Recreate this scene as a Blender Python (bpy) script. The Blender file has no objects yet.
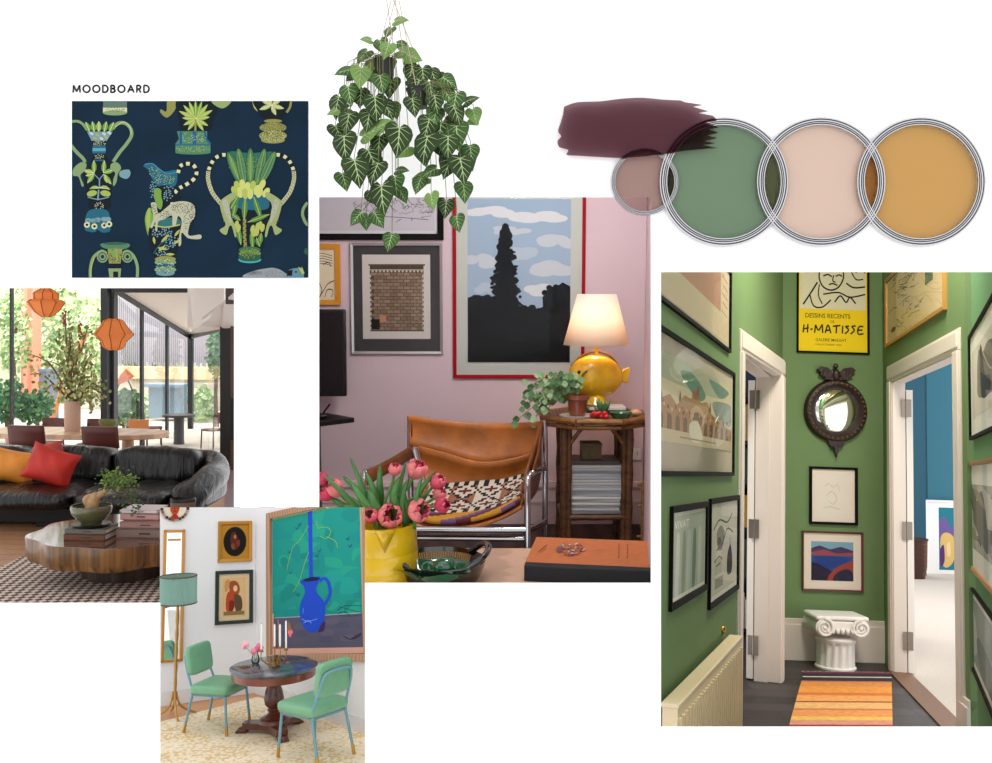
import bpy, bmesh, math, random
from mathutils import Vector as V, Matrix
random.seed(7)
PI=math.pi
F=900.0
CAM=V((0,0,1.5))
sc=bpy.context.scene
COL=sc.collection
cam=bpy.data.cameras.new('camera'); cam.sensor_width=36; cam.lens=F/992*36; cam.clip_end=200
co=bpy.data.objects.new('camera',cam); COL.objects.link(co); co.location=CAM; co.rotation_euler=(PI/2,0,0); sc.camera=co
vs=sc.view_settings; vs.view_transform='Standard'; vs.look='None'; vs.gamma=1; vs.exposure=0; vs.use_curve_mapping=False
sc.cycles.max_bounces=8; sc.cycles.transparent_max_bounces=24
wd=bpy.data.worlds.new('world'); sc.world=wd; wd.use_nodes=True
WB=1.42
wd.node_tree.nodes['Background'].inputs[0].default_value=(1,1,1,1); wd.node_tree.nodes['Background'].inputs[1].default_value=WB

def ray(u,v): return V(((u-496)/F,1,(381.5-v)/F))
def at(u,v,y): return CAM+ray(u,v)*y

def lin(c):
    return tuple(((x/255)/12.92 if x/255<=.04045 else ((x/255+.055)/1.055)**2.4) for x in c)
# ---------- materials
MATS={}
def mat(name,c,rough=.55,metal=0,noise=None,bump=None,emit=0,spec=.5,c2=None,wave=None,trans=0,coat=0):
    if name in MATS: return MATS[name]
    m=bpy.data.materials.new(name); m.use_nodes=True; nt=m.node_tree; b=nt.nodes['Principled BSDF']
    col=lin(c); b.inputs['Base Color'].default_value=(*col,1); b.inputs['Roughness'].default_value=rough
    b.inputs['Metallic'].default_value=metal; b.inputs['Specular IOR Level'].default_value=spec
    if coat: b.inputs['Coat Weight'].default_value=coat; b.inputs['Coat Roughness'].default_value=.08
    if trans: b.inputs['Transmission Weight'].default_value=trans
    tc=nt.nodes.new('ShaderNodeTexCoord')
    def mapped(sca):
        mp=nt.nodes.new('ShaderNodeMapping'); mp.inputs['Scale'].default_value=sca if isinstance(sca,tuple) else (sca,)*3
        nt.links.new(tc.outputs['Object'],mp.inputs[0]); return mp.outputs[0]
    if noise or wave:
        if wave:
            t=nt.nodes.new('ShaderNodeTexWave'); t.inputs['Scale'].default_value=1; t.inputs['Distortion'].default_value=wave[2]; t.inputs['Detail'].default_value=3
            nt.links.new(mapped(wave[0]),t.inputs[0]); amt=wave[1]; out=t.outputs['Fac']
        else:
            t=nt.nodes.new('ShaderNodeTexNoise'); t.inputs['Scale'].default_value=1; t.inputs['Detail'].default_value=5
            nt.links.new(mapped(noise[0]),t.inputs['Vector']); amt=noise[1]; out=t.outputs['Fac']
        r=nt.nodes.new('ShaderNodeValToRGB'); r.color_ramp.elements[0].position=.3; r.color_ramp.elements[1].position=.7
        if c2: d=lin(c2); h=col
        else: d=tuple(x*(1-amt) for x in col); h=tuple(min(1,x*(1+amt)) for x in col)
        r.color_ramp.elements[0].color=(*d,1); r.color_ramp.elements[1].color=(*h,1)
        nt.links.new(out,r.inputs[0]); nt.links.new(r.outputs[0],b.inputs['Base Color'])
    if bump:
        t=nt.nodes.new('ShaderNodeTexNoise'); t.inputs['Scale'].default_value=1; t.inputs['Detail'].default_value=4
        nt.links.new(mapped(bump[0]),t.inputs['Vector'])
        bp=nt.nodes.new('ShaderNodeBump'); bp.inputs['Strength'].default_value=bump[1]; bp.inputs['Distance'].default_value=.02
        nt.links.new(t.outputs['Fac'],bp.inputs['Height']); nt.links.new(bp.outputs[0],b.inputs['Normal'])
    if emit:
        b.inputs['Emission Color'].default_value=(*col,1); b.inputs['Emission Strength'].default_value=emit
    MATS[name]=m; return m
def nodes_mat(name):
    m=bpy.data.materials.new(name); m.use_nodes=True; nt=m.node_tree; nt.nodes.clear(); MATS[name]=m
    o=nt.nodes.new('ShaderNodeOutputMaterial'); return m,nt,o
def filt(name,c,gloss=.0,rough=.15,k=1.0):
    """clear tinted film: what lies behind is multiplied by the tint"""
    if name in MATS: return MATS[name]
    m,nt,o=nodes_mat(name)
    t=nt.nodes.new('ShaderNodeBsdfTransparent'); t.inputs[0].default_value=(*[min(1,x*k) for x in c],1)
    g=nt.nodes.new('ShaderNodeBsdfGlossy'); g.inputs['Roughness'].default_value=rough
    mx=nt.nodes.new('ShaderNodeMixShader'); mx.inputs[0].default_value=gloss
    nt.links.new(t.outputs[0],mx.inputs[1]); nt.links.new(g.outputs[0],mx.inputs[2]); nt.links.new(mx.outputs[0],o.inputs[0]); return m
def glass(name='pane_glass',c=(1,1,1),k=1.0):
    if name in MATS: return MATS[name]
    m,nt,o=nodes_mat(name)
    t=nt.nodes.new('ShaderNodeBsdfTransparent'); t.inputs[0].default_value=(*c,1)
    g=nt.nodes.new('ShaderNodeBsdfGlossy'); g.inputs['Roughness'].default_value=.02
    f=nt.nodes.new('ShaderNodeFresnel'); f.inputs[0].default_value=1.45
    ml=nt.nodes.new('ShaderNodeMath'); ml.operation='MULTIPLY'; ml.inputs[1].default_value=k; nt.links.new(f.outputs[0],ml.inputs[0])
    mx=nt.nodes.new('ShaderNodeMixShader'); nt.links.new(ml.outputs[0],mx.inputs[0])
    nt.links.new(t.outputs[0],mx.inputs[1]); nt.links.new(g.outputs[0],mx.inputs[2]); nt.links.new(mx.outputs[0],o.inputs[0]); return m
# ---------- frames and walls
class Frame:
    def __init__(s,hy,cx=496):
        p=math.atan((hy-381.5)/F); up=V((0,math.sin(p),math.cos(p))); rx=(cx-496)/F
        up=V((rx*up.y,up.y,up.z)).normalized(); f=V((0,math.cos(p),-math.sin(p)))
        r=f.cross(up).normalized(); f=up.cross(r).normalized()
        R=Matrix((r,f,up)).transposed(); s.M=Matrix.Translation(CAM)@R.to_4x4(); s.I=s.M.inverted(); s.up=up; s.r=r; s.f=f; s.Ri=R.transposed()
    def l(s,u,v):
        d=s.Ri@ray(u,v); return d/d.y
    def P(s,u,v,y): return s.l(u,v)*y                       # local
    def G(s,u,v,z): d=s.l(u,v); return d*(z/d.z)            # local, on level z
    def w(s,p): return s.M@V(p)
    def WP(s,u,v,y): return s.M@s.P(u,v,y)
    def WG(s,u,v,z): return s.M@s.G(u,v,z)
    def mx(s,loc,rz=0,sc_=1): return s.M@Matrix.Translation(loc)@Matrix.Rotation(rz,4,'Z')@Matrix.Scale(sc_,4)
class Wall:
    """vertical plane through two world points p0 (left) and p1 (right)"""
    def __init__(s,p0,p1,up):
        s.o=V(p0); s.up=up.normalized(); e=V(p1)-V(p0); e=(e-s.up*e.dot(s.up)).normalized(); s.e=e; s.into=s.up.cross(e).normalized()
    def hit(s,u,v):
        d=ray(u,v); t=(s.o-CAM).dot(s.into)/d.dot(s.into); p=CAM+d*t-s.o; return p.dot(s.e),p.dot(s.up)
    def pt(s,a,b,d=0): return s.o+s.e*a+s.up*b-s.into*d     # d: out of the wall towards the viewer
    def px(s,u,v,d=0): a,b=s.hit(u,v); return s.pt(a,b,d)
    def mx(s,a,b,d=0,sc_=1):
        M=Matrix((s.e,s.into,s.up)).transposed().to_4x4(); M.translation=s.pt(a,b,d); return M@Matrix.Scale(sc_,4)
# ---------- mesh builder
class MB:
    def __init__(s): s.v=[]; s.f=[]; s.mi=[]; s.k=0; s.m=Matrix.Identity(4)
    def add(s,vs,fs,k=None):
        b=len(s.v); s.v+=[s.m@V(p) for p in vs]; s.f+=[tuple(b+i for i in f) for f in fs]; s.mi+=[s.k if k is None else k]*len(fs); return s
    def box(s,c,d,R=None):
        x,y,z=[q/2 for q in d]; P=[V((a*x,b*y,e*z)) for a in(-1,1) for b in(-1,1) for e in(-1,1)]
        if R: P=[R@p for p in P]
        return s.add([p+V(c) for p in P],[(0,1,3,2),(4,6,7,5),(0,4,5,1),(2,3,7,6),(0,2,6,4),(1,5,7,3)])
    def prism(s,pts,dvec):
        n=len(pts); d=V(dvec); A=[V(p) for p in pts]
        return s.add(A+[p+d for p in A],[tuple(range(n))[::-1],tuple(range(n,2*n))]+[(i,(i+1)%n,n+(i+1)%n,n+i) for i in range(n)])
    def tube(s,pts,r,n=8,close=False,caps=True):
        P=[V(p) for p in pts]; N=len(P); R=r if isinstance(r,(list,tuple)) else [r]*N; vs=[]; fs=[]; ref=None
        for i,p in enumerate(P):
            a=P[(i-1)%N] if (close or i>0) else p; b=P[(i+1)%N] if (close or i<N-1) else p
            t=(b-a).normalized() if (b-a).length>1e-9 else V((0,0,1))
            if ref is None: ref=t.orthogonal().normalized()
            ref=(ref-t*ref.dot(t)); ref=ref.normalized() if ref.length>1e-6 else t.orthogonal().normalized()
            q=t.cross(ref)
            vs+=[p+(ref*math.cos(2*PI*j/n)+q*math.sin(2*PI*j/n))*R[i] for j in range(n)]
        for i in range(N if close else N-1):
            for j in range(n): fs.append((i*n+j,i*n+(j+1)%n,((i+1)%N)*n+(j+1)%n,((i+1)%N)*n+j))
        if caps and not close: fs.append(tuple(range(n))[::-1]); fs.append(tuple((N-1)*n+j for j in range(n)))
        return s.add(vs,fs)
    def lathe(s,prof,n=32,c=(0,0,0),axis='z',ang=None,sx=1,sy=1):
        """prof: (r, h) list"""
        vs=[];fs=[];c=V(c)
        for r,h in prof:
            for j in range(n):
                a=2*PI*j/n; p=(r*math.cos(a)*sx,r*math.sin(a)*sy,h)
                if axis=='y': p=(p[0],h,p[1])
                if axis=='x': p=(h,p[0],p[1])
                vs.append(V(p)+c)
        for i in range(len(prof)-1):
            for j in range(n): fs.append((i*n+j,i*n+(j+1)%n,(i+1)*n+(j+1)%n,(i+1)*n+j))
        if prof[0][0]>1e-6: fs.append(tuple(range(n))[::-1])
        if prof[-1][0]>1e-6: fs.append(tuple((len(prof)-1)*n+j for j in range(n)))
        return s.add(vs,fs)
    def sup(s,c,r,e1=.5,e2=.5,nu=28,nv=16,R=None,fn=None):
        """superellipsoid cushion"""
        def pw(x,e): return math.copysign(abs(x)**e,x)
        vs=[];fs=[]
        for i in range(nv+1):
            a=-PI/2+PI*i/nv
            for j in range(nu):
                b=2*PI*j/nu; p=V((r[0]*pw(math.cos(a),e1)*pw(math.cos(b),e2),r[1]*pw(math.cos(a),e1)*pw(math.sin(b),e2),r[2]*pw(math.sin(a),e1)))
                if fn: p=fn(p)
                if R: p=R@p
                vs.append(p+V(c))
        for i in range(nv):
            for j in range(nu): fs.append((i*nu+j,i*nu+(j+1)%nu,(i+1)*nu+(j+1)%nu,(i+1)*nu+j))
        return s.add(vs,fs)
    def grid(s,fn,nu,nv):
        vs=[fn(i/nu,j/nv) for j in range(nv+1) for i in range(nu+1)]
        return s.add(vs,[(j*(nu+1)+i,j*(nu+1)+i+1,(j+1)*(nu+1)+i+1,(j+1)*(nu+1)+i) for j in range(nv) for i in range(nu)])
    def quad(s,*p): return s.add(p,[tuple(range(len(p)))])
def tagp(o,label=None,cat=None,group=None,kind=None):
    if label: o['label']=label
    if cat: o['category']=cat
    if group: o['group']=group
    if kind: o['kind']=kind
    return o
def build(name,mb,mats,parent=None,mx=None,world=False,smooth=40,bevel=0,solid=0,sub=0,label=None,cat=None,group=None,kind=None,clip=None):
    """link ONE mesh object. parent: Empty; world: mb holds world coordinates"""
    me=bpy.data.meshes.new(name)
    vs=mb.v
    if world:
        I=(parent.matrix_world if parent else mx).inverted() if (parent or mx) else Matrix.Identity(4)
        vs=[I@p for p in vs]
    me.from_pydata([tuple(p) for p in vs],[],mb.f); me.validate()
    if not isinstance(mats,(list,tuple)): mats=[mats]
    for m in mats: me.materials.append(m)
    if len(mats)>1 and len(me.polygons)==len(mb.mi):
        me.polygons.foreach_set('material_index',mb.mi)
    if smooth:
        me.polygons.foreach_set('use_smooth',[True]*len(me.polygons)); me.set_sharp_from_angle(angle=math.radians(smooth))
    me.update()
    o=bpy.data.objects.new(name,me); COL.objects.link(o)
    if parent: o.parent=parent; o.matrix_world=parent.matrix_world
    elif mx: o.matrix_world=mx
    if clip:   # plane list in world (point, outward normal): cut the piece off there
        bm=bmesh.new(); bm.from_mesh(me); I=o.matrix_world.inverted(); N=o.matrix_world.to_3x3().transposed()
        for p,n in clip:
            r=bmesh.ops.bisect_plane(bm,geom=bm.verts[:]+bm.edges[:]+bm.faces[:],plane_co=I@p,plane_no=(N@n).normalized(),clear_outer=True)
            ed=[g for g in r['geom_cut'] if isinstance(g,bmesh.types.BMEdge)]
            try: bmesh.ops.holes_fill(bm,edges=ed)
            except Exception: pass
        bm.to_mesh(me); bm.free()
    if solid: s=o.modifiers.new('solid','SOLIDIFY'); s.thickness=solid; s.offset=0
    if bevel: b=o.modifiers.new('bevel','BEVEL'); b.width=bevel; b.segments=2; b.limit_method='ANGLE'; b.angle_limit=.7
    if sub: b=o.modifiers.new('sub','SUBSURF'); b.levels=sub; b.render_levels=sub
    if label: o['label']=label
    if parent is None: tagp(o,None,cat,group,kind)
    elif kind: o['kind']=kind
    return o
def thing(name,mx,label,cat,group=None,parent=None):
    o=bpy.data.objects.new(name,None); COL.objects.link(o); o.empty_display_size=.05
    if parent: o.parent=parent
    o.matrix_world=mx
    if parent is None: tagp(o,label,cat,group)
    return o
def dup(root,mx,label=None,group=None):
    """copy of a thing with its parts and sub-parts"""
    r=root.copy(); COL.objects.link(r); r.matrix_world=mx
    if label: r['label']=label
    if group: r['group']=group
    for ch in list(root.children):
        c=ch.copy(); COL.objects.link(c); c.parent=r; c.matrix_parent_inverse=ch.matrix_parent_inverse.copy(); c.matrix_basis=ch.matrix_basis.copy()
        for g in list(ch.children):
            d=g.copy(); COL.objects.link(d); d.parent=c; d.matrix_parent_inverse=g.matrix_parent_inverse.copy(); d.matrix_basis=g.matrix_basis.copy()
    return r
_obl=bpy.data.objects.new
def struct(name,mb,m,**k):
    k.setdefault('smooth',0); return build(name,mb,m,kind='structure',**k)
# ---------- flat printing (art on paper): x right, z up, viewer at -y
def cr(pts,n=6,close=False):
    P=[V(p) for p in pts]; N=len(P); out=[]
    for i in range(N if close else N-1):
        p0=P[(i-1)%N] if (close or i>0) else P[0]; p1=P[i]; p2=P[(i+1)%N]; p3=P[(i+2)%N] if (close or i+2<N) else P[-1]
        for k in range(n):
            t=k/n; out.append(.5*((2*p1)+(-p0+p2)*t+(2*p0-5*p1+4*p2-p3)*t*t+(-p0+3*p1-3*p2+p3)*t**3))
    if not close: out.append(P[-1])
    return out
class Print:
    def __init__(s,x0,z0,w,h,fx=1,fz=1,y=0,eps=9e-6):
        """art coordinates: (0,0) top left, (fx,fz) bottom right"""
        s.x0,s.z0,s.w,s.h,s.fx,s.fz,s.y,s.eps=x0,z0,w,h,fx,fz,y,eps; s.mb=MB(); s.mats=[]
        s.cl=True; s.g=1
    def mk(s,c,**k):
        if not isinstance(c,tuple): m=c
        elif s.g!=1: c=tuple(int(q*s.g) for q in c); m=mat('ink_%d_%d_%d'%c,c,rough=.8,spec=.2)
        else: m=mat('ink_%d_%d_%d'%c,c,rough=.8,spec=.2)
        if m not in s.mats: s.mats.append(m)
        return s.mats.index(m)
    def q(s,p): return (s.x0+p[0]/s.fx*s.w, s.y, s.z0+(1-p[1]/s.fz)*s.h)
    def clipq(s,pts):
        P=[(p[0],p[1]) for p in pts]
        for ax,lim,sg in((0,0,1),(0,s.fx,-1),(1,0,1),(1,s.fz,-1)):
            out=[]
            for i in range(len(P)):
                a,b=P[i-1],P[i]; da=(a[ax]-lim)*sg; db=(b[ax]-lim)*sg
                if (da>=0)!=(db>=0):
                    t=da/(da-db); out.append((a[0]+(b[0]-a[0])*t,a[1]+(b[1]-a[1])*t))
                if db>=0: out.append(b)
            P=out
            if len(P)<3: return []
        return P
    def poly(s,pts,c):
        P=s.clipq(pts)
        if len(P)<3: return
        s.y-=s.eps; s.mb.add([s.q(p) for p in P],[tuple(range(len(P)))],s.mk(c))
    def blob(s,pts,c,n=5): s.poly(cr([(p[0],p[1],0) for p in pts],n,True),c)
    def rect(s,x0,y0,x1,y1,c): s.poly([(x0,y0),(x1,y0),(x1,y1),(x0,y1)],c)
    def ell(s,x,y,rx,ry,c,rot=0,n=20):
        ca,sa=math.cos(rot),math.sin(rot)
        s.poly([(x+rx*math.cos(a)*ca-ry*math.sin(a)*sa,y+rx*math.cos(a)*sa+ry*math.sin(a)*ca) for a in [2*PI*i/n for i in range(n)]],c)
    def line(s,pts,w,c,curve=True,n=5,w2=None):
        P=cr([(p[0],p[1],0) for p in pts],n) if (curve and len(pts)>2) else [V((p[0],p[1],0)) for p in pts]
        s.y-=s.eps; N=len(P); L=[];R=[]
        for i,p in enumerate(P):
            t=(P[min(i+1,N-1)]-P[max(i-1,0)]); t=t.normalized() if t.length>0 else V((1,0,0)); nn=V((-t.y,t.x,0))
            ww=w if w2 is None else w+(w2-w)*i/(N-1)
            L.append(p+nn*ww/2); R.append(p-nn*ww/2)
        k=s.mk(c)
        for i in range(N-1):
            Q=s.clipq([L[i],L[i+1],R[i+1],R[i]])
            if len(Q)>=3: s.mb.add([s.q(p) for p in Q],[tuple(range(len(Q)))],k)
    def bands(s,pts,w,c1,c2,seg):
        """striped tail"""
        P=cr([(p[0],p[1],0) for p in pts],10); acc=0; start=0; k=0
        for i in range(1,len(P)):
            acc+=(P[i]-P[i-1]).length
            if acc>=seg or i==len(P)-1:
                s.line([tuple(p) for p in P[start:i+1]],w,(c1,c2)[k%2],curve=False); start=i; acc=0; k+=1
    def leaf(s,x,y,l,wd,rot,c,cv=None):
        ca,sa=math.cos(rot),math.sin(rot); pr=[(0,0),(.25,.42),(.55,.5),(.8,.3),(1,0),(.8,-.3),(.55,-.5),(.25,-.42)]
        s.poly([(x+a*l*ca-b*wd*sa,y+a*l*sa+b*wd*ca) for a,b in pr],c)
        if cv: s.line([(x,y),(x+l*.95*ca,y+l*.95*sa)],wd*.14,cv,curve=False)
    def text(s,t,x,y,size,c,track=1,bold=0,shear=0,align='LEFT'):
        """x,y baseline start in art units; size = cap height-ish in art units"""
        vs,fs=text_mesh(t,track,bold,shear,align); s.y-=s.eps; k=s.mk(c); ps=size/.7
        s.mb.add([s.q((x+p[0]*ps,y-p[1]*ps)) for p in vs],fs,k)
    def done(s,name,parent,**k): return build(name,s.mb,s.mats,parent=parent,smooth=0,**k)
def text_mesh(t,track=1,bold=0,shear=0,align='LEFT',extrude=0):
    cu=bpy.data.curves.new('txt','FONT'); cu.body=t; cu.space_character=track; cu.offset=bold; cu.shear=shear; cu.align_x=align; cu.resolution_u=3; cu.extrude=extrude
    o=bpy.data.objects.new('txt',cu); COL.objects.link(o); bpy.context.view_layer.update()
    me=bpy.data.meshes.new_from_object(o.evaluated_get(bpy.context.evaluated_depsgraph_get()))
    vs=[tuple(v.co) for v in me.vertices]; fs=[tuple(p.vertices) for p in me.polygons]
    bpy.data.objects.remove(o); bpy.data.curves.remove(cu); bpy.data.meshes.remove(me); return vs,fs
def picture(wall,px,fw,fmat,label,art,mount=None,mw=0,dep=.022,gl=True,group=None,name='framed_picture',cat='picture',off=0,inner=None,clip=None,fine=(1,1),size=None,mountc=None):
    """px=(uL,uR,vTop,vBottom) outer frame edge, measured at the picture's middle"""
    uL,uR,vT,vB=px; um=(uL+uR)/2; vm=(vT+vB)/2
    s0=wall.hit(uL,vm)[0]; s1=wall.hit(uR,vm)[0]; sm=(s0+s1)/2
    # vertical extent at the middle of the width
    t1=wall.hit(um,vT)[1]; t0=wall.hit(um,vB)[1]
    w=s1-s0; h=t1-t0
    T=thing(name,wall.mx(sm,t0,off),label,cat,group)
    mb=MB(); O=[(-w/2,0),(w/2,0),(w/2,h),(-w/2,h)]; I=[(-w/2+fw,fw),(w/2-fw,fw),(w/2-fw,h-fw),(-w/2+fw,h-fw)]
    vs=[];
    for (a,y) in ((O,0),(O,-dep),(I,-dep*.8),(I,-dep*.2)): vs+=[(p[0],y,p[1]) for p in a]
    fs=[(r*4+i,r*4+(i+1)%4,(r+1)*4+(i+1)%4,(r+1)*4+i) for r in range(3) for i in range(4)]
    mb.add(vs,fs); build('frame',mb,fmat,parent=T,smooth=0,bevel=min(fw,dep)*.12,clip=clip)
    mb=MB(); mb.box((0,-dep*.1,h/2),(w-fw*1.2,dep*.2,h-fw*1.2)); build('mount' if mw else 'backing',mb,mountc or mat('mount_white',(232,228,218),rough=.9),parent=T,clip=clip)
    iw=w-2*fw; ih=h-2*fw; ml,mr,mt,mb_=(mw,mw,mw,mw) if not isinstance(mw,tuple) else mw
    pr=Print(-iw/2+ml,fw+mb_,iw-ml-mr,ih-mt-mb_,fine[0],fine[1],y=-dep*.2-.0008)
    art(pr); pr.done('print',T,clip=clip)
    if gl:
        g=MB(); g.box((0,-dep*.55,h/2),(iw,.002,ih)); build('glass_pane',g,glass('picture_glass',k=.12),parent=T,clip=clip)
    return T
def lamp(kind,name,loc,energy,color=(1,1,1),size=.5,size_y=None,target=None,sh=None):
    L=bpy.data.lights.new(name,kind); L.energy=energy; L.color=color
    if kind=='AREA':
        L.size=size
        if size_y: L.shape='RECTANGLE'; L.size_y=size_y
    if kind=='POINT': L.shadow_soft_size=size
    o=bpy.data.objects.new(name,L); COL.objects.link(o); o.location=loc
    if target is not None: o.rotation_euler=(V(target)-V(loc)).to_track_quat('-Z','Y').to_euler()
    return o
# ================= the white board and what is fixed to it =================
YB=2.0
pxm=YB/F    # metres per photo pixel on the board
white=mat('board_white',(252,252,252),rough=.9,spec=.1)
def bp(u,v,d=0): return at(u,v,YB)+V((0,-d,0))
def board():
    # openings: sofa room (0-234, 288-603), dining room (160-365, 507-..), pink room (319-651, 197-583), hall (661-.., 272-727)
    us=[-260,-60,160,234,319,365,651,661,1060,1250]; vs_=[-220,197,272,288,507,583,603,727,820,1000]
    def hole(u,v):
        return (-60<u<234 and 288<v<603) or (160<u<365 and 507<v<820) or (319<u<651 and 197<v<583) or (661<u<1060 and 272<v<727)
    mb=MB()
    for i in range(len(us)-1):
        for j in range(len(vs_)-1):
            if hole((us[i]+us[i+1])/2,(vs_[j]+vs_[j+1])/2): continue
            a,b=at(us[i],vs_[j+1],YB),at(us[i+1],vs_[j],YB)
            mb.box(((a.x+b.x)/2,YB+.0015,(a.z+b.z)/2),(b.x-a.x,.003,b.z-a.z))
    struct('wall_front',mb,white,label='white display wall with rectangular openings')
board()
# title lettering
GL={'M':(1.0,[[(0,0),(.06,1)],[(.06,1),(.5,.12)],[(.5,.12),(.94,1)],[(.94,1),(1.0,0)]]),'A':(.86,[[(0,0),(.43,1)],[(.43,1),(.86,0)],[(.16,.34),(.70,.34)]]),
 'O':(.98,[[(.49+.49*math.cos(2*PI*i/32),.5+.5*math.sin(2*PI*i/32)) for i in range(33)]]),
 'D':(.74,[[(0,0),(0,1)],[(0,1),(.3,1)]+[(.3+.44*math.sin(PI*i/14),.5+.5*math.cos(PI*i/14)) for i in range(1,14)]+[(.3,0),(0,0)]]),
 'B':(.58,[[(0,0),(0,1)],[(0,1),(.28,1)]+[(.28+.24*math.sin(PI*i/10),.765+.235*math.cos(PI*i/10)) for i in range(1,10)]+[(.28,.53),(0,.53)],[(.28,.53)]+[(.3+.28*math.sin(PI*i/10),.265+.265*math.cos(PI*i/10)) for i in range(1,10)]+[(.28,0),(0,0)]]),
 'R':(.58,[[(0,0),(0,1)],[(0,1),(.28,1)]+[(.28+.26*math.sin(PI*i/10),.74+.26*math.cos(PI*i/10)) for i in range(1,10)]+[(.28,.48),(0,.48)],[(.24,.48),(.58,0)]])}
mb=MB(); S=6.9*pxm; x=0; sw=.115
tot=sum(GL[c][0] for c in 'MOODBOARD'); gap=((149.5-73)/6.9-tot-.1)/8
for c in 'MOODBOARD':
    w_,st=GL[c]
    for pl in st:
        for a,b in zip(pl,pl[1:]):
            a=V((a[0],0,a[1])); b=V((b[0],0,b[1])); d=(b-a).normalized(); a-=d*sw*.25; b+=d*sw*.25; nn=V((-d.z,0,d.x))*sw
            off=V((x,0,0)); mb.prism([(p+off)*S for p in(a-nn,b-nn,b+nn,a+nn)],(0,-.0012,0))
    x+=w_+gap
build('title_lettering',mb,mat('ink_title',(38,36,38),rough=.8),mx=Matrix.Translation(bp(73.3,92.4)),smooth=0,label='small black capital letters reading MOODBOARD above the blue wallpaper swatch',cat='lettering')
# ---- wallpaper swatch
def swatch():
    x0,y0,x1,y1=72.5,101.5,308.3,277.7
    T=thing('wallpaper_swatch',Matrix.Translation(bp((x0+x1)/2,y1,0)),'dark blue wallpaper swatch printed with green vases below the title lettering','wallpaper')
    W=(x1-x0)*pxm; H=(y1-y0)*pxm
    mb=MB(); mb.box((0,-.0015,H/2),(W,.003,H)); 
    build('panel',mb,mat('swatch_blue',(19,38,54),rough=.9,noise=(9,.16),spec=.1),parent=T)
    pr=Print(-W/2,0,W,H,x1-x0,y1-y0,y=-.0031,eps=4e-6); pr.g=.87
    class Q: pass
    def o(p): return (p[0]-x0,p[1]-y0)
    Z=lambda zx,zy,bx,by,s: (bx+zx*s-x0, by+zy*s-y0)
    A=lambda x,y: Z(x,y,68,96,.13104)      # zoom panels used to read the motifs
    B=lambda x,y: Z(x,y,188,96,.13104)
    C=lambda x,y: Z(x,y,68,190,.12298)
    D=lambda x,y: Z(x,y,188,190,.12298)
    dk=(8,22,32); gr=(118,160,70); lg=(160,182,92); pg=(134,160,112); mg=(78,132,96); bl=(34,100,122); pb=(120,158,168); cr_=(214,214,168); ye=(180,188,96); bk=(12,16,18); tq=(60,168,170); ol=(146,146,80)
    L=lambda f,pts: [f(*p) for p in pts]
    def dots(cx,cy,rx,ry,n,c,r=.35,seed=1):
        rnd=random.Random(seed); e=pr.eps; pr.y-=e; pr.eps=0; done=[]
        for i in range(n):
            a=rnd.uniform(0,2*PI); q=math.sqrt(rnd.random()); x,y=cx+rx*q*math.cos(a),cy+ry*q*math.sin(a)
            if all((x-u)**2+(y-v)**2>4.2*r*r for u,v in done): done.append((x,y)); pr.ell(x,y,r,r,c,n=6)
        pr.eps=e
    # vase 1 (left)
    pr.line(L(A,[(0,205),(70,195),(115,215),(150,262)]),2.6,pg); pr.line(L(A,[(20,370),(70,430),(120,480),(135,510)]),3.4,pg)
    pr.line(L(A,[(345,255),(380,215),(430,208),(475,240),(490,300),(450,370),(400,430),(350,505)]),3.4,pg)
    pr.line(L(A,[(365,240),(430,202),(482,250),(484,300)]),.6,cr_)
    pr.blob(L(A,[(150,270),(345,270),(300,345),(290,440),(330,510),(368,600),(330,740),(320,860),(170,860),(150,740),(125,600),(170,520),(195,440),(185,345)]),dk)
    for x,r in((170,-1.95),(205,-1.75),(240,-1.57),(280,-1.35),(320,-1.15)): pr.leaf(*A(x,278),11,5.5,r,gr if x!=240 else lg,cr_)
    pr.poly(L(A,[(150,275),(345,275),(300,345),(185,345)]),pb); 
    for x,y in((185,290),(230,300),(280,292),(320,285),(210,325),(260,328),(295,318)): pr.ell(*A(x,y),2.2,1.2,(186,170,80) if (x//10)%2 else (196,210,210),rot=.6)
    dots(*A(245,365),6.5,2.3,40,cr_,.45,3)
    pr.poly(L(A,[(192,380),(292,380),(292,442),(192,442)]),bl); pr.rect(*A(192,400),*A(292,424),(96,160,180)); 
    dots(*A(240,465),6,2.2,34,cr_,.42,4); pr.rect(*A(200,488),*A(280,500),bl)
    pr.line(L(A,[(245,860),(245,640)]),1.3,pb,curve=False)
    pr.line(L(A,[(245,640),(205,600)]),.9,pb,curve=False); pr.line(L(A,[(245,640),(275,600)]),.9,pb,curve=False)
    for x,y,l,w,r in((205,590,13,5,-1.6),(205,590,11,5,-2.9),(205,595,12,5,2.2),(275,590,13,5,-1.5),(275,590,12,5,-.3),(275,600,13,5,.9),(245,700,11,6,2.9),(245,700,11,6,.2),(245,760,11,6,3.0),(245,760,11,6,.1),(205,595,9,4,2.9),(285,600,9,4,1.3)): pr.leaf(*A(x,y),l,w,r,gr if l>11 else lg,cr_)
    pr.blob(L(A,[(45,560),(100,510),(145,520),(135,570),(100,610),(125,680),(110,690),(85,620),(45,610)]),pg)
    pr.blob(L(A,[(335,520),(380,510),(410,550),(385,600),(375,660),(350,690),(350,640),(365,590),(330,560)]),pg)
    pr.blob(L(A,[(405,575),(470,565),(480,605),(450,635),(400,615)]),pb)
    pr.blob(L(C,[(165,0),(345,0),(335,75),(170,75)]),dk); pr.line(L(C,[(165,60),(250,78),(340,60)]),1,pb)
    pr.line(L(C,[(255,0),(245,120),(235,210)]),1.6,pb); 
    for x,y,r in((200,30,2.9),(310,30,.2)): pr.ell(*C(x,y),5.2,3,lg,rot=r)
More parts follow.
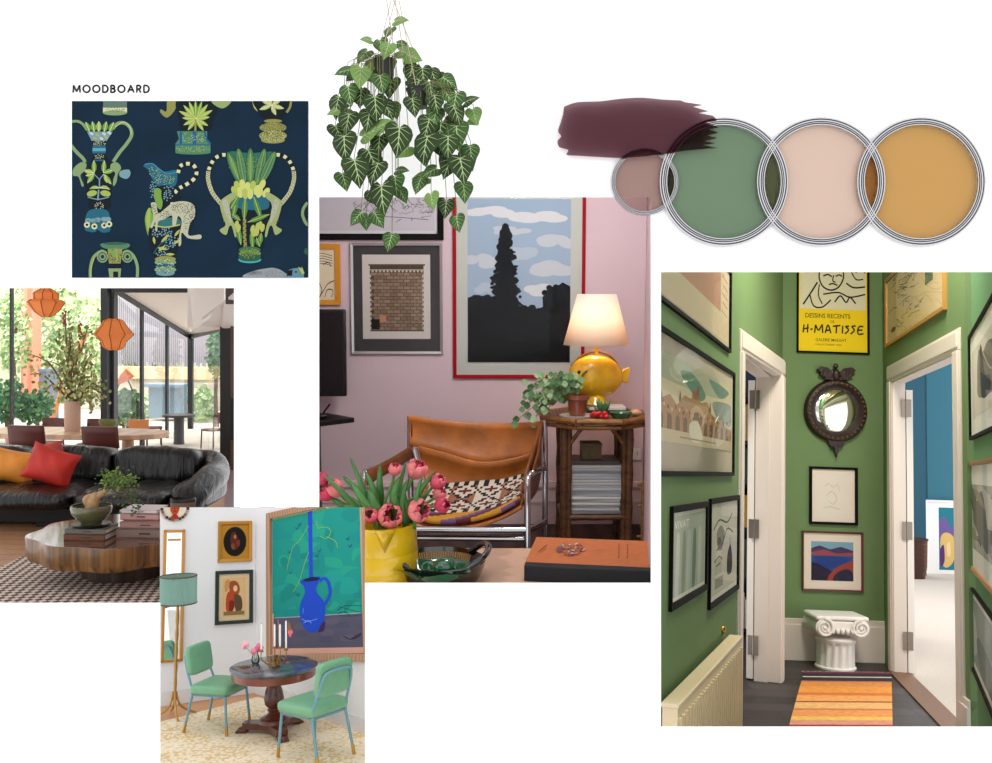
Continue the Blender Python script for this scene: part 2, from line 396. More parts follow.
    pr.poly(L(C,[(190,85),(310,85),(300,180),(200,180)]),dk); dots(*C(260,130),5,4,26,cr_,.5,6)
    pr.blob(L(C,[(175,170),(325,170),(350,300),(340,340),(285,348),(240,325),(170,340),(140,305)]),bl)
    for x in(170,215,250,300,330): pr.ell(*C(x,240+(x%3)*5),3.2,2.3,pb)
    for x,y in((160,285),(220,298),(300,290),(340,280)): pr.ell(*C(x,y),3,3,cr_); pr.ell(*C(x,y),1.3,1.3,dk)
    dots(*C(245,265),12,4,60,dk,.4,9)
    pr.ell(*C(205,335),4,1.4,bl); pr.ell(*C(315,335),4,1.4,bl)
    # top fragments
    pr.poly(L(A,[(275,40),(455,40),(455,90),(272,90)]),(96,120,110)); pr.rect(*A(272,92),*A(455,132),cr_); pr.ell(*A(363,132),12,2.6,pg); dots(*A(363,108),10,2,40,dk,.4,5)
    pr.blob(L(A,[(765,30),(835,30),(820,110),(760,168),(710,130),(715,105),(755,120)]),ol)
    # vase 2 (palm)
    pr.blob(L(A,[(845,30),(1140,30),(1110,190),(1075,270),(880,270),(850,170)]),dk)
    cx,cy=B(65,180)
    for r in(-2.7,-2.3,-1.95,-1.6,-1.25,-.9,-.5): pr.leaf(cx,cy,19,4.4,r,lg if int(r*10)%2 else gr,(216,220,130))
    for r in(-3.05,-.15,.5,2.7,1.0,2.2): pr.leaf(cx,cy,14,4,r,lg,(216,220,130))
    pr.line(L(B,[(62,180),(60,270)]),2,ol,curve=False)
    pr.poly(L(B,[(-80,272),(150,272),(150,330),(180,372),(-95,372),(-65,330)]),mg); pr.rect(*B(40,275),*B(66,370),(28,90,140)); pr.rect(*B(-60,275),*B(-40,370),(28,90,140))
    pr.line(L(B,[(130,275),(145,330),(178,370)]),2,(28,90,140)); pr.rect(*B(-90,372),*B(178,380),(28,90,140))
    pr.rect(*B(-92,380),*B(176,436),mg); pr.ell(*B(42,436),17.5,1.8,mg); dots(*B(42,408),17,3.6,90,ye,.4,7); dots(*B(10,320),8,5,40,cr_,.35,8); dots(*B(100,320),5,5,30,cr_,.35,18)
    pr.blob(L(B,[(190,40),(325,40),(310,75),(265,98),(210,75)]),(150,170,110))
    # vase 3 top right
    pr.line(L(B,[(500,40),(520,100),(600,155)]),1.8,ye); pr.blob(L(B,[(515,30),(785,30),(750,130),(710,180),(590,180),(530,110)]),dk); pr.line(L(B,[(790,40),(780,90),(755,130)]),2.4,ol)
    for r in(-2.6,-1.9,-.6,.25,1.15,2.8): pr.leaf(*B(640,75),13 if r!=1.15 else 11,4.4,r,(190,196,130),(226,226,180))
    for z,rx,ry in((195,9,2),(245,13.5,5),(305,14,5),(340,12,3.4)): pr.ell(*B(652,z),rx,ry,ol)
    dots(*B(652,250),13,6,110,bk,.45,11); dots(*B(652,310),13,6,110,cr_,.45,12); dots(*B(652,300),13,5,60,bk,.4,13)
    # jug (middle)
    pr.blob(L(A,[(578,535),(640,515),(690,545),(740,580),(830,570),(835,660),(800,700),(700,695),(650,640),(620,570)]),bl)
    pr.line(L(A,[(590,525),(650,520),(700,560),(760,595),(832,585)]),1.2,(60,130,170)); dots(*A(740,640),11,5,80,ye,.45,21); dots(*A(660,580),6,5,30,ye,.45,22)
    pr.blob(L(A,[(690,695),(810,695),(860,780),(850,900),(800,960),(690,900),(660,780)]),dk)
    pr.bands(L(A,[(845,590),(860,540),(905,520),(960,530),(985,580),(970,630),(920,670),(850,710),(810,760),(800,830)]),3.6,cr_,bk,3.1)
    dots(*A(655,720),3,9,60,pb,.8,23); dots(*A(770,730),6,5,60,pb,.8,24); 
    pr.blob(L(C,[(705,0),(760,0),(775,90),(760,160),(720,120)]),gr); pr.blob(L(C,[(660,150),(700,170),(700,250),(690,380),(655,370),(630,240)]),gr); pr.blob(L(C,[(655,160),(675,170),(670,350),(655,330),(640,240)]),lg)
    pr.blob(L(C,[(770,0),(860,0),(870,90),(780,100)]),dk); dots(*C(815,40),5,6,60,pb,.8,25)
    pr.blob(L(C,[(700,290),(900,290),(920,380),(900,470),(850,560),(720,560),(670,440),(660,340)]),dk)
    pr.blob(L(C,[(730,240),(890,230),(915,290),(720,300)]),(50,110,110)); pr.line(L(C,[(700,290),(800,305),(915,285)]),1.3,ye)
    for x,y,rx,ry,s in((800,350,6,5,1),(850,410,7,4,2),(720,350,4,4,3),(830,455,6,3,4),(765,525,6,3,5)): dots(*C(x,y),rx,ry,70,pb,.85,30+s)
    for x,y,l,r in((760,430,12,-.8),(870,380,9,-.9),(730,470,11,.2),(860,440,9,-.5),(740,500,9,-.7),(800,525,9,0),(700,380,8,1.4)): pr.leaf(*C(x,y),l,2.6,r,ye,None)
    pr.line(L(C,[(700,520),(760,440),(850,400)]),.9,bl)
    # leopard on the jug
    pr.blob(L(C,[(680,110),(720,110),(740,190),(800,150),(860,105),(960,95),(1030,130),(1035,220),(1000,270),(985,370),(1080,365),(1080,400),(985,395),(930,350),(925,440),(905,455),(910,370),(930,260),(900,215),(880,290),(855,290),(850,210),(790,240),(740,260),(730,330),(715,330),(715,260),(690,310),(675,300),(700,230),(690,160)]),(188,188,160))
    for x,y,rx,ry,n,s in((930,150,11,5,90,1),(790,200,8,4,50,2),(985,260,5,10,60,3),(705,170,2.5,7,24,4),(1020,180,4,8,50,5)): dots(*C(x,y),rx,ry,n,bk,.5,40+s)
    for z,rx,c in((565,10.5,ol),(590,10.8,pg),(625,10,bl),(650,11,pg),(675,9.5,(110,150,150))): pr.ell(*C(797,z),rx,3.2,c)
    dots(*C(797,620),9.5,7,70,bk,.4,50); dots(*C(797,620),9.5,7,40,cr_,.5,51)
    # big vase
    for sgn in(1,-1):
        M=(lambda x,y: B(x,y)) if sgn==1 else (lambda x,y: B(970-x,y))
        pr.bands([M(*p) for p in[(325,560),(352,530),(350,490),(310,458),(260,455),(205,485),(165,560),(160,640),(190,740)]],3.6,cr_,bk,3)
        pr.line([M(*p) for p in[(160,575),(158,640),(185,730),(235,800),(280,850)]],4,(190,190,150))
        q=[M(*p) for p in[(160,575),(158,640),(185,730),(235,800),(280,850)]]
        for i,p in enumerate(cr([(a,b,0) for a,b in q],8)): pr.ell(p[0]+(.8 if i%2 else -.8),p[1],.5,.5,bk,n=6)
    pr.blob(L(B,[(320,430),(480,440),(650,430),(600,500),(570,580),(560,700),(600,760),(400,760),(410,660),(380,540)]),(48,110,92))
    for x,y,r,l in((400,660,-1.95,31),(435,670,-1.75,34),(480,680,-1.57,35),(530,670,-1.35,34),(565,660,-1.15,32)): 
        tx,ty=B(x,y); tx+=math.cos(r)*l*.5; ty+=math.sin(r)*l*.5
        pr.ell(tx,ty,l*.56,4.6,(26,74,66),rot=r); pr.ell(tx,ty,l*.53,3.9,(70,124,80) if l%2 else (98,140,76),rot=r); pr.ell(tx,ty,l*.4,2.3,(112,150,84) if l%2 else (66,120,92),rot=r); pr.line([B(x,y),(tx+math.cos(r)*l*.45,ty+math.sin(r)*l*.45)],.7,(150,172,96),curve=False)
    dots(*B(480,530),15,9,120,(120,150,70),.5,60)
    pr.blob(L(D,[(345,90),(400,60),(640,60),(680,120),(665,230),(620,330),(595,490),(430,490),(400,330),(355,230)]),dk)
    pr.blob(L(D,[(390,40),(620,60),(665,110),(640,160),(510,165),(400,140)]),bl)
    for x,y,l,r in((400,60,22,1.75),(470,60,24,1.62),(540,60,24,1.25),(430,20,20,2.1)): pr.leaf(*D(x,y),l,6,r,(80,130,70),ye)
    for x,y,l,r in((430,250,11,-2.5),(490,265,24,-.35),(410,300,19,1.4),(520,330,20,1.5),(600,350,13,1.7),(560,390,10,1.2)): pr.leaf(*D(x,y),l,5,r,(90,140,70),ye)
    for x,y in((400,285),(415,315),(530,320),(570,300),(610,310),(565,345),(590,290),(545,350)): pr.ell(*D(x,y),2.2,4.2,ye,rot=.2)
    for i,(x,y) in enumerate(((380,690),(420,680),(460,700),(500,690),(530,720),(400,740),(440,750),(480,750),(550,740),(360,730),(570,680),(600,740))): pr.ell(*B(x,y),3,5.4,(206,212,120) if i%3 else (176,190,90),rot=(x-460)*.004)
    pr.line(L(D,[(465,240),(465,380),(475,500)]),3.2,ol); 
    for i in range(14): pr.ell(*D(458+(i%2)*16,260+i*18),.7,.7,bk,n=6)
    for sgn in(1,-1):
        M=(lambda x,y: D(x,y)) if sgn==1 else (lambda x,y: D(1030-x,y))
        pr.blob([M(*p) for p in[(380,20),(280,80),(265,130),(290,230),(310,290),(262,330),(315,368),(340,300),(362,300),(385,380),(400,375),(385,290),(345,190),(350,110),(395,60)]],(158,172,112))
        pr.blob([M(*p) for p in[(285,110),(320,80),(350,180),(355,270),(320,220)]],(178,180,160)); c=M(315,190); dots(c[0],c[1],4,12,50,ol,.4,70+sgn)
    for z,rx,c in((490,11,(60,110,70)),(520,11.3,(96,130,60)),(545,11.3,(50,90,60)),(570,11.5,tq)): pr.ell(*D(507,z),rx,3.4,c)
    pr.ell(*D(507,560),10.5,2.8,(46,88,64)); dots(*D(507,520),10,5,70,ye,.4,80)
    # lower left vase
    pr.line(L(C,[(190,720),(190,640),(215,550),(280,500),(320,520)]),3,pg); pr.line(L(C,[(570,720),(570,620),(540,540),(490,500),(455,520)]),3,pg)
    pr.line(L(C,[(194,715),(196,640),(222,555)]),.7,ye); 
    for x in(288,490): 
        pr.ell(*C(x,545),5.6,6,pg); pr.ell(*C(x,545),4.2,4.6,(34,70,64)); pr.ell(*C(x,545),3.3,3.6,pg); pr.ell(*C(x,545),1.8,2,(21,43,62))
    pr.blob(L(C,[(275,440),(390,425),(505,440),(490,475),(400,490),(300,475)]),mg); pr.ell(*C(390,438),12,1.5,(60,90,80)); 
    pr.poly(L(C,[(330,480),(450,480),(435,600),(340,600)]),ol); dots(*C(390,540),6,7,70,dk,.6,90); pr.leaf(*C(410,580),14,3,-1.7,pg,None); pr.leaf(*C(350,480),12,3,1.0,gr,None)
    pr.poly(L(C,[(335,640),(440,640),(432,720),(345,720)]),pg); pr.rect(*C(375,665),*C(415,720),dk); pr.poly(L(C,[(340,600),(435,600),(435,635),(340,635)]),dk)
    # bird and right edge
    pr.blob(L(D,[(455,695),(560,655),(640,640),(700,635),(770,660),(810,720),(500,720)]),(150,156,160)); 
    for i in range(9): pr.line(L(D,[(480+i*16,690+(i%2)*6),(540+i*8,665)]),.5,(80,88,96),curve=False)
    dots(*D(710,690),11,5,80,(90,98,104),.5,95)
    pr.blob(L(D,[(805,720),(820,660),(860,640),(905,640),(940,680),(935,720)]),(96,140,156)); pr.poly(L(D,[(805,700),(815,660),(855,650),(850,700)]),bk); pr.ell(*D(882,668),1,1,bk)
    pr.poly(L(D,[(905,640),(900,625),(925,640),(930,625),(940,650),(952,680),(935,690)]),ye)
    pr.line(L(D,[(975,105),(945,150),(935,200),(955,260),(980,290)]),3,pg); pr.blob(L(D,[(945,510),(965,470),(980,500),(980,530)]),(50,90,60))
    pr.done('printed_pattern',T)
swatch()
# ---- brush stroke of paint, and three open tins with a tester pot (each a tinted film in a steel rim)
def film_color(c): # the film is crossed once by the eye and once by the light
    return tuple(min(1,x/1.2)**.25 for x in lin(c))
def stroke():
    Z=lambda x,y:(550+x*.4456,90+y*.4456)
    top=[(30,42),(60,32),(110,30),(160,24),(205,22),(250,26),(290,28)]
    rnd=random.Random(3)
    right=[]
    y=28
    ends=[(300,32),(340,38),(318,42),(352,52),(330,56),(362,62),(372,72),(345,76),(376,88),(352,92),(374,100),(350,106),(372,112),(345,118),(366,124),(340,127),(372,134),(330,137),(300,140),(260,146)]
    bot=[(215,152),(160,156),(110,154),(60,151),(36,149),(40,138),(20,132),(16,118),(24,108),(17,96),(22,80),(28,60)]
    P=[Z(*p) for p in cr([(a,b,0) for a,b in top],3)+[V((a,b,0)) for a,b in ends]+cr([(a,b,0) for a,b in bot],3) for p in [(p[0],p[1])]]
    T0=bp(640,157,.014); mb=MB(); mb.prism([bp(u,v,.014)-T0 for u,v in P],(0,-.0008,0))
    build('paint_stroke',mb,filt('film_plum',film_color((84,50,58))),mx=Matrix.Translation(T0),smooth=0,label='dark plum brush stroke of paint with ragged right end overlapping the green tin',cat='paint swatch')
    # flecks at the dry end
stroke()
steel=mat('tin_steel',(196,196,199),rough=.18,metal=1)
steeld=mat('tin_steel_groove',(84,84,88),rough=.4,metal=1)  # darker steel: shade between the rim beads put into the colour
wallm=mat('tin_wall',(96,94,92),rough=.5,metal=.5)
def ringmb(prof,n=96):
    mb=MB(); mb.lathe(list(prof)+[prof[0]],n,axis='y'); mb.f=[f for f in mb.f if len(f)==4]; mb.mi=mb.mi[:len(mb.f)]; return mb
def tin(cx,cy,ro,ri,color,lab,name,d,fd):
    T=thing(name,Matrix.Translation(bp(cx,cy,d)),lab,'paint tin'); R=ro*pxm*(YB-d)/YB; r=ri*pxm*(YB-d)/YB; w=R-r
    mb=MB(); parts=[(0,.2),(.3,.52),(.6,.72),(.82,1)]
    for a,b in parts:
        x0,x1=R-w*a,R-w*b; q=ringmb([(x0,.002),(x0,-.001),(x0*.8+x1*.2,-.0022),(x0*.2+x1*.8,-.0022),(x1,-.001),(x1,.002)]); mb.add(q.v,q.f)
    build('rim',mb,steel,parent=T,smooth=50)
    build('rim_groove',ringmb([(R-w*.02,.001),(R-w*.02,.0002),(r+w*.02,.0002),(r+w*.02,.001)]),steeld,parent=T)
    build('tin_wall',ringmb([(r+w*.12,.001),(r+.0004,.001),(r+.0004,.0035),(r+w*.12,.0035)]),wallm,parent=T,smooth=50)
    f=MB(); y=d-fd; f.lathe([(0,y),(r+.0008,y),(r+.0008,y+.0004),(0,y+.0004)],96,axis='y'); build('paint',f,filt('film_'+name+str(cx),film_color(color)),parent=T)
    return T
tin(644,182.7,33.6,29.5,(160,131,124),'small tester pot of mauve paint, the smallest of the four paint tins','paint_pot',.007,.0015)
tin(722.7,182.7,64.4,56.5,(112,134,110),'open round tin of green paint, leftmost of the three large tins','paint_tin',.009,.0025)
tin(819.4,182.7,64.4,56.5,(213,186,170),'open round tin of pale pink paint between the green and ochre tins','paint_tin',.0095,.0035)
tin(919,182.7,64.4,56.5,(196,152,92),'open round tin of ochre yellow paint, rightmost of the tins','paint_tin',.010,.0045)
# ---- hanging plants in front of the board
LM=[mat('leaf_dark',(42,60,28),rough=.6,spec=.2,noise=(30,.25)),mat('leaf_mid',(58,88,42),rough=.6,spec=.2,noise=(30,.25)),mat('leaf_light',(98,132,56),rough=.45,noise=(30,.2)),mat('leaf_vein',(160,184,128),rough=.5)]
def heart(mb,base,tip,width,nrm,tone,veins=True):
    """heart-shaped leaf from stalk point base to tip; cupped, drooping tip"""
    a=(tip-base); L=a.length; a=a.normalized(); n=(nrm-a*nrm.dot(a)).normalized(); b=a.cross(n).normalized()
    out=[(-.10,.0),(-.18,.16),(-.17,.32),(-.06,.46),(.12,.52),(.32,.47),(.52,.36),(.72,.22),(.88,.09),(1,0)]
    out=out[1:]
    def P(x,y,lift=0): 
        z=-.35*y*y*1.0+.10*math.sin(x*3)-.12*x*x
        return base+a*(x*L)+b*(y*width)+n*((z*.5)*L+lift)
    ctr=[(0,0),(.0,0),(.0,0),(.05,0),(.16,0),(.34,0),(.54,0),(.74,0),(.9,0),(1,0)][1:]
    for sgn in(1,-1):
        vs=[P(x,y*sgn) for x,y in out]+[P(c[0],0) for c in ctr]; N=len(out)
        mb.add(vs,[((i,i+1,N+i+1,N+i) if sgn>0 else (i+1,i,N+i,N+i+1)) for i in range(N-1)],tone)
    if veins:
        lf=L*.012; w=L*.022
        def vein(p,q,ww):
            pts=[(p[0]+(q[0]-p[0])*t,p[1]+(q[1]-p[1])*t) for t in(0,.33,.66,1)]
            d=V((q[0]-p[0],q[1]-p[1],0)).normalized(); nx,ny=-d.y,d.x; vs=[]
            for i,(x,y) in enumerate(pts):
                k=ww*(1-.7*i/3); vs+=[P(x+nx*k/L,y+ny*k/width,lf),P(x-nx*k/L,y-ny*k/width,lf)]
            mb.add(vs,[(0,1,3,2),(2,3,5,4),(4,5,7,6)],3)
        vein((0,0),(.95,0),w)
        for sg in(1,-1):
            for p,q in(((0,0),(-.10,.28)),((0,0),(.12,.42)),((.10,0),(.38,.36)),((.3,0),(.6,.25)),((.5,0),(.76,.15))): vein((p[0],p[1]*sg),(q[0],q[1]*sg),w*.6)
# read from a zoom of the photo: x, y of the stalk end, length, direction of the tip (degrees, 0 right, 90 down), depth, tone
S=.3409
LA=[(250,62,44,-5,0,2),(238,82,38,120,.5,1),(178,118,36,185,0,2),(205,118,46,75,.2,1),(232,130,52,110,-.3,2),(255,128,40,10,.3,1),(168,150,52,130,0,1),(262,150,60,15,.1,2),(180,178,50,95,.2,2),(285,160,52,22,-.2,2),
 (120,205,56,165,0,1),(150,200,66,95,-.3,2),(140,208,50,140,.2,1),(165,205,50,60,.2,1),(205,222,60,80,-.4,1),(240,235,62,100,.3,0),(112,255,62,80,-.2,1),(85,285,72,100,0,0),(128,262,56,70,.2,0),(150,262,60,95,-.3,0),(110,318,70,165,.2,2),
 (190,285,80,85,-.6,0),(215,300,66,60,-.3,0),(175,330,66,100,-.7,0),(75,370,60,70,0,0),(115,335,70,100,-.4,0),(100,400,86,85,-.8,0),(155,400,66,-25,-.5,2),(195,375,66,-20,-.5,2),(205,400,62,95,-.3,0),(170,440,78,65,-.7,0),(130,470,92,78,-1,0),(175,460,82,80,-.6,0),(200,480,76,110,-.8,0),(95,510,58,75,-.3,1),(240,305,52,70,.1,1),
 (262,375,96,95,-1,0),(290,430,56,140,-.6,2),(250,520,62,85,-.7,1),(210,545,96,85,-1.1,0),(260,555,52,60,-.3,1),(150,625,54,130,-.5,1),(190,625,56,60,-.4,1),(165,640,40,90,-.2,1),(240,690,56,105,-.6,1),(180,560,60,60,-.2,0),(255,500,40,0,-.3,1)]
LB=[(290,170,44,60,.2,1),(300,195,56,100,0,0),(330,200,58,85,.1,0),(355,205,50,70,.2,0),(320,235,60,110,-.2,0),(350,240,60,80,-.1,0),(375,232,52,20,0,1),(390,228,56,35,-.1,1),(400,245,56,100,0,1),(300,290,60,80,-.5,0),(365,280,62,80,-.3,0),(395,265,50,60,-.2,1),(430,275,66,100,-.5,1),(420,310,70,70,-.7,0),(455,300,50,-20,-.4,0),(478,322,52,75,-.4,2),(485,355,34,160,-.3,2),
 (350,350,72,105,-.7,0),(385,360,76,95,-.6,0),(430,370,82,85,-.9,1),(405,400,76,90,-.9,0),(380,410,74,70,-.6,0),(345,400,92,100,-.8,0),(330,430,66,80,-.3,1),(370,320,60,100,-.4,1),(440,465,86,80,-1,0),(415,460,76,110,-.7,0),(460,440,70,75,-.3,1),(370,495,56,150,-.5,1),(345,520,52,175,-.4,2),(325,525,52,110,-.4,1),(355,570,52,80,-.6,2),(450,540,62,85,-.4,1),(430,635,52,80,-.5,1),(400,590,56,95,-.2,0),(470,430,60,85,-.2,1),(300,240,50,60,.1,0),(425,345,56,130,-.4,0)]
potm=mat('pot_black',(22,23,24),rough=.6); cordm=mat('jute_cord',(178,158,138),rough=.9); vinem=mat('vine_brown',(104,108,62),rough=.8); soilm=mat('soil',(40,30,22),rough=1,noise=(60,.4))
def hanging(px,py,ds,leaves,cords,lab,yd):
    u,v=310+px*S,py*S; top=at(u,v,YB-yd); k=(YB-yd)/F
    T=thing('hanging_plant',Matrix.Translation(top+V((0,0,-40*k*1.0))),lab,'plant','hanging plants')
    R=12*k; H=18*k
    mb=MB(); c=top+V((0,0,-H))
    mb.lathe([(R*.7,0),(R*.74,0),(R*.8,H*.5),(R,H*.93),(R*1.07,H*.94),(R*1.07,H),(R*.95,H),(R*.93,H*.85),(0,H*.85)],28,c=c); build('pot',mb,[potm],parent=T,world=True)
    s=MB(); s.lathe([(0,H*.86),(R*.9,H*.86),(R*.9,H*.88),(0,H*.88)],20,c=c); build('soil',s,soilm,parent=T,world=True)
    for i,(cu,cv) in enumerate(cords):
        a=2*PI*i/3+.4; p=top+V((R*math.cos(a),R*math.sin(a),0)); q=at(310+cu*S,cv*S,YB-yd)+V((0,.01*i,0))
        mb=MB(); mb.tube([p,p.lerp(q,.5),q],.0009,6); build('cord',mb,cordm,parent=T,world=True)
    fo=MB(); vi=MB(); rnd=random.Random(int(px))
    for (x,y,L,deg,dz,tone) in leaves:
        yy=YB-yd+dz*.055+rnd.uniform(-.012,.012); yy=min(yy,YB-.035)
        b=at(310+x*S,y*S,yy); r=math.radians(deg); L*=.92; e=at(310+(x+L*math.cos(r))*S,(y+L*math.sin(r))*S,yy-.012)
        n=V((rnd.uniform(-.45,.45),-1,rnd.uniform(-.1,.6)))
        heart(fo,b,e,(e-b).length*.9,n,tone)
        # stalk back up to a vine
        m=top+V((rnd.uniform(-1,1)*R*.6,rnd.uniform(-1,1)*R*.6,0)); drop=(top.z-b.z)
        if drop>0: side=b+(top-b)*.25; side.z=b.z+drop*.45; side.x+= (b.x-top.x)*.12; side.y+=.02;  vi.tube(cr([m,V((m.x+(b.x-m.x)*.7,m.y+(b.y-m.y)*.7,m.z-.004)),side,b+V((0,.004,.012)),b],4),.0007,5)
        else: vi.tube(cr([m,V(((m.x+b.x)/2+.005,(m.y+b.y)/2,(m.z+b.z)/2)),b],4),.0007,5)
    build('foliage',fo,LM,parent=T,world=True,smooth=60); build('vines',vi,vinem,parent=T,world=True)
hanging(218,178,0,LA,[(222,-20),(240,-20),(248,-20)],'trailing heart-leaved hanging plant in dark pot, the left and higher one',.16)
hanging(318,262,0,LB,[(236,-20),(246,-20),(256,-20)],'trailing heart-leaved hanging plant in dark pot, the right and lower one',.17)
# ================= green hallway (right) =================
Hf=Frame(462,826)
HZ=Hf.P(826,661,6.5).z
hg=mat('hall_green',(108,132,88),rough=.75,spec=.2,noise=(1.5,.05))
trimw=mat('hall_trim',(222,210,200),rough=.45)
trimy=mat('hall_trim_edge',(222,196,150),rough=.5)
blackf=mat('frame_black',(10,9,9),rough=.7,spec=.12)
paper=mat('paper',(222,214,200),rough=.9)
hb0=Hf.w((V(Hf.P(782,500,6.5)).x,6.5,HZ)); hb1=Hf.w((V(Hf.P(883.5,500,6.5)).x,6.5,HZ))
HB=Wall(hb0,hb1,Hf.up)
# left wall: through the corner, running towards its own vanishing point
def dirto(fr,u): d=fr.l(u,462); return V((d.x,1,0))
A0=V(Hf.P(782,500,6.5)); A0.z=HZ; dl=dirto(Hf,890)
def hl(y): p=A0-dl*(6.5-y); return Hf.w((p.x,p.y,HZ))
HL=Wall(hl(2.5),hl(6.5),Hf.up)
B0=V(Hf.P(883.5,500,6.5)); B0.z=HZ; dr=dirto(Hf,700)
def hr(y): p=B0-dr*(6.5-y); return Hf.w((p.x,p.y,HZ))
HR=Wall(hr(6.5),hr(4.35),Hf.up)
C0=Hf.I@hr(4.35); dq=dirto(Hf,892)
def hq(y): p=C0-dq*(C0.y-y); return Hf.w((p.x,p.y,HZ))
HQ=Wall(hq(C0.y),hq(2.4),Hf.up)
TOP=3.7
def panel(mb,w,a0,a1,b0,b1,th=.08,d=0):
    """slab of wall; front face d out of the plane"""
    c=[w.pt(a,b,d) for a,b in((a0,b0),(a1,b0),(a1,b1),(a0,b1))]; mb.prism(c,w.into*th)
# back wall
wB=(hb1-hb0).length
mb=MB(); panel(mb,HB,-.1,wB+.06,0,TOP); struct('wall_back',mb,hg,mx=HB.mx(0,0),world=True)
# left wall with door opening
sa=HL.hit(741.5,500)[0]; sb=HL.hit(769,500)[0]; dh=HL.hit(782,371)[1]*.5+HL.hit(738,326)[1]*.5-.115; dh2=HR.hit(880.4,370)[1]*.5+HR.hit(962.7,328)[1]*.5-.115
smax=HL.hit(782,500)[0]; smin=HL.hit(657,500)[0]
CLH=[(CAM,ray(656.5,0).cross(ray(656.5,700))*(1 if ray(656.5,0).cross(ray(656.5,700)).x<0 else -1))]
mb=MB(); panel(mb,HL,smin,sa-.25,0,TOP,.008); panel(mb,HL,sa-.25,sa,0,TOP); panel(mb,HL,sa,sb,dh,TOP); panel(mb,HL,sb,smax+.0,0,TOP); struct('wall_left',mb,hg,mx=HL.mx(0,0),world=True)
# right (door) wall
ra=HR.hit(893,500)[0]; rb=HR.hit(956,500)[0]; rmax=HR.hit(967,450)[0]
mb=MB(); panel(mb,HR,0,ra,0,TOP); panel(mb,HR,ra,rb,dh2,TOP); panel(mb,HR,rb,rmax,0,TOP); struct('wall_right',mb,hg,mx=HR.mx(0,0),world=True)
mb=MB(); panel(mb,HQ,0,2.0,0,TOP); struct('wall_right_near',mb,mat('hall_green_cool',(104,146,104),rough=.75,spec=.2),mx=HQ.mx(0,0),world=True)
# floor
def planks(name,c,c2,sc_,rough=.4):
    m=bpy.data.materials.new(name); m.use_nodes=True; nt=m.node_tree; b=nt.nodes['Principled BSDF']; tc=nt.nodes.new('ShaderNodeTexCoord'); br=nt.nodes.new('ShaderNodeTexBrick'); mp=nt.nodes.new('ShaderNodeMapping'); mp.inputs['Scale'].default_value=(sc_,)*3
    nt.links.new(tc.outputs['Object'],mp.inputs[0]); nt.links.new(mp.outputs[0],br.inputs[0])
    br.inputs['Color1'].default_value=(*lin(c),1); br.inputs['Color2'].default_value=(*lin(c2),1); br.inputs['Mortar'].default_value=(*[x*.3 for x in lin(c)],1)
    br.inputs['Mortar Size'].default_value=.006; br.inputs['Brick Width'].default_value=1.6; br.inputs['Row Height'].default_value=.16; br.inputs['Scale'].default_value=1
    n=nt.nodes.new('ShaderNodeTexNoise'); m2=nt.nodes.new('ShaderNodeMapping'); m2.inputs['Scale'].default_value=(3,40,3); nt.links.new(tc.outputs['Object'],m2.inputs[0]); nt.links.new(m2.outputs[0],n.inputs['Vector']); n.inputs['Detail'].default_value=6
    mx=nt.nodes.new('ShaderNodeMix'); mx.data_type='RGBA'; mx.blend_type='OVERLAY'; mx.inputs[0].default_value=.6; nt.links.new(br.outputs[0],mx.inputs[6]); nt.links.new(n.outputs[0],mx.inputs[7]); nt.links.new(mx.outputs[2],b.inputs['Base Color'])
    b.inputs['Roughness'].default_value=rough; return m
hfm=planks('hall_planks',(72,64,64),(40,35,36),1.0,.5)
mb=MB(); P=[Hf.w((Hf.P(657,700,y).x,y,HZ)) for y in(3.2,2.3)]+[Hf.w((2.9,2.3,HZ))]+[HR.pt(rmax,0,0),HR.pt(0,0,0)]+[Hf.w((x,y,HZ)) for x,y in((2.9,6.7),(2.3,6.7),(2.3,7.7),(.9,7.7),(1.2,5.5))]; mb.prism(P,-Hf.up*.05); struct('floor_hall',mb,hfm,mx=Hf.mx((0,0,HZ)),world=True)
mb=MB(); mb.prism([Hf.w((Hf.P(u,400,y).x,y,HZ+TOP-.02)) for u,y in((657,2.6),(1130,2.6),(900,6.55),(775,6.55))][::-1],Hf.up*.03); struct('ceiling_hall',mb,mat('ceiling_hall_white',(226,222,210),rough=.9),mx=Hf.mx((2,5,HZ+TOP)),world=True)  # ceiling out of view, added so the upper walls fall darker
# skirting
def skirt(name,w,a0,a1,h,m,d=.02,z0=0):
    mb=MB(); panel(mb,w,a0,a1,z0,z0+h*.86,.02+d,d); panel(mb,w,a0,a1,z0+h*.84,z0+h,.02+d,d*.6); return struct(name,mb,m,mx=w.mx(a0,0),world=True,bevel=.003)
skirt('baseboard_back',HB,0,wB,.29,trimw); skirt('baseboard_left',HL,smin,HL.hit(738,500)[0],.2,trimw); skirt('baseboard_right',HR,rb+.05,rmax,.25,trimw)
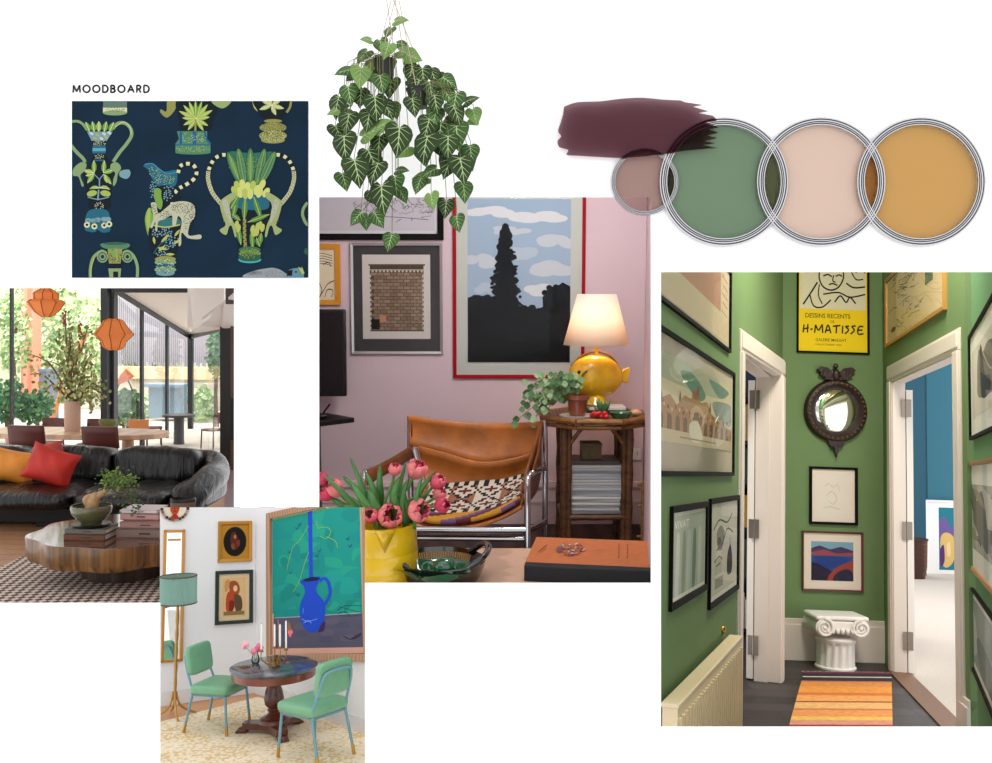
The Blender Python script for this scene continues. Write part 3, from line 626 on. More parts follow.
# door casings
def casing(name,w,a0,a1,h,wd,m,m2,dep=.1,fe=0):
    mb=MB()
    for (x0,x1,e) in((a0-wd,a0,0),(a1,a1+wd,fe)):
        panel(mb,w,x0,x1,0,h+(.1 if e else 0),.02+e,.01+e); panel(mb,w,x0+wd*.15,x1-wd*.15,0,h,.02,.018+e)
    for q0,q1,z0,z1,dd in((a0-wd,a1+wd,h,h+.115,.01),(a0-wd*.8,a1+wd*.8,h+.018,h+.1,.018)):
        c=[w.pt(q0,z0,dd),w.pt(q1,z0,dd+fe),w.pt(q1,z1,dd+fe),w.pt(q0,z1,dd)]; mb.prism(c,w.into*(.02+fe*.5))
    struct(name,mb,m,mx=w.mx(a0,0),world=True,bevel=.004)
    mb=MB(); # lining
    for q in((a0-.01,a0+.012),(a1-.012,a1+.01)): panel(mb,w,q[0],q[1],0,h,dep,.0)
    panel(mb,w,a0,a1,h-.012,h+.01,dep,0); struct('trim_'+name.split('_')[1]+'1',mb,m2,mx=w.mx(a0,0),world=True)
casing('trim_1',HL,sa,sb,dh,.135,trimw,trimw,.085,.07)
casing('trim_2',HR,ra,rb,dh2,.13,trimw,trimw,.08)
# door leaves folded back into the side rooms, hinges on their edges
brass=mat('hinge_steel',(150,140,130),rough=.35,metal=1)
def leaf_door(name,w,a,lab,sgn,dp):
    T=thing(name,w.mx(a,0,0),lab,'door'); mb=MB(); L=.8
    mb.box((sgn*L/2,dp+.022,dh/2-.01),(L,.042,dh-.04)); build('door_leaf',mb,mat('door_white',(232,226,220),rough=.4),parent=T,bevel=.002)
    h=MB()
    for z in(.22,.95,1.78):
        hh=MB(); hh.box((-sgn*.001,dp+.02,z),(.006,.026,.12)); hh.box((-sgn*.012,dp-.02,z),(.004,.024,.12)); hh.tube([(-sgn*.008,dp-.002,z-.06),(-sgn*.008,dp-.002,z+.06)],.008,10); build('hinge',hh,brass,parent=T)
    return T
leaf_door('door',HL,sb-.012,'white door standing open in the left doorway, three steel hinges on its edge',1,.09)
leaf_door('door',HR,ra+.012,'white door standing open in the right doorway to the blue room',-1,.085)
# room behind the left door: dark wall, bookcase with books
bookcol=[(150,40,40),(36,60,110),(200,190,170),(30,90,110),(180,60,80),(60,70,60),(200,150,60),(230,226,220)]
def leftroom():
    W2=Wall(Hf.w((Hf.P(700,500,7.6).x,7.6,HZ)),Hf.w((Hf.P(790,500,7.6).x,7.6,HZ)),Hf.up); mb=MB(); panel(mb,W2,-1.5,1.6,0,3.2,.05,0); struct('wall_left_room',mb,mat('study_dark',(36,50,70),rough=.8),mx=W2.mx(0,0),world=True)
    T=thing('bookcase',W2.mx(.3,0,.27),'dark bookcase of books glimpsed through the left doorway','bookcase'); mb=MB()
    for z in(.05,.45,.85,1.2,1.55,1.95): mb.box((.2,.13,z),(1.48,.24,.024))
    for x in(-.55,.95): mb.box((x,.13,1),(.03,.26,2))
    mb.box((.2,.265,1),(1.5,.01,2)); build('shelves',mb,mat('bookcase_dark',(50,36,32),rough=.6),parent=T)
    rnd=random.Random(5); proto={}
    for z,lv in((.0625,'lowest'),(.4625,'second'),(.8625,'third'),(1.2125,'fourth'),(1.5625,'top')):
        x=-.48
        for i in range(14):
            th=rnd.uniform(.05,.075); hh=rnd.uniform(.22,.3); c=rnd.randrange(len(bookcol))
            if (c) not in proto:
                b=MB(); b.box((0,.09,.125),(.06,.18,.25)); proto[c]=b
            b=MB(); b.box((0,.09,hh/2),(th,.18,hh)); b.box((0,-.001,hh*.7),(th*.7,.003,hh*.12))
            o=build('book',b,mat('book_%d'%c,bookcol[c],rough=.6),mx=W2.mx(.3+x+.03,z,.27),label='book on the shelves of the dark bookcase beyond the left doorway',cat='book',group='books on the bookcase beyond the left doorway'); x+=th+.004
leftroom()
# blue room behind the right door
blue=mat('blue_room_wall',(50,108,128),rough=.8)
def blueroom():
    zf=HZ
    def G(u,v): return Hf.G(u,v,zf)
    fl=MB(); P=[HR.pt(ra-.2,-.0,-.09),HR.pt(rb+.4,0,-.09)]; far=[Hf.w((4.9,5.2,zf)),Hf.w((6.6,12.5,zf)),Hf.w((3.6,12.5,zf))]
    fl.prism(P+far,-Hf.up*.04); struct('floor_blue_room',fl,mat('carpet_beige',(196,186,176),rough=1,noise=(60,.08)),mx=Hf.mx((3,6,zf)),world=True)
    # far wall on the light side and a darker return on the left
    a=Hf.G(905,571,zf); b=Hf.G(927,573,zf); c=Hf.G(1000,575,zf)
    a,b,c=[Hf.w(x) for x in(a,b,c)]
    W1=Wall(b,c,Hf.up); mb=MB(); panel(mb,W1,0,(c-b).length+1,0,4.2); struct('wall_blue',mb,blue,mx=W1.mx(0,0),world=True)
    # chimney-breast side running back, its shade put into a darker blue
    b2=b+ (b-CAM).cross(Hf.up).normalized()*0; d=Hf.w(Hf.P(900,560,9.5)-V((0,0,0))); dd=Hf.I@d; dd.z=zf
    W0=Wall(Hf.w((Hf.P(908,571,12.2).x,12.2,zf)),Hf.w((Hf.P(926.5,571,12.2).x,12.2,zf)),Hf.up); mb=MB(); panel(mb,W0,-1.5,W0.hit(926.5,571)[0],0,4.6); struct('wall_blue_far',mb,mat('blue_room_shaded',(30,80,100),rough=.8),mx=W0.mx(0,0),world=True)
    mb=MB(); panel(mb,W1,0,.02,0,4.2,1.2); struct('wall_blue_side',mb,blue,mx=W1.mx(0,0),world=True)
    skb=MB(); panel(skb,W1,0,.3,0,.14,.02,.02); 
    # leaning white framed print
    T=picture(W1,(922.5,957,500,579),.03,mat('frame_white',(236,236,238),rough=.5),'large white framed colourful print leaning on the blue room wall',art_leaning,mw=(.17,.04,.07,.1),dep=.04,gl=False,off=.05,cat='picture',mountc=mat('mount_bright',(240,240,240),rough=.9))
    # basket
    g=Hf.G(913.5,578,zf); T=thing('basket',Hf.mx(g),'dark brown wicker basket on the floor at the left end of the blue room','basket'); s=g.y/900
    mb=MB(); hgt=38*s; r=13*s
    mb.lathe([(r*.8,0),(r*.95,hgt*.3),(r,hgt),(r*.93,hgt),(r*.88,hgt*.3),(r*.7,.02*s)],24); build('body',mb,mat('wicker',(86,52,38),rough=.8,wave=((1,1,60),.5,2)),parent=T)
    mb=MB(); mb.lathe([(r*1.04,hgt*.97),(r*1.06,hgt*1.02),(r*.95,hgt*1.02),(r*.95,hgt*.97)],24); build('rim',mb,mat('wicker_rim',(60,38,30),rough=.8),parent=T)
def art_leaning(p):
    p.rect(0,0,1,1,(40,120,140)); p.blob([(0,.25),(.4,.15),(.8,.35),(1,.2),(1,.5),(.5,.45),(0,.5)],(110,90,150)); p.blob([(.1,.5),(.5,.4),(1,.5),(1,.8),(.6,.95),(.2,.9)],(214,180,110)); p.blob([(.05,.7),(.3,.6),(.35,.85),(.1,.95)],(90,50,110)); p.blob([(.5,.6),(.7,.55),(.75,.75),(.55,.78)],(226,200,150))
blueroom()
mb=MB(); P=[HR.pt(ra-.05,.0,.0),HR.pt(rb+.02,.0,.0)]; mb.prism([HR.pt(ra-.02,0,.03),HR.pt(rb+.02,0,.03),HR.pt(rb+.02,0,-.1),HR.pt(ra-.02,0,-.1)],Hf.up*.012); struct('trim_3',mb,mat('threshold_wood',(120,84,60),rough=.5),mx=HR.mx(ra,0),world=True)
# ---- art
K=(28,26,26)
def art_portrait(p): # yellow exhibition poster, fine 72x82, a plain line drawing stands above the writing
    p.rect(0,0,72,82,(234,200,30)); p.rect(1.5,-1,70.5,43,(214,206,176))
    p.line([(22,8),(22,15),(26,22),(34,25),(42,22),(47,14),(47,6)],1.5,K); p.line([(26,12),(31,10.5),(35,12.5)],1.4,K); p.line([(39,12),(43,10.5),(46,12)],1.3,K); p.line([(37,11),(36,16),(39,17.5)],1.2,K); p.line([(32,20),(36,18.8),(41,20.4)],1.4,K)
    p.line([(20,18),(13,28),(5,39)],1.6,K); p.line([(12,30),(16,40),(25,41),(34,34)],1.4,K); p.line([(22,20),(21,30),(25,38)],1.2,K); p.line([(50,18),(58,22),(70,21)],1.5,K); p.line([(26,29),(42,27),(54,31),(70,28)],1.4,K); p.line([(38,36),(44,30),(50,36),(54,31),(60,37)],1.5,K); p.line([(60,8),(66,5),(70,8)],1.3,K); p.line([(54,4),(60,14),(68,14)],1.2,K)
    p.text('DESSINS RECENTS',7.0,51,4.1,K,track=1.0,bold=.006); p.text('DE',33.5,55.4,2.3,K)
    for q in([(6,57.5),(5,65)],[(10,57),(9.5,65)],[(4.5,62),(11,60.5)],[(12.5,62),(15,61.6)],[(17,65),(18,57.5)],[(18,57.5),(21,62.5),(25,57)],[(25,57),(25.5,65)],[(28,65),(31,57.5),(34,65)],[(29,62.5),(33.5,62)],[(36,58.5),(44,57.5)],[(40,58),(39.5,65)],[(46.5,57.5),(46,65)],[(53,58),(49.5,58.5),(52.5,61.5),(48.5,65.2)],[(60,57.5),(56,58.2),(58.5,61.5),(54.5,65.2)],[(68,58),(64,58),(62,61.5),(63,65),(68,64.5)],[(62.5,61.5),(67,61)]): p.line(q,1.5,K)
    p.text('GALERIE MAEGHT',18,72.6,2.7,K,track=1.05,bold=.004); p.text('13 RUE DE TEHERAN  PARIS',17,76.4,1.6,K)
def art_sketch(p): # pale line drawing
    p.rect(0,0,1,1,(224,214,200)); q=(150,140,130)
    p.line([(.25,.3),(.35,.22),(.5,.3),(.62,.24),(.7,.4)],.008,q); p.line([(.3,.5),(.45,.4),(.6,.55),(.5,.7),(.35,.62)],.008,q); p.line([(.2,.8),(.4,.76),(.7,.82)],.008,q)
def art_lake(p):
    p.rect(0,0,1,1,(120,160,180)); p.poly([(0,.18),(.2,.1),(.45,.2),(.7,.12),(1,.22),(1,.5),(0,.5)],(70,50,90)); p.poly([(0,.28),(.3,.2),(.6,.3),(1,.26),(1,.4),(0,.42)],(150,70,80)); p.rect(0,.36,1,1,(40,74,140))
    p.blob([(.1,.4),(.6,.38),(.9,.45),(.7,.6),(.4,.72),(.2,.6)],(30,60,130)); p.blob([(0,.55),(.3,.65),(.5,.8),(.3,1.05),(-.1,1.05)],(34,26,50)); p.blob([(.5,.75),(.8,.55),(1.1,.5),(1.1,1.1),(.4,1.1)],(150,60,50)); p.blob([(.6,.8),(.9,.7),(1.05,1.05),(.55,1.05)],(40,34,60))
def art_arabic(p): # large faded watercolour of a domed palace
    p.rect(0,0,1,1,(206,192,160)); p.blob([(-.1,-.1),(.6,-.1),(.9,.2),(.5,.3),(-.1,.25)],(170,172,146)); p.blob([(.3,.15),(.45,.1),(.6,.3),(.5,.4)],(96,134,112)); p.blob([(.65,.05),(.95,.1),(.8,.25)],(110,140,120)); p.blob([(.7,.35),(1.0,.3),(1.0,.6),(.8,.6)],(140,150,140))
    p.poly([(0,.85),(0,.5),(.08,.42),(.13,.52),(.2,.45),(.27,.55),(.35,.4),(.42,.42),(.48,.25),(.54,.42),(.62,.38),(.68,.52),(.8,.6),(1,.68),(1,.85)],(168,128,92))
    for i in range(12): 
        x=.04+i*.08; p.ell(x,.72,.022,.05,(112,84,66)); p.rect(x-.022,.72,x+.022,.85,(112,84,66))
    p.ell(.5,.62,.09,.14,(196,160,120)); p.ell(.5,.66,.06,.1,(120,96,76)); p.ell(.48,.35,.05,.06,(150,100,70))
    for i in range(26): p.rect(.03+i*.037,.56+(i%3)*.02,.045+i*.037,.6+(i%3)*.02,(206,176,130) if i%2 else (130,70,60))
    rnd=random.Random(7)
    for i in range(90): x=rnd.random(); y=.5+rnd.random()*.34; p.rect(x,y,x+.008,y+rnd.uniform(.01,.04),rnd.choice([(120,84,66),(196,168,130),(150,104,76),(96,76,66)]))
    for x,h in((.12,.42),(.3,.36),(.5,.2),(.66,.36),(.86,.52)): p.poly([(x-.015,h+.14),(x,h),(x+.015,h+.14)],(130,90,66))
    p.rect(0,.85,1,1,(196,180,150)); p.blob([(.4,.75),(.5,.68),(.56,.9),(.44,.95)],(216,206,186)); p.rect(.3,.91,.75,.93,(150,130,110))
def art_peach(p):
    p.rect(0,0,1,1,(206,186,160)); p.rect(-.0,-.0,.86,.62,(186,140,120)); 
    for i in range(5): p.line([(.88+.02*(i%2),.1+i*.12),(.97,.14+i*.12)],.012,(150,60,50))
def art_cover(p): # magazine cover under glass
    p.rect(0,0,1,1,(176,184,170)); p.text('VIVAT',.05,.16,.1,(232,232,224),track=1.1,bold=.02)
    for i,x in enumerate((.12,.3,.45,.62,.8)): p.blob([(x,.22),(x+.08,.3),(x+.05,.95),(x-.04,1.02),(x-.03,.5)],((206,208,200),(140,152,140),(190,196,186),(120,134,122),(200,200,190))[i])
def art_sketchvases(p):
    p.rect(0,0,1,1,(206,202,190)); q=(54,56,52)
    p.blob([(.2,.3),(.35,.22),(.5,.32),(.4,.5),(.25,.48)],(120,122,112)); p.line([(.1,.25),(.3,.15),(.6,.2),(.8,.1)],.02,q); p.line([(.2,.5),(.45,.42),(.6,.28),(.85,.35)],.02,q); p.blob([(.65,.55),(.75,.5),(.82,.7),(.78,.85),(.62,.84),(.6,.68)],q); p.line([(.72,.4),(.72,.55)],.02,q)
    p.rect(.15,.6,.4,.78,(170,176,156)); p.line([(.2,.68),(.35,.66)],.02,q); p.rect(.15,.82,.45,.94,(150,150,140)); p.ell(.3,.4,.07,.05,q); p.line([(.12,.62),(.3,.58),(.42,.63)],.015,q)
def art_map(p):
    p.rect(0,0,1,1,(214,188,146)); rnd=random.Random(4); q=(96,84,60)
    for i in range(60):
        x,y=rnd.gauss(.38,.16),rnd.uniform(0,.85); p.line([(x,y),(x+rnd.uniform(-.08,.08),y+rnd.uniform(-.06,.06)),(x+rnd.uniform(-.1,.1),y+rnd.uniform(-.05,.05))],.008,q,n=2)
    p.ell(.12,.85,.05,.04,q); p.rect(.72,.35,.84,.55,(90,110,80)); p.ell(.78,.3,.05,.06,(190,150,60))
def art_statue(p):
    p.rect(0,0,1,1,(216,208,194)); p.blob([(.25,.1),(.4,.2),(.6,.15),(1.1,.5),(1.1,.8),(.3,.78),(.2,.5)],(120,116,104)); p.blob([(.3,.1),(.36,.1),(.45,.5),(.6,.6),(.6,.8),(.36,.8),(.3,.5)],(60,56,48)); p.line([(.4,.2),(.6,.5),(.9,.65)],.02,(190,180,160))
def art_grey(p):
    p.rect(0,0,1,1,(170,166,154)); rnd=random.Random(8)
    for i in range(16): p.blob([(rnd.random(),rnd.random()),(rnd.random(),rnd.random()),(rnd.random(),rnd.random())],rnd.choice([(110,106,98),(200,196,184),(80,78,72),(150,140,120)]))
def art_glassy(p):
    p.rect(0,0,1,1,(150,162,156)); p.blob([(0,.1),(.3,.2),(.4,.7),(.2,1),(0,.9)],(190,196,190)); p.blob([(.4,.5),(.8,.6),(1,.9),(.5,1)],(110,124,120)); p.rect(.1,.28,.3,.38,(190,180,160))
picture(HB,(796.5,868.5,262,353.5),.012,blackf,'yellow exhibition poster with black line drawing and lettering at the top of the green wall',art_portrait,gl=True,fine=(72,82),cat='poster')
picture(HB,(809,857,467,524.5),.018,blackf,'small pale sketch in a thin black frame under the round mirror',art_sketch,mw=.035,cat='picture',mountc=mat('mount_cream',(226,212,196),rough=.9))
picture(HB,(801.5,862.5,531.5,591),.012,mat('frame_oxblood',(92,24,26),rough=.4),'landscape print of a blue lake in a dark red frame with wide mount',art_lake,mw=(.055,.055,.06,.06),mountc=mat('mount_cream',(226,212,196),rough=.9))
picture(HL,(640,729.5,215,320),0.018,blackf,'peach print in a black frame at the top of the left hallway wall',art_peach,mw=.01,dep=.014,clip=CLH)
picture(HL,(640,732.5,343,476),0.018,blackf,'large faded watercolour of a domed palace in a black frame on the left wall',art_arabic,mw=(.04,.04,.06,.1),mountc=mat('mount_tan',(206,192,168),rough=.9),dep=.014,clip=CLH)
picture(HL,(669,705.5,504,600),0.024,blackf,'magazine cover in a black frame, the left of the pair above the radiator',art_cover,mw=.015,dep=.014)
picture(HL,(708,737,497,599),0.024,blackf,'sketch of vases in a black frame, the right of the pair above the radiator',art_sketchvases,mw=.02,dep=.014)
picture(HR,(887.5,947,250,329),.025,mat('frame_gilt',(176,130,66),rough=.4,metal=.4),'ink map in a gilt frame above the right doorway',art_map,mw=.01)
picture(HQ,(971,1012,300,432),.018,blackf,'print of a dark statue in a black frame, topmost on the right wall',art_statue,mw=.08,dep=.014)
picture(HQ,(970,1012,459,590),.018,mat('frame_oak',(170,116,66),rough=.5),'grey collage print in a thin brown frame, middle of the right wall',art_grey,mw=.09,dep=.014)
picture(HQ,(965,1012,608,703),.018,blackf,'dim print under glass in a black frame, lowest on the right wall',art_glassy,mw=.03,dep=.014)
# ---- convex mirror with bird crest
def mirror():
    a,b=HB.hit(834.5,411); k=6.5/900*1.02
    T=thing('convex_mirror',HB.mx(a,b-46*k),'round convex mirror in a dark carved frame topped by a bird crest','mirror'); R=31*k; z=46*k
    wm=mat('walnut_dark',(44,24,21),rough=.45,bump=(40,.5)); mb=MB()
    mb.lathe([(R*.74,0),(R*.98,0),(R,-.02),(R*.93,-.05),(R*.84,-.055),(R*.78,-.04),(R*.74,-.03)],48,c=(0,0,z),axis='y'); build('frame',mb,wm,parent=T)
    mb=MB()
    for i in range(36): 
        q=2*PI*i/36; mb.sup((R*.87*math.cos(q),-.058,z+R*.87*math.sin(q)),(.008,.008,.008),1,1,8,6)
    build('beading',mb,mat('gilt_bead',(120,84,50),rough=.4,metal=.5),parent=T)
    mb=MB(); mb.lathe([(0,-.052)]+[(R*.74*math.sin(t*.1*PI/2),-.012-.04*math.cos(t*.1*PI/2)) for t in range(1,11)],48,c=(0,0,z),axis='y'); build('glass',mb,mat('mirror_glass',(236,240,226),rough=.02,metal=1),parent=T,smooth=80)
    mb=MB(); # bird with spread wings
    cz=z+R
    mb.sup((0,-.03,cz+4*k),(4*k,.03,6*k),1,1,16,10); mb.sup((-1*k,-.045,cz+12.5*k),(2.6*k,.018,2.8*k),1,1,12,8); mb.tube([(-2.5*k,-.05,cz+13*k),(-5*k,-.055,cz+11.5*k)],[.008,.002],6)
    for sg in(1,-1):
        P=[(sg*3*k,cz+6*k),(sg*8*k,cz+11*k),(sg*15*k,cz+12*k),(sg*19*k,cz+9*k),(sg*15*k,cz+6*k),(sg*17*k,cz+3.5*k),(sg*11*k,cz+2*k),(sg*12*k,cz-1*k),(sg*5*k,cz)]
        if sg<0: P=P[::-1]
        mb.prism([(x,-.045,zz) for x,zz in P],(0,.03,0))
    mb.prism([(-9*k,-.04,cz-1*k),(9*k,-.04,cz-1*k),(5*k,-.04,cz+2*k),(-5*k,-.04,cz+2*k)],(0,.035,0))
    build('bird_crest',mb,wm,parent=T,bevel=.004)
    mb=MB(); cz=z-R; mb.prism([(-9*k,-.04,cz+3*k),(-6*k,-.04,cz-4*k),(0,-.04,cz-6*k),(6*k,-.04,cz-4*k),(9*k,-.04,cz+3*k)][::-1][::-1],(0,.03,0)); mb.prism([(-3*k,-.045,cz-3*k),(0,-.045,cz-15*k),(3*k,-.045,cz-3*k)],(0,.03,0)); build('pendant_carving',mb,wm,parent=T,bevel=.004)
mirror()
# ---- radiator
def radiator():
    s1=HL.hit(724,600)[0]; s0=HL.hit(655,600)[0]; b1=.55; L=s1-s0
    T=thing('radiator',HL.mx(s1,0,.02),'cream panel radiator with brass valve on the left hallway wall','radiator'); cm=mat('radiator_cream',(226,206,170),rough=.4)
    mb=MB(); mb.box((-L/2,-.035,(b1+.1)/2),(L,.05,b1-.1))
    n=int(L/.05)
    for i in range(n): mb.box((-.03-i*.05,-.062,(b1+.1)/2),(.022,.016,b1-.17))
    build('panel',mb,cm,parent=T)
    mb=MB(); mb.box((-L/2,-.035,b1+.006),(L+.01,.06,.015)); build('top_grille',mb,cm,parent=T,bevel=.004)
    mb=MB(); mb.tube([(-.04,.03,b1-.06),(-.04,.03,b1+.01),(-.04,.02,b1+.03)],.01,10); mb.sup((-.04,0.02,b1+.04),(.016,.016,.016),.7,1,14,8); build('valve',mb,mat('brass',(196,150,70),rough=.3,metal=1),parent=T)
radiator()
# ---- striped rug
def rug():
    c=[Hf.G(804,673,HZ),Hf.G(891.5,674,HZ),Hf.G(893,742,HZ),Hf.G(785,742,HZ)]
    O=Hf.w((c[0]+c[1]+c[2]+c[3])/4); mb=MB()
    cols=[(120,40,60),(40,34,48),(214,206,190),(44,36,50),(196,120,80),(220,140,70),(232,152,66),(214,116,60),(232,160,84),(150,60,50),(226,176,110),(200,120,70),(228,150,84),(236,190,90),(216,150,120),(150,60,70),(200,190,176),(120,44,60),(222,120,60),(80,60,70)]
    w=[2,4,1.2,4.5,1.5,5,7,3,6,1.2,6,1.5,6,3,4,2,2,2,3,3]; tot=sum(w); acc=0; ms=[]
    for i,(cc,ww) in enumerate(zip(cols,w)):
        t0,t1=acc/tot,(acc+ww)/tot; acc+=ww
        q=[c[0].lerp(c[3],t0),c[1].lerp(c[2],t0),c[1].lerp(c[2],t1),c[0].lerp(c[3],t1)]; mb.k=i
        mb.prism([Hf.w(p)+Hf.up*.002 for p in q][::-1],Hf.up*.008); ms.append(mat('rug_stripe_%d'%i,cc,rough=1,noise=((30,160,30),.25)))
    T=thing('striped_rug',Hf.mx(Hf.I@O),'striped orange, yellow and black woven rug on the dark hallway floor','rug')
    build('weave',mb,ms,parent=T,world=True); f=MB()
    for i in range(70):
        p=c[0].lerp(c[1],i/69); p=Hf.w(p)+Hf.up*.004; f.tube([p,p+Hf.f*.035+Hf.r*random.uniform(-.01,.01)],.0022,4)
    build('fringe',f,mat('fringe',(206,190,170),rough=1),parent=T,world=True)
rug()
# ---- white capital stool
def capital():
    g=Hf.G(841,671,HZ); g.y+=.1; k=g.y/900; T=thing('capital_stool',Hf.mx(g,0),'white plaster Ionic capital used as a stool at the end of the hallway','stool'); pm=mat('plaster',(236,232,226),rough=.7)
    mb=MB(); n=64; prof=[]
    R=18*k; H=30*k; vs=[];fs=[]
    for i,(rr,z) in enumerate(((1.06,0),(1.08,.06),(1.0,.1),(.98,.8),(1.04,.86),(1.08,.95),(.9,1.0))):
        for j in range(n): 
            fl=(1-.06*(j%4 in(1,2))) if 2<=i<=3 else 1; a=2*PI*j/n; vs.append((R*rr*fl*math.cos(a),R*rr*fl*math.sin(a),z*H))
    for i in range(14):
        for j in range(n): fs.append((i*n+j,i*n+(j+1)%n,(i+1)*n+(j+1)%n,(i+1)*n+j))
    fs.append(tuple(6*n+j for j in range(n))); mb.add(vs,fs); build('fluted_drum',mb,pm,parent=T)
    W=26*k; r=8.5*k; zc=41*k; D=19*k
    def spiral(cx,sg): 
        P=[]
        for i in range(40):
            t=i/39; a=sg*(PI/2-t*4.2*PI) if True else 0; q=r*(1-.82*t); P.append((cx+ q*math.cos(PI/2-sg*(-t)*4.2*PI), zc+q*math.sin(PI/2-sg*(-t)*4.2*PI)))
        return P
    for sg in(1,-1):
        mb=MB(); cx=sg*(W-r); mb.tube([(cx,-D,zc),(cx,-D*.5,zc),(cx,0,zc),(cx,D*.5,zc),(cx,D,zc)],[r,r*.82,r*.72,r*.82,r],28); build('volute',mb,pm,parent=T,bevel=.003)
        mb=MB(); mb.tube([(p[0],-D-.006,p[1]) for p in spiral(cx,sg)],[.011*(1-.6*i/39) for i in range(40)],6); mb.sup((cx,-D-.006,zc),(.012,.01,.012),1,1,10,6); build('scroll',mb,pm,parent=T)
    mb=MB(); mb.box((0,0,zc+r*.2),(2*(W-r),2*D,r*1.1)); mb.box((0,0,zc+r*1.05),(2*W*.98,2*D*1.02,r*.5)); build('top_slab',mb,pm,parent=T,bevel=.012)
    mb=MB()
    for i in range(7): mb.sup((-.1+.033*i,-D-.002,zc-r*.35),(.013,.014,.02),1,1,10,8)
    build('egg_moulding',mb,pm,parent=T)
capital()
lamp('AREA','hall_fill_area',Hf.w((1.9,4.3,1.9)),60,(1,.93,.82),.5,None,Hf.w((2.1,5.2,-1.4)))  # added area light out of view, no fitting hangs here
lamp('AREA','blue_room_light',Hf.w((4.6,8.5,1.9)),70,(1,.97,.93),1.2,None,Hf.w((4.6,8.9,-1.4)))  # unseen area light added to brighten the blue room
# ================= pink sitting room (middle) =================
K=Frame(295,485)
YW=6.0
pink=mat('pink_wall',(206,186,190),rough=.85,spec=.15,noise=(1.2,.04))
KZ=K.P(590,548,5.4).z
def kbase(u,y): return K.w((K.P(u,400,y).x,y,KZ))
KW=Wall(kbase(643.5,YW)-K.r*4.0,kbase(643.5,YW),K.up)
def kp(u,v,y): return K.WP(u,v,y)
mb=MB(); L=KW.hit(643.5,400)[0]; panel(mb,KW,L-2.28,L+.03,0,3.0); struct('wall_back_pink',mb,pink,mx=KW.mx(L,0),world=True)
KR=Wall(kbase(643.5,YW),kbase(651.5,3.5),K.up); mb=MB(); panel(mb,KR,0,(kbase(651.5,3.5)-kbase(643.5,YW)).length,0,3.0,.008); struct('wall_right_pink',mb,pink,mx=KR.mx(0,0),world=True)
KL=Wall(kbase(290,3.5),kbase(294,6.0),K.up); mb=MB(); panel(mb,KL,0,2.6,0,3.0,.02); struct('wall_left_pink',mb,pink,mx=KL.mx(0,0),world=True)
mb=MB(); mb.prism([kbase(290,6.05),kbase(290,3.5),kbase(652,3.5),kbase(646,6.05)],-K.up*.03); struct('floor_sitting_room',mb,mat('sitting_floor',(70,52,44),rough=.6,wave=((2,30,1),.3,3)),mx=K.mx((0,5,KZ)),world=True)
# ceiling out of view, added to darken the room
mb=MB(); q=K.up*3.0; mb.prism([kbase(296,6.0)+q,kbase(296,3.5)+q,kbase(652,3.5)+q,kbase(645,6.0)+q][::-1],K.up*.03); struct('ceiling_pink',mb,mat('ceiling_white',(225,220,215),rough=.9),mx=K.mx((0,5,KZ+3)),world=True)
a0,b0_=KW.hit(560,482); skm=mat('pink_skirting',(230,210,210),rough=.6)
mb=MB(); panel(mb,KW,L-2.26,L,0,b0_,.03,.02); panel(mb,KW,L-2.26,L,b0_-.03,b0_+.01,.03,.035); panel(mb,KW,L-2.26,L,b0_-.14,b0_-.12,.03,.028); struct('baseboard_pink',mb,skm,mx=KW.mx(L,0),world=True)
# ---- pictures
def art_sketchy(p):
    p.rect(0,0,1,1,(186,184,188)); rnd=random.Random(2); q=(70,66,74)
    for i in range(70):
        x=rnd.uniform(.35,1); y=rnd.gauss(.78,.06); p.line([(x,y),(x+rnd.uniform(-.04,.05),y+rnd.uniform(-.06,.04)),(x+rnd.uniform(-.02,.07),y+rnd.uniform(-.04,.04))],.0035,q,n=2)
    p.line([(.4,.88),(.6,.86),(.95,.89)],.006,q); p.line([(.42,.8),(.5,.7),(.62,.82)],.005,q); p.line([(.68,.7),(.74,.5),(.8,.72),(.92,.74)],.005,q)
def art_notes(p):
    p.rect(0,0,1,1,(222,210,176)); q=(60,52,46)
    for i in range(5): p.line([(.15,.12+i*.06),(.5,.08+i*.05),(.9,.13+i*.05)],.012,q)
    p.line([(.1,.75),(.3,.6),(.5,.8),(.4,.95),(.7,.7),(.95,.62)],.02,q); p.line([(.55,.3),(.75,.26),(.85,.34)],.02,q); p.line([(.6,.95),(.7,.8),(.9,.82),(.85,.95)],.02,q)
def art_brick(p): # print of a brick facade inside pale paper; fine coords 91x111
    p.rect(0,0,91,111,(62,60,60)); p.rect(9,9,81,98,(196,192,184)); p.rect(17,20,74,90,(74,64,52))
    rnd=random.Random(6)
    for r in range(17):
        y=28+r*3.6
        for c in range(8):
            x=18+c*7+(r%2)*3.2; x2=min(x+6.4,73.4)
            if x2-x>1.5: k=rnd.randint(-14,12); p.rect(x,y,x2,y+3.0,(132+k,112+k,92+k))
    p.rect(17,24.6,74,25.4,(190,184,168))
    for c in range(14): p.ell(20+c*4,26.4,1.2,1.2,(186,178,160))
    p.rect(15.5,19,75.5,20.6,(84,74,60))
    for r in range(12): p.rect(17,30+r*5,18.4,33+r*5,(186,178,160)); p.rect(72.6,30+r*5,74,33+r*5,(186,178,160))
    p.rect(18,77,27,88,(28,24,22)); p.rect(27,73,34,80,(180,128,96))
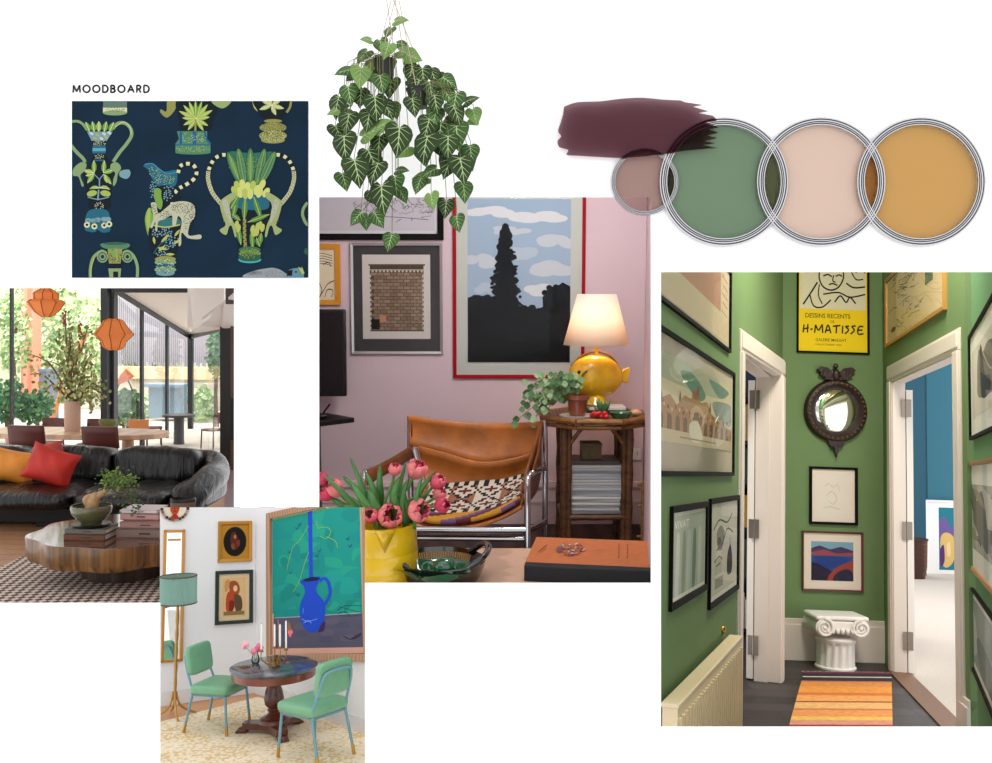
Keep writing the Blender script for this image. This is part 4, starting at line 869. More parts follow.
def art_trees(p): # plain evening landscape: pale cloudy sky, black conifer and hedges
    p.rect(0,0,104,158,(150,172,190)); rnd=random.Random(9); cl=[(186,194,198),(204,208,208),(172,186,196)]
    for (x,y,a,b) in((20,12,30,7),(70,18,34,8),(95,40,26,9),(60,52,26,8),(14,60,18,9),(88,66,30,10),(20,86,14,7),(75,88,22,8),(45,30,20,5),(98,92,16,8)):
        c=cl[rnd.randrange(3)]
        for i in range(7): p.ell(x+rnd.uniform(-a,a)*.6,y+rnd.uniform(-b,b)*.4,a*.4,b*.5,c)
    dk=(20,23,26); d2=(28,32,34)
    p.poly([(0,95),(12,92),(20,100),(30,100),(60,104),(72,112),(78,100),(88,86),(96,80),(104,84),(104,158),(0,158)],dk)
    # tall conifer
    for i in range(26):
        t=i/25; w=(3+ 14*t**.75)*(1 if i%3 else .72); y=28+t*90; 
        p.ell(38+rnd.uniform(-2.5,2.5),y,w,5,dk,n=10)
        [p.ell(38+rnd.uniform(-1.15,1.15)*w,y+rnd.uniform(-3,4),rnd.uniform(1.2,2.6),rnd.uniform(1,2),dk,n=7) for _ in range(9)]
    p.ell(38,30,4,7,dk)
    for i in range(40): p.ell(rnd.uniform(78,104),rnd.uniform(84,104),3.5,3,d2 if i%3 else dk,n=8); p.ell(rnd.uniform(0,24),rnd.uniform(94,112),4,3,dk,n=8)
    for i in range(30): p.ell(rnd.uniform(50,80),rnd.uniform(104,116),4,3,d2 if i%3 else dk,n=8)
    for i in range(60): p.ell(rnd.uniform(40,104),rnd.uniform(112,136),4,2.5,(30,34,36) if i%2 else (24,27,29),n=8)
    p.rect(0,138,104,158,(16,18,18))
grd=mat('mount_grey',(200,200,198),rough=.9)
picture(KW,(302,443.5,120,240),.04,blackf,'black framed pale ink sketch at the top left of the pink wall',art_sketchy,mw=.02,mountc=grd,dep=.03)
picture(KW,(303,340.7,244,305),.035,mat('frame_yellow',(206,138,20),rough=.4),'small note drawing in a yellow frame above the black television',art_notes,mw=.0)
picture(KW,(351.2,442.8,243,354),.02,mat('frame_silver',(176,176,176),rough=.25,metal=.9),'silver framed print of a pale brick facade with white mount',art_brick,fine=(91,111))
picture(KW,(453,585,184,378),.022,mat('frame_red',(150,10,22),rough=.6,spec=.1),'large red framed landscape print of dark trees under a cloudy sky',art_trees,mw=(.075,.075,.075,.085),fine=(104,158),mountc=mat('mount_sage',(184,190,180),rough=.9))
def wthing(name,u,v,y,label,cat,group=None):
    """thing whose base stands at pixel u, v at depth y of the sitting room"""
    return thing(name,K.mx(K.P(u,v,y)),label,cat,group)
# television on the wall and the black console under it
T=wthing('television',323.5,396,5.85,'black flat television seen edge-on at the left side of the pink wall','television'); w=47/900*5.85; h=87/900*5.85
mb=MB(); mb.box((0,0,h/2),(w,.05,h)); build('housing',mb,mat('tv_black',(9,9,11),rough=.35),parent=T,bevel=.008)
mb=MB(); mb.box((0,-.027,h/2),(w-.04,.004,h-.04)); build('screen',mb,mat('tv_screen',(6,7,9),rough=.12),parent=T)
mb=MB(); mb.box((0,.08,h/2),(.12,.11,.2)); build('wall_bracket',mb,mat('tv_black',(9,9,11)),parent=T)
T=wthing('console_table',306,422,5.45,'black side console with a pointed shelf below the television','table')
bm_=mat('console_black',(16,13,14),rough=.4); z=-K.P(306,422,5.45).z+KZ
mb=MB(); mb.prism([(-.3,-.2,0),(.1,-.22,0),(.3,-.02,0),(.1,.2,0),(-.3,.2,0)],(0,0,.03)); build('shelf_top',mb,bm_,parent=T,bevel=.004)
for x in(-.25,.05):
    mb=MB(); mb.box((x,0,z/2),(.03,.25,-z)); build('leg',mb,bm_,parent=T)
mb=MB(); mb.box((-.1,0,z*.55),(.34,.3,.02)); build('lower_shelf',mb,bm_,parent=T)
o=MB(); o.tube(cr([K.P(322,417,5.4),K.P(324,412,5.4),K.P(330,404,5.4)],4),.006,6); o.sup(K.P(321,416,5.4),(.04,.03,.016),1,1); 
build('cable',o,bm_,mx=None,world=False); bpy.data.objects['cable'].matrix_world=K.M; tagp(bpy.data.objects['cable'],'short dark cable lying on the black console under the television','cable')
# ---- leather sling armchair
def sling():
    T=thing('leather_armchair',K.mx((K.P(478,500,4.8).x,4.8,KZ)),'tan leather sling armchair with chrome tube frame against the pink wall','armchair')
    le=mat('tan_leather',(176,104,42),rough=.38,noise=(5,.35),bump=(14,.25)); led=mat('tan_leather_dark',(120,66,30),rough=.4,noise=(8,.3)); ch=mat('chrome',(200,200,205),rough=.12,metal=1)
    yb,yf=5.15,4.45
    def P(u,v,y): return K.WP(u,v,y)
    def surf(top,bot,n=3,sag=0): # two px curves with depths
        A=cr([P(*p) for p in top],8); B=cr([P(*p) for p in bot],8); m=MB()
        N=min(len(A),len(B))
        m.grid(lambda s,t:A[round(s*(N-1))].lerp(B[round(s*(N-1))],t)+K.f*(sag*math.sin(PI*t)),N-1,6); return m
    m=surf([(408.5,416,yb-.05),(412,416,yb-.02),(440,420,yb+.02),(480,423,yb+.06),(520,423,yb+.02),(543,421,yb-.03)],[(410,446,yb-.05),(414,446,yb-.02),(440,452,yb),(480,463,yb+.02),(520,459,yb),(541,452,yb-.05)],sag=.03); build('backrest',m,le,parent=T,world=True,solid=.012,smooth=80)
    m=surf([(418,446,yb-.03),(445,453,yb-.06),(480,462,yb-.08),(515,458,yb-.06),(538,450,yb-.03)],[(426,492,yb-.1),(448,500,yb-.1),(480,504,yb-.12),(512,500,yb-.1),(532,486,yb-.1)],sag=.05); build('lower_back',m,le,parent=T,world=True,solid=.012,smooth=80)
    m=surf([(424,486,yb-.1),(450,494,yb-.12),(480,500,yb-.12),(512,496,yb-.12),(530,480,yb-.12)],[(405,524,yf),(430,530,yf),(470,528,yf),(500,519,yf),(521,508,yf)],sag=0); 
    for i in range(len(m.v)): pass
    build('seat_sling',m,le,parent=T,world=True,solid=.014,smooth=80)
    # kilim pad lying in the sling
    A=[(430,488,yb-.15),(455,486,yb-.13),(480,484,yb-.13),(505,482,yb-.14),(524,477,yb-.15)]; B=[(410,517,yf+.03),(432,524,yf+.02),(462,524,yf+.02),(492,517,yf+.02),(519,504,yf+.03)]
    ca=cr([P(*p) for p in A],10); cb=cr([P(*p) for p in B],10); N=len(ca); m=MB(); ns=N-1; nt=24
    def S(s,t): return ca[round(s*ns)].lerp(cb[round(s*ns)],t)+K.up*(.012-.03*math.sin(PI*t))
    m.grid(S,ns,nt)
    cols=[(206,196,176),(96,36,38),(26,26,28),(196,140,40),(110,80,120),(150,100,70)]
    m.mi=[]
    for j in range(nt):
        for i in range(ns):
            if j<2 or 15<=j<17: k=2 if (i//2)%2 else 0
            elif j<15: # stepped diamonds
                d=abs((i%10)-5)+abs((j%8)-4)*1.2; k=1 if d<2.2 else (0 if d<4.4 else 2 if d<5.8 else 5 if (i//10)%2 else 0)
            else:
                d=((i+ (j-17)*2)//5)%4; k=(3,4,5,3)[d] if d!=2 else 1
            m.mi.append(k)
    build('kilim_pad',m,[mat('kilim_%d'%i,c,rough=1) for i,c in enumerate(cols)],parent=T,world=True,solid=.02,smooth=80)
    # arm straps
    for pts in ([(541,421,yb-.03),(534,446,yb-.25),(527,468,yf+.15),(524,480,yf)],[(411,446,yb-.05),(395,456,yb-.3),(380,464,yf+.2),(366,472,yf)]):
        c=cr([P(*p) for p in pts],6); m=MB(); n=len(c); m.grid(lambda s,t:c[round(s*(n-1))]+K.r*.0+K.up*(-.07*t),n-1,3); build('arm_strap',m,led,parent=T,world=True,solid=.012)
    # side of the sling below the right arm
    m=surf([(541,424,yb-.04),(538,450,yb-.2),(532,472,yf+.15)],[(541,470,yb-.06),(536,492,yb-.25),(524,506,yf+.05)]); build('side_panel',m,led,parent=T,world=True,solid=.01)
    R=.017
    def tube(name,pts,r=R,ci=5): mb=MB(); mb.tube(cr([P(*p) for p in pts],ci),r,12); build(name,mb,ch,parent=T,world=True)
    zf=lambda u,y: (u,)+(0,)
    def foot(u,y): # floor point
        p=K.G(u,500,KZ); return K.w((K.P(u,400,y).x,y,KZ+.02))
    def mixed(name,pts,r=R): mb=MB(); mb.tube(cr(pts,6),r,12); build(name,mb,ch,parent=T,world=True)
    mixed('frame_tube',[foot(527.5,yf),P(527.5,540,yf),P(527.5,500,yf),P(527.6,482,yf),P(529,476,yf+.04),P(534,472,yf+.12),P(538,470,yb-.3),P(545,468,yb-.08)])
    mixed('frame_tube',[foot(363,yf),P(363,540,yf),P(363,500,yf),P(364,476,yf),P(367,471,yf+.06),P(376,468,yf+.2),P(404,462,yb-.1)])
    mixed('back_leg',[foot(545.5,yb),P(545,500,yb),P(545,440,yb),P(544,420,yb)]); mixed('back_leg',[foot(411,yb),P(411,500,yb),P(410,440,yb),P(410,416,yb)])
    mixed('front_bar',[P(362,528,yf),P(400,529,yf),P(470,530,yf),P(526,530,yf)],R*1.05); mixed('front_bar',[P(362,538,yf+.05),P(440,538,yf+.05),P(526,539,yf+.05)],R*.9)
    mixed('side_bar',[P(527,531,yf),P(536,527,yb-.35),P(545,522,yb)])
    mixed('bracket',[P(414,449,yb-.1),P(417,462,yb-.12)],.022)
sling()
# ---- bamboo side table
bam=mat('bamboo_dark',(134,90,44),rough=.45,noise=((16,16,34),.45)); bamd=mat('bamboo_brown',(92,58,32),rough=.5,noise=((16,16,34),.5))
by=5.35; bx=K.P(594,411,by).x; bz=K.P(594,413,by).z; bh=bz-KZ; bR=56/900*by
BT=thing('bamboo_table',K.mx((bx,by,KZ)),'octagonal bamboo side table with a lower shelf right of the armchair','table')
mb=MB(); oct_=[(bR*1.02*math.cos(PI/8+i*PI/4),bR*.92*math.sin(PI/8+i*PI/4)) for i in range(8)]; mb.prism([(x*.97,y*.97,bh-.03) for x,y in oct_],(0,0,.028)); build('tabletop',mb,mat('table_top_dark',(92,60,34),rough=.5,wave=((14,2,2),.4,3)),parent=BT)
mb=MB()
for i in range(8):
    a,b=oct_[i],oct_[(i+1)%8]; mb.tube([(a[0],a[1],bh-.015),(b[0],b[1],bh-.015)],.018,8); mb.tube([(a[0]*.97,a[1]*.97,bh-.05),(b[0]*.97,b[1]*.97,bh-.05)],.013,8)
build('bamboo_edging',mb,bam,parent=BT)
LX=.19;LY=.17
def knotty(mb,a,b,r,n=7):
    a,b=V(a),V(b); pts=[];rs=[]
    for i in range(n):
        t=i/(n-1); pts.append(a.lerp(b,t)); rs.append(r*(1.18 if i%2 else .95))
    mb.tube(pts,rs,9)
for x,y in((-1,-1),(1,-1),(-1,1),(1,1)):
    mb=MB(); knotty(mb,(x*(LX+.0),y*LY,0),(x*LX,y*LY,bh-.04),.022,9); knotty(mb,(x*(LX-.03),y*LY,0.02),(x*(LX-.03),y*LY,bh-.05),.015,9); build('leg',mb,bamd,parent=BT)
    mb=MB(); knotty(mb,(x*LX,y*LY,bh*.76),(x*LX*.4,y*LY,bh-.05),.012,4); build('brace',mb,bam,parent=BT)
sz=K.P(594,515,by-.15).z-KZ
mb=MB(); mb.box((0,0,sz-.015),(LX*2,LY*2,.02)); 
for y in(-1,1): knotty(mb,(-LX,y*LY,sz-.01),(LX,y*LY,sz-.01),.016,7)
for x in(-1,1): knotty(mb,(x*LX,-LY,sz-.01),(x*LX,LY,sz-.01),.016,7)
build('lower_shelf',mb,bamd,parent=BT)
# stack of pale magazines on the lower shelf
rnd=random.Random(12); pz=KZ+sz+.003; ph=(K.P(594,465,by-.12).z-pz)/17
pm_=[mat('magazine_white_%d'%i,c,rough=.7) for i,c in enumerate([(204,206,206),(186,192,196),(214,212,206)])]
proto=[]
for i in range(3):
    mb=MB(); mb.box((0,0,ph/2*.94),(.295,.235,ph*.94)); mb.box((0,-.119,ph*.5),(.29,.003,ph*.3))
    proto.append(build('magazine',mb,pm_[i],mx=K.mx((bx-.0,by,pz)),label='white magazine in the tall stack on the bamboo table shelf',cat='magazine',group='magazines stacked under the bamboo table',bevel=.001))
for i in range(17):
    o=proto[i] if i<3 else proto[rnd.randrange(3)].copy()
    if i>=3: COL.objects.link(o)
    o.matrix_world=K.mx((bx+rnd.uniform(-.008,.008)+.006*(i/17),by-.02+rnd.uniform(-.008,.008),pz+i*ph),rnd.uniform(-.05,.05))
tz=pz+17*ph
mb=MB(); mb.box((0,0,.012),(.28,.22,.022)); build('magazine',mb,mat('magazine_dark',(92,84,80),rough=.5),mx=K.mx((bx+.0,by-.01,tz),.02),label='dark grey magazine lying on top of the white magazine stack',cat='magazine',bevel=.002)
mb=MB(); mb.box((0,0,.045),(.115,.11,.09)); mb.box((0,0,.088),(.12,.115,.02)); build('small_box',mb,mat('box_olive',(104,90,60),rough=.6,noise=(20,.2)),mx=K.mx((bx-.02,by-.02,tz+.0235),.05),label='small olive brown box on top of the magazine stack',cat='box',bevel=.003)
def onT(u,y=by,dz=0): return K.mx((K.P(u,405,y).x,y,bz+dz))
k5=by/900
# plant pot with saucer
T=thing('potted_plant',onT(577.5,by-.17),'small plant with round pale leaves trailing left from a reddish glass pot','plant')
mb=MB(); mb.lathe([(0,0),(.1,.0),(.105,.012),(.07,.01),(.05,.006)],28); build('saucer',mb,mat('saucer_pale',(186,180,170),rough=.3),parent=T)
mb=MB(); mb.lathe([(.045,.008),(.055,.05),(.06,.1),(.066,.13),(.07,.13),(.07,.105),(.064,.1)],28); mb.lathe([(0,.118),(.062,.118),(.062,.112),(0,.112)],20); build('pot',mb,mat('pot_amber',(128,66,42),rough=.2,coat=.6),parent=T)
lf=MB(); st=MB(); rnd=random.Random(21)
lms=[mat('ivy_leaf_a',(96,136,84),rough=.6),mat('ivy_leaf_b',(134,164,118),rough=.6),mat('ivy_leaf_c',(66,104,62),rough=.6)]
def roundleaf(mb,c,r,n,k):
    n=V(n).normalized(); a=n.orthogonal().normalized(); b=n.cross(a); N=8
    vs=[V(c)]+[V(c)+(a*math.cos(2*PI*i/N)+b*math.sin(2*PI*i/N))*r*(1 if i%2 else .86)+n*(r*.12) for i in range(N)]; mb.add(vs,[(0,1+i,1+(i+1)%N) for i in range(N)],k)
base=V((0,0,.12)); 
for i in range(15):
    px_=rnd.choice([(520,395),(528,372),(532,408),(545,365),(555,366),(540,385),(560,372),(518,404),(566,368),(572,378),(530,390),(550,395),(545,376),(536,400),(524,382)]) if i>14 else [(520,395),(528,372),(532,408),(545,365),(555,366),(540,385),(560,372),(518,404),(566,368),(574,378),(530,390),(550,395),(545,376),(536,400),(524,382)][i]
    e=V(((px_[0]-577.5)*k5,rnd.uniform(-.1,.05),(403-px_[1])*k5)); m=base.lerp(e,.5)+V((0,0,.06)); c=cr([base,m,e],5); st.tube(c,.0022,5)
    for j in range(11):
        t=.35+.65*j/10; p=c[min(len(c)-1,int(t*(len(c)-1)))]+V((rnd.uniform(-.035,.035),rnd.uniform(-.04,.04),rnd.uniform(-.035,.035)))
        roundleaf(lf,p,rnd.uniform(.014,.024),(rnd.uniform(-.6,.6),-1,rnd.uniform(-.1,1)),rnd.randrange(3))
build('foliage',lf,lms,parent=T,smooth=0); build('stems',st,mat('stem_green',(110,130,70)),parent=T)
# books under the lamp
for i,(u,w_,c,dz,l) in enumerate(((607,.26,(40,36,34),0,'dark flat book under the fish lamp, lower of two'),(606,.22,(214,206,196),.02,'pale thin book directly beneath the fish lamp'))):
    mb=MB(); mb.box((0,0,.0095),(w_,.17,.018)); build('book',mb,mat('flat_book_%d'%i,c,rough=.6),mx=onT(u,by+.05,dz+.001),label=l,cat='book',bevel=.002)
# fish lamp
T=thing('fish_lamp',onT(595.5,by+.05,.041),'yellow ceramic fish table lamp with white cone shade on the bamboo table','lamp')
yel=mat('fish_yellow',(206,160,10),rough=.18,noise=(12,.2),coat=.6); yed=mat('fish_brown',(120,88,20),rough=.3)
mb=MB(); cz=.175; mb.sup((0,0,cz),(.165,.085,.13),.9,1,32,20,fn=lambda p:V((p.x,p.y*(1-.25*max(0,p.x/.165)),p.z*(1-.18*max(0,p.x/.165)**2)))); mb.lathe([(.06,0),(.08,.01),(.06,.04),(.05,.07)],24)
mb.tube([(0,0,cz+.1),(0,0,cz+.19)],.014,12); build('body',mb,yel,parent=T,smooth=80)
mb=MB(); mb.prism([(.13,-.012,cz+.02),(.17,-.012,cz+.045),(.2,-.012,cz+.06),(.205,-.012,cz+.03),(.19,-.012,cz),(.2,-.012,cz-.035),(.17,-.012,cz-.04),(.13,-.012,cz-.015)],(0,.024,0)); build('tail',mb,yel,parent=T,bevel=.006)
mb=MB(); mb.tube(cr([(-.15,-.0,cz+.06),(-.08,0,cz+.125),(0,0,cz+.15),(.08,0,cz+.125),(.13,0,cz+.07)],5),.008,8); mb.tube(cr([(-.1,-.075,cz-.03),(-.085,-.085,cz+.02),(-.06,-.088,cz+.045)],5),.005,6); build('fin_edge',mb,yed,parent=T)
mb=MB(); mb.sup((-.105,-.058,cz+.03),(.012,.01,.012),1,1,14,8); build('eye',mb,mat('eye_black',(20,16,14),rough=.2),parent=T)
mb=MB(); mb.tube(cr([(-.163,-.02,cz-.02),(-.15,-.045,cz-.035),(-.13,-.058,cz-.03)],4),.005,6); build('mouth',mb,yed,parent=T)
sb_,st_=cz+.19,cz+.19+51*k5
mb=MB(); r0,r1=33*k5,19.5*k5; mb.lathe([(r0,sb_),(r1,st_)],48); mb.f=mb.f[:48]; mb.mi=mb.mi[:48]
def shade_mat():
    m,nt,o=nodes_mat('shade_linen'); d=nt.nodes.new('ShaderNodeBsdfDiffuse'); d.inputs[0].default_value=(.86,.83,.78,1); t=nt.nodes.new('ShaderNodeBsdfTranslucent'); t.inputs[0].default_value=(.9,.8,.66,1); mx=nt.nodes.new('ShaderNodeMixShader'); mx.inputs[0].default_value=.45
    nt.links.new(d.outputs[0],mx.inputs[1]); nt.links.new(t.outputs[0],mx.inputs[2]); nt.links.new(mx.outputs[0],o.inputs[0]); return m
build('lamp_shade',mb,shade_mat(),parent=T,solid=.002)
bulb=V((0,0,(sb_+st_)/2-.03))
mb=MB(); mb.sup(bulb,(.025,.025,.035),1,1,16,10); mb.tube([(0,0,cz+.14),(0,0,bulb.z-.03)],.008,8); build('bulb',mb,mat('bulb_warm',(255,214,150),emit=6),parent=T)
lamp('POINT','fish_lamp_light',T.matrix_world@(bulb+V((0,0,.0))),8,(1,.62,.34),.05)
# green sprig, red ornament, green dish, shell
def spiky(name,u,y,lab,cat,c,n,h,r,w):
    T=thing(name,onT(u,y),lab,cat); m=MB(); rnd=random.Random(int(u))
    for i in range(n):
        a=rnd.uniform(0,2*PI); q=rnd.uniform(.2,1)*r; tip=V((q*math.cos(a),q*math.sin(a),h*rnd.uniform(.6,1))); b=V((q*.2*math.cos(a),q*.2*math.sin(a),0.005)); s_=V((-math.sin(a),math.cos(a),0))*w
        m.add([b-s_,b+s_,b.lerp(tip,.6)+s_,tip,b.lerp(tip,.6)-s_],[(0,1,2,3,4)])
    build('blades',m,c,parent=T,solid=.002); m=MB(); m.lathe([(0,0),(r*.5,0),(r*.55,.02),(0,.022)],16); build('base',m,c,parent=T); return T
spiky('succulent',602,by-.19,'small spiky green succulent in front of the yellow fish','plant',mat('succulent',(60,104,58),rough=.6),34,.11,.075,.008)
T=thing('red_flower',onT(600,by-.26),'small red flower ornament lying at the front edge of the bamboo table','ornament'); m=MB(); rnd=random.Random(3)
for i in range(14): m.sup((rnd.uniform(-.045,.045),rnd.uniform(-.02,.02),rnd.uniform(.012,.035)),(.016,.012,.012),1,1,8,6)
build('petals',m,mat('red_petal',(196,24,34),rough=.5),parent=T)
m=MB(); m.lathe([(0,.004),(.04,.004),(.058,.03),(.062,.034),(.045,.0),(0,0)],24,sx=1.05); build('green_dish',m,mat('dish_green',(44,96,60),rough=.2,coat=.5),mx=onT(621,by-.22),label='small dark green dish beside the red flower ornament',cat='dish')
m=MB(); m.sup((0,0,.02),(.035,.025,.02),1,.8,14,8,fn=lambda p:V((p.x,p.y,p.z*(1+.3*math.sin(p.x*220))))); build('shell',m,mat('shell',(190,150,116),rough=.5),mx=onT(636,by-.14),label='pale ridged shell at the right end of the bamboo tabletop',cat='shell')
# wall socket
a,b=KW.hit(634,454); T=thing('wall_socket',KW.mx(a,b-.04,.0),'white double wall socket behind the bamboo table','socket'); m=MB(); m.box((0,-.006,.04),(.09,.012,.08)); build('plate',m,mat('socket_white',(220,214,210),rough=.4),parent=T,bevel=.003)
m=MB()
for x in(-.02,.02): m.box((x,-.013,.04),(.004,.003,.012)); m.box((x,-.013,.055),(.004,.003,.01))
build('slots',m,mat('slot_dark',(40,36,36)),parent=T)
# bamboo stand at the right edge
T=thing('bamboo_rack',K.mx((K.P(652,480,5.1).x,5.1,KZ)),'small bamboo rack standing at the right edge of the sitting room','rack'); zt=K.P(645,483,5.1).z-KZ; m=MB()
for x in(-.06,.1): knotty(m,(x,-.05,0),(x,-.05,zt+.02),.009,7)
build('posts',m,bam,parent=T); m=MB()
for z in(zt,zt-.12,zt-.3,zt-.42): m.tube([(-.09,-.05,z),(.12,-.05,z)],.008,8)
build('rails',m,bam,parent=T)
# ---- front table with tray, jug, book
tz=K.P(500,548,3.95).z
def onF(u,v): p=K.G(u,v,tz); return p
T=thing('coffee_table_pale',K.mx((0,3.7,KZ)),'pale wooden table in the foreground of the sitting room','table'); T.name='wooden_table'
x0,x1=K.P(345,548,3.95).x,K.P(652,548,3.6).x
m=MB(); m.box(((x0+x1)/2,-.06,tz-KZ-.02),(x1-x0,.62,.04)); build('tabletop',m,mat('pale_wood',(204,168,142),rough=.4,wave=((1.5,14,2),.12,3)),parent=T,bevel=.004)
for x in(x0+.05,x1-.05):
    for y in(-.32,.2): m=MB(); m.box((x,y,(tz-KZ-.04)/2),(.05,.05,tz-KZ-.04)); build('leg',m,mat('pale_wood',(204,168,142)),parent=T)
# big orange book
c=[K.G(u,v,tz+.062) for u,v in((536.4,537),(648,541),(652,571),(524,565))]
O=(c[0]+c[1]+c[2]+c[3])/4; T=thing('large_book',K.mx((O.x,O.y,tz)),'large orange cloth book with a dark spine lying on the wooden table','book')
def pr3(m,P,z,h,g=0): m.prism([K.w((p.x,p.y,z)) for p in P][::-1],K.up*h)
m=MB(); pr3(m,c,tz+.056,.006); pr3(m,c,tz+.0,.006); build('cover',m,mat('cloth_orange',(196,112,62),rough=.8,noise=(30,.08)),parent=T,world=True)
ins=[c[0].lerp(O,.02),c[1].lerp(O,.02),c[2].lerp(O,.04),c[3].lerp(O,.04)]
m=MB(); pr3(m,ins,tz+.006,.05); build('pages',m,mat('page_edge',(190,180,170),rough=.9),parent=T,world=True)
sp=[c[3].lerp(c[0],.1),c[2].lerp(c[1],.1),c[2]-V((0,.012,0)),c[3]-V((0,.012,0))]
m=MB(); pr3(m,sp,tz,.0635); build('spine',m,mat('cloth_black',(24,26,34),rough=.7),parent=T,world=True,bevel=.004)
ex=(c[1]-c[0]).normalized(); ey=(c[0]-c[3]).normalized(); Mw=K.M@Matrix((ex,-V((0,0,1)),ey)).transposed().to_4x4(); 
# the cover's stamped ornament and lines
W_=(c[1]-c[0]).length; H_=(c[0]-c[3]).length; pr=Print(0,0,W_,H_,110,40,y=0,eps=2e-5)
rnd=random.Random(14)
for i in range(90):
    a=rnd.uniform(0,2*PI); q=math.sqrt(rnd.random()); pr.ell(38+13*q*math.cos(a),17+9*q*math.sin(a),1.3,.9,rnd.choice([(140,90,90),(210,196,180),(96,110,130),(150,60,50),(196,112,62)]),n=6)
pr.line([(9,23),(12,16),(15,12)],.7,(120,60,40)); pr.line([(11,24),(15,17)],.5,(120,60,40)); 
for x in(83,91): 
    for j in range(7): pr.line([(x+(j%2)*.6,8+j*3),(x+.8,10+j*3)],.8,(120,60,40),curve=False)
pr.line([(60,19),(70,18.6)],.4,(130,70,46),curve=False)
o=pr.done('cover_print',None); o.matrix_world=K.M@(Matrix.Translation(c[3]*1+V((0,0,.0005+.062-.062)))@Matrix((ex,-V((0,0,1)),ey)).transposed().to_4x4())
wm_=o.matrix_world.copy(); o.parent=T; o.matrix_world=wm_
# yellow jug
jp=K.G(374,596,tz); jp=V((jp.x,max(jp.y,3.52),tz)); jk=jp.y/900; JR=38*jk
jt=K.P(374,521,jp.y).z-tz
T=thing('yellow_jug',K.mx(jp),'glossy yellow ceramic jug holding the pink tulips in the foreground','jug'); jy=mat('jug_yellow',(226,184,14),rough=.22,coat=.7,noise=(4,.1))
m=MB(); n=40; H=jt; prof=[(0,0),(.9,0),(.98,.04),(1,.2),(.985,.22),(1,.24),(.99,.5),(.975,.52),(.99,.54),(.97,.8),(.95,.94),(.99,1.0),(.93,1.0),(.9,.9),(.9,.5),(0,.45)]
m.lathe([(JR*a,H*b) for a,b in prof],48); 
for i,v in enumerate(m.v):
    pass
build('body',m,jy,parent=T,smooth=60)
m=MB(); m.prism([(JR*.05,-JR*.9,H*.98),(JR*.45,-JR*.95,H*.98),(JR*.25,-JR*1.22,H*1.0)],(0,0,-.004)); m.add([(JR*-.05,-JR*.93,H),(JR*.5,-JR*.84,H),(JR*.22,-JR*1.25,H*1.02),(JR*.22,-JR*.98,H*.62)],[(0,3,2),(1,2,3)]); build('spout',m,jy,parent=T,solid=.006)
m=MB(); m.tube(cr([(-JR*.9,.0,H*.85),(-JR*1.4,0,H*.9),(-JR*1.5,0,H*.5),(-JR*.95,0,H*.25)],6),.014,10); build('handle',m,jy,parent=T)
# tulips
tp=[mat('tulip_pink',(218,84,110),rough=.5,noise=(25,.3)),mat('tulip_light',(232,124,126),rough=.5,noise=(30,.25)),mat('tulip_deep',(196,50,84),rough=.5,noise=(30,.2))]
tg=mat('tulip_stem',(96,140,70),rough=.5); tl=mat('tulip_leaf',(70,124,60),rough=.45,noise=(8,.25))
mouth=V((jp.x,jp.y,tz+jt*.95))
def petal(mb,c,ax,out,r,h,open_,k,tw=0):
    side=ax.cross(out).normalized()
    def fn(s,t):
        a=(s-.5)*1.5; wv=math.sin(PI*min(.98,t*.86+.08))**.6; rad=r*(math.sin(PI*(.12+t*.70))**.8)*(1+open_*t*t*.9)
        d=out*math.cos(a)+side*math.sin(a*wv)*1.0; return c+d*rad*(.98+.06*math.sin(s*14)*t)+ax*(h*t*(1-.08*abs(s-.5)*2))
    mb.grid(fn,6,7)
TUL=[]
LEAFS=((200,470,128,285,16),(250,480,235,310,22),(290,480,310,350,26),(320,500,340,360,24),(350,500,440,330,18),(230,480,180,330,20),(180,470,30,345,16),(150,470,60,430,22),(330,520,320,400,26),(250,500,190,400,30),(360,490,420,395,16),(200,480,100,350,24),(300,480,330,300,14),(260,490,160,440,24),(380,480,415,440,14),(240,480,135,380,20),(300,510,280,380,26),(340,500,300,420,22),(190,490,230,400,24),(360,520,390,350,15))
TU=[(290,325,20,1,'highest pale bud in the middle'),(370,325,30,1,'large open pale bloom beside the armchair arm'),(445,370,25,0,'topmost of three blooms at the right'),(452,412,21,1,'salmon bloom at the right edge'),(462,454,25,2,'deep pink, lowest at the right edge'),(375,475,34,1,'frilled coral bloom over the jug rim at right'),(272,495,36,1,'largest frilled bloom over the jug front'),(203,492,26,0,'frilled bloom over the left rim'),(72,395,27,1,'pale bloom at the far left'),(25,360,21,2,'upper deep pink bloom at left edge'),(38,415,23,2,'lower deep pink bloom at left edge')]
for (zx,zy,r,k,l) in TU:
    u,v=315+zx*.2752,380+zy*.2752; y=jp.y-(.08 if zy>440 else -.02+.0)+ (0.02 if zx<100 else 0); p=K.P(u,v,y); R_=r*.2752*y/900*1.12
    ax=(p-(mouth-V((0,0,.05)))).normalized(); ax=(ax+V((0,-.35,.15 if zy<440 else -.25))).normalized()
    T=thing('tulip',K.mx(p),'pink tulip in the yellow jug, '+l,'tulip','tulips in the yellow jug'); TUL.append(T); m=MB(); h=R_*2.1; o0=ax.orthogonal().normalized(); o1=ax.cross(o0)
    for lay,(n,op,q) in enumerate(((3,.15,.85),(3,.3,1.0),(5,.5,1.06) if r>29 else (3,.35,1.04))):
        for i in range(n):
            a=2*PI*i/n+lay*.9; m.k=k if lay else (k+1)%3; petal(m,-ax*h*.5,ax,(o0*math.cos(a)+o1*math.sin(a)),R_*.95*q,h*(1-.04*lay),op,k)
    build('petals',m,tp,parent=T,solid=.0015,smooth=80)
    m=MB(); e=mouth-p; m.tube(cr([-ax*h*.45,-ax*h*.9+e*.1,e*.7+V((0,0,.02)),e-V((0,0,.06))],6),.006,8); build('stem',m,tg,parent=T)
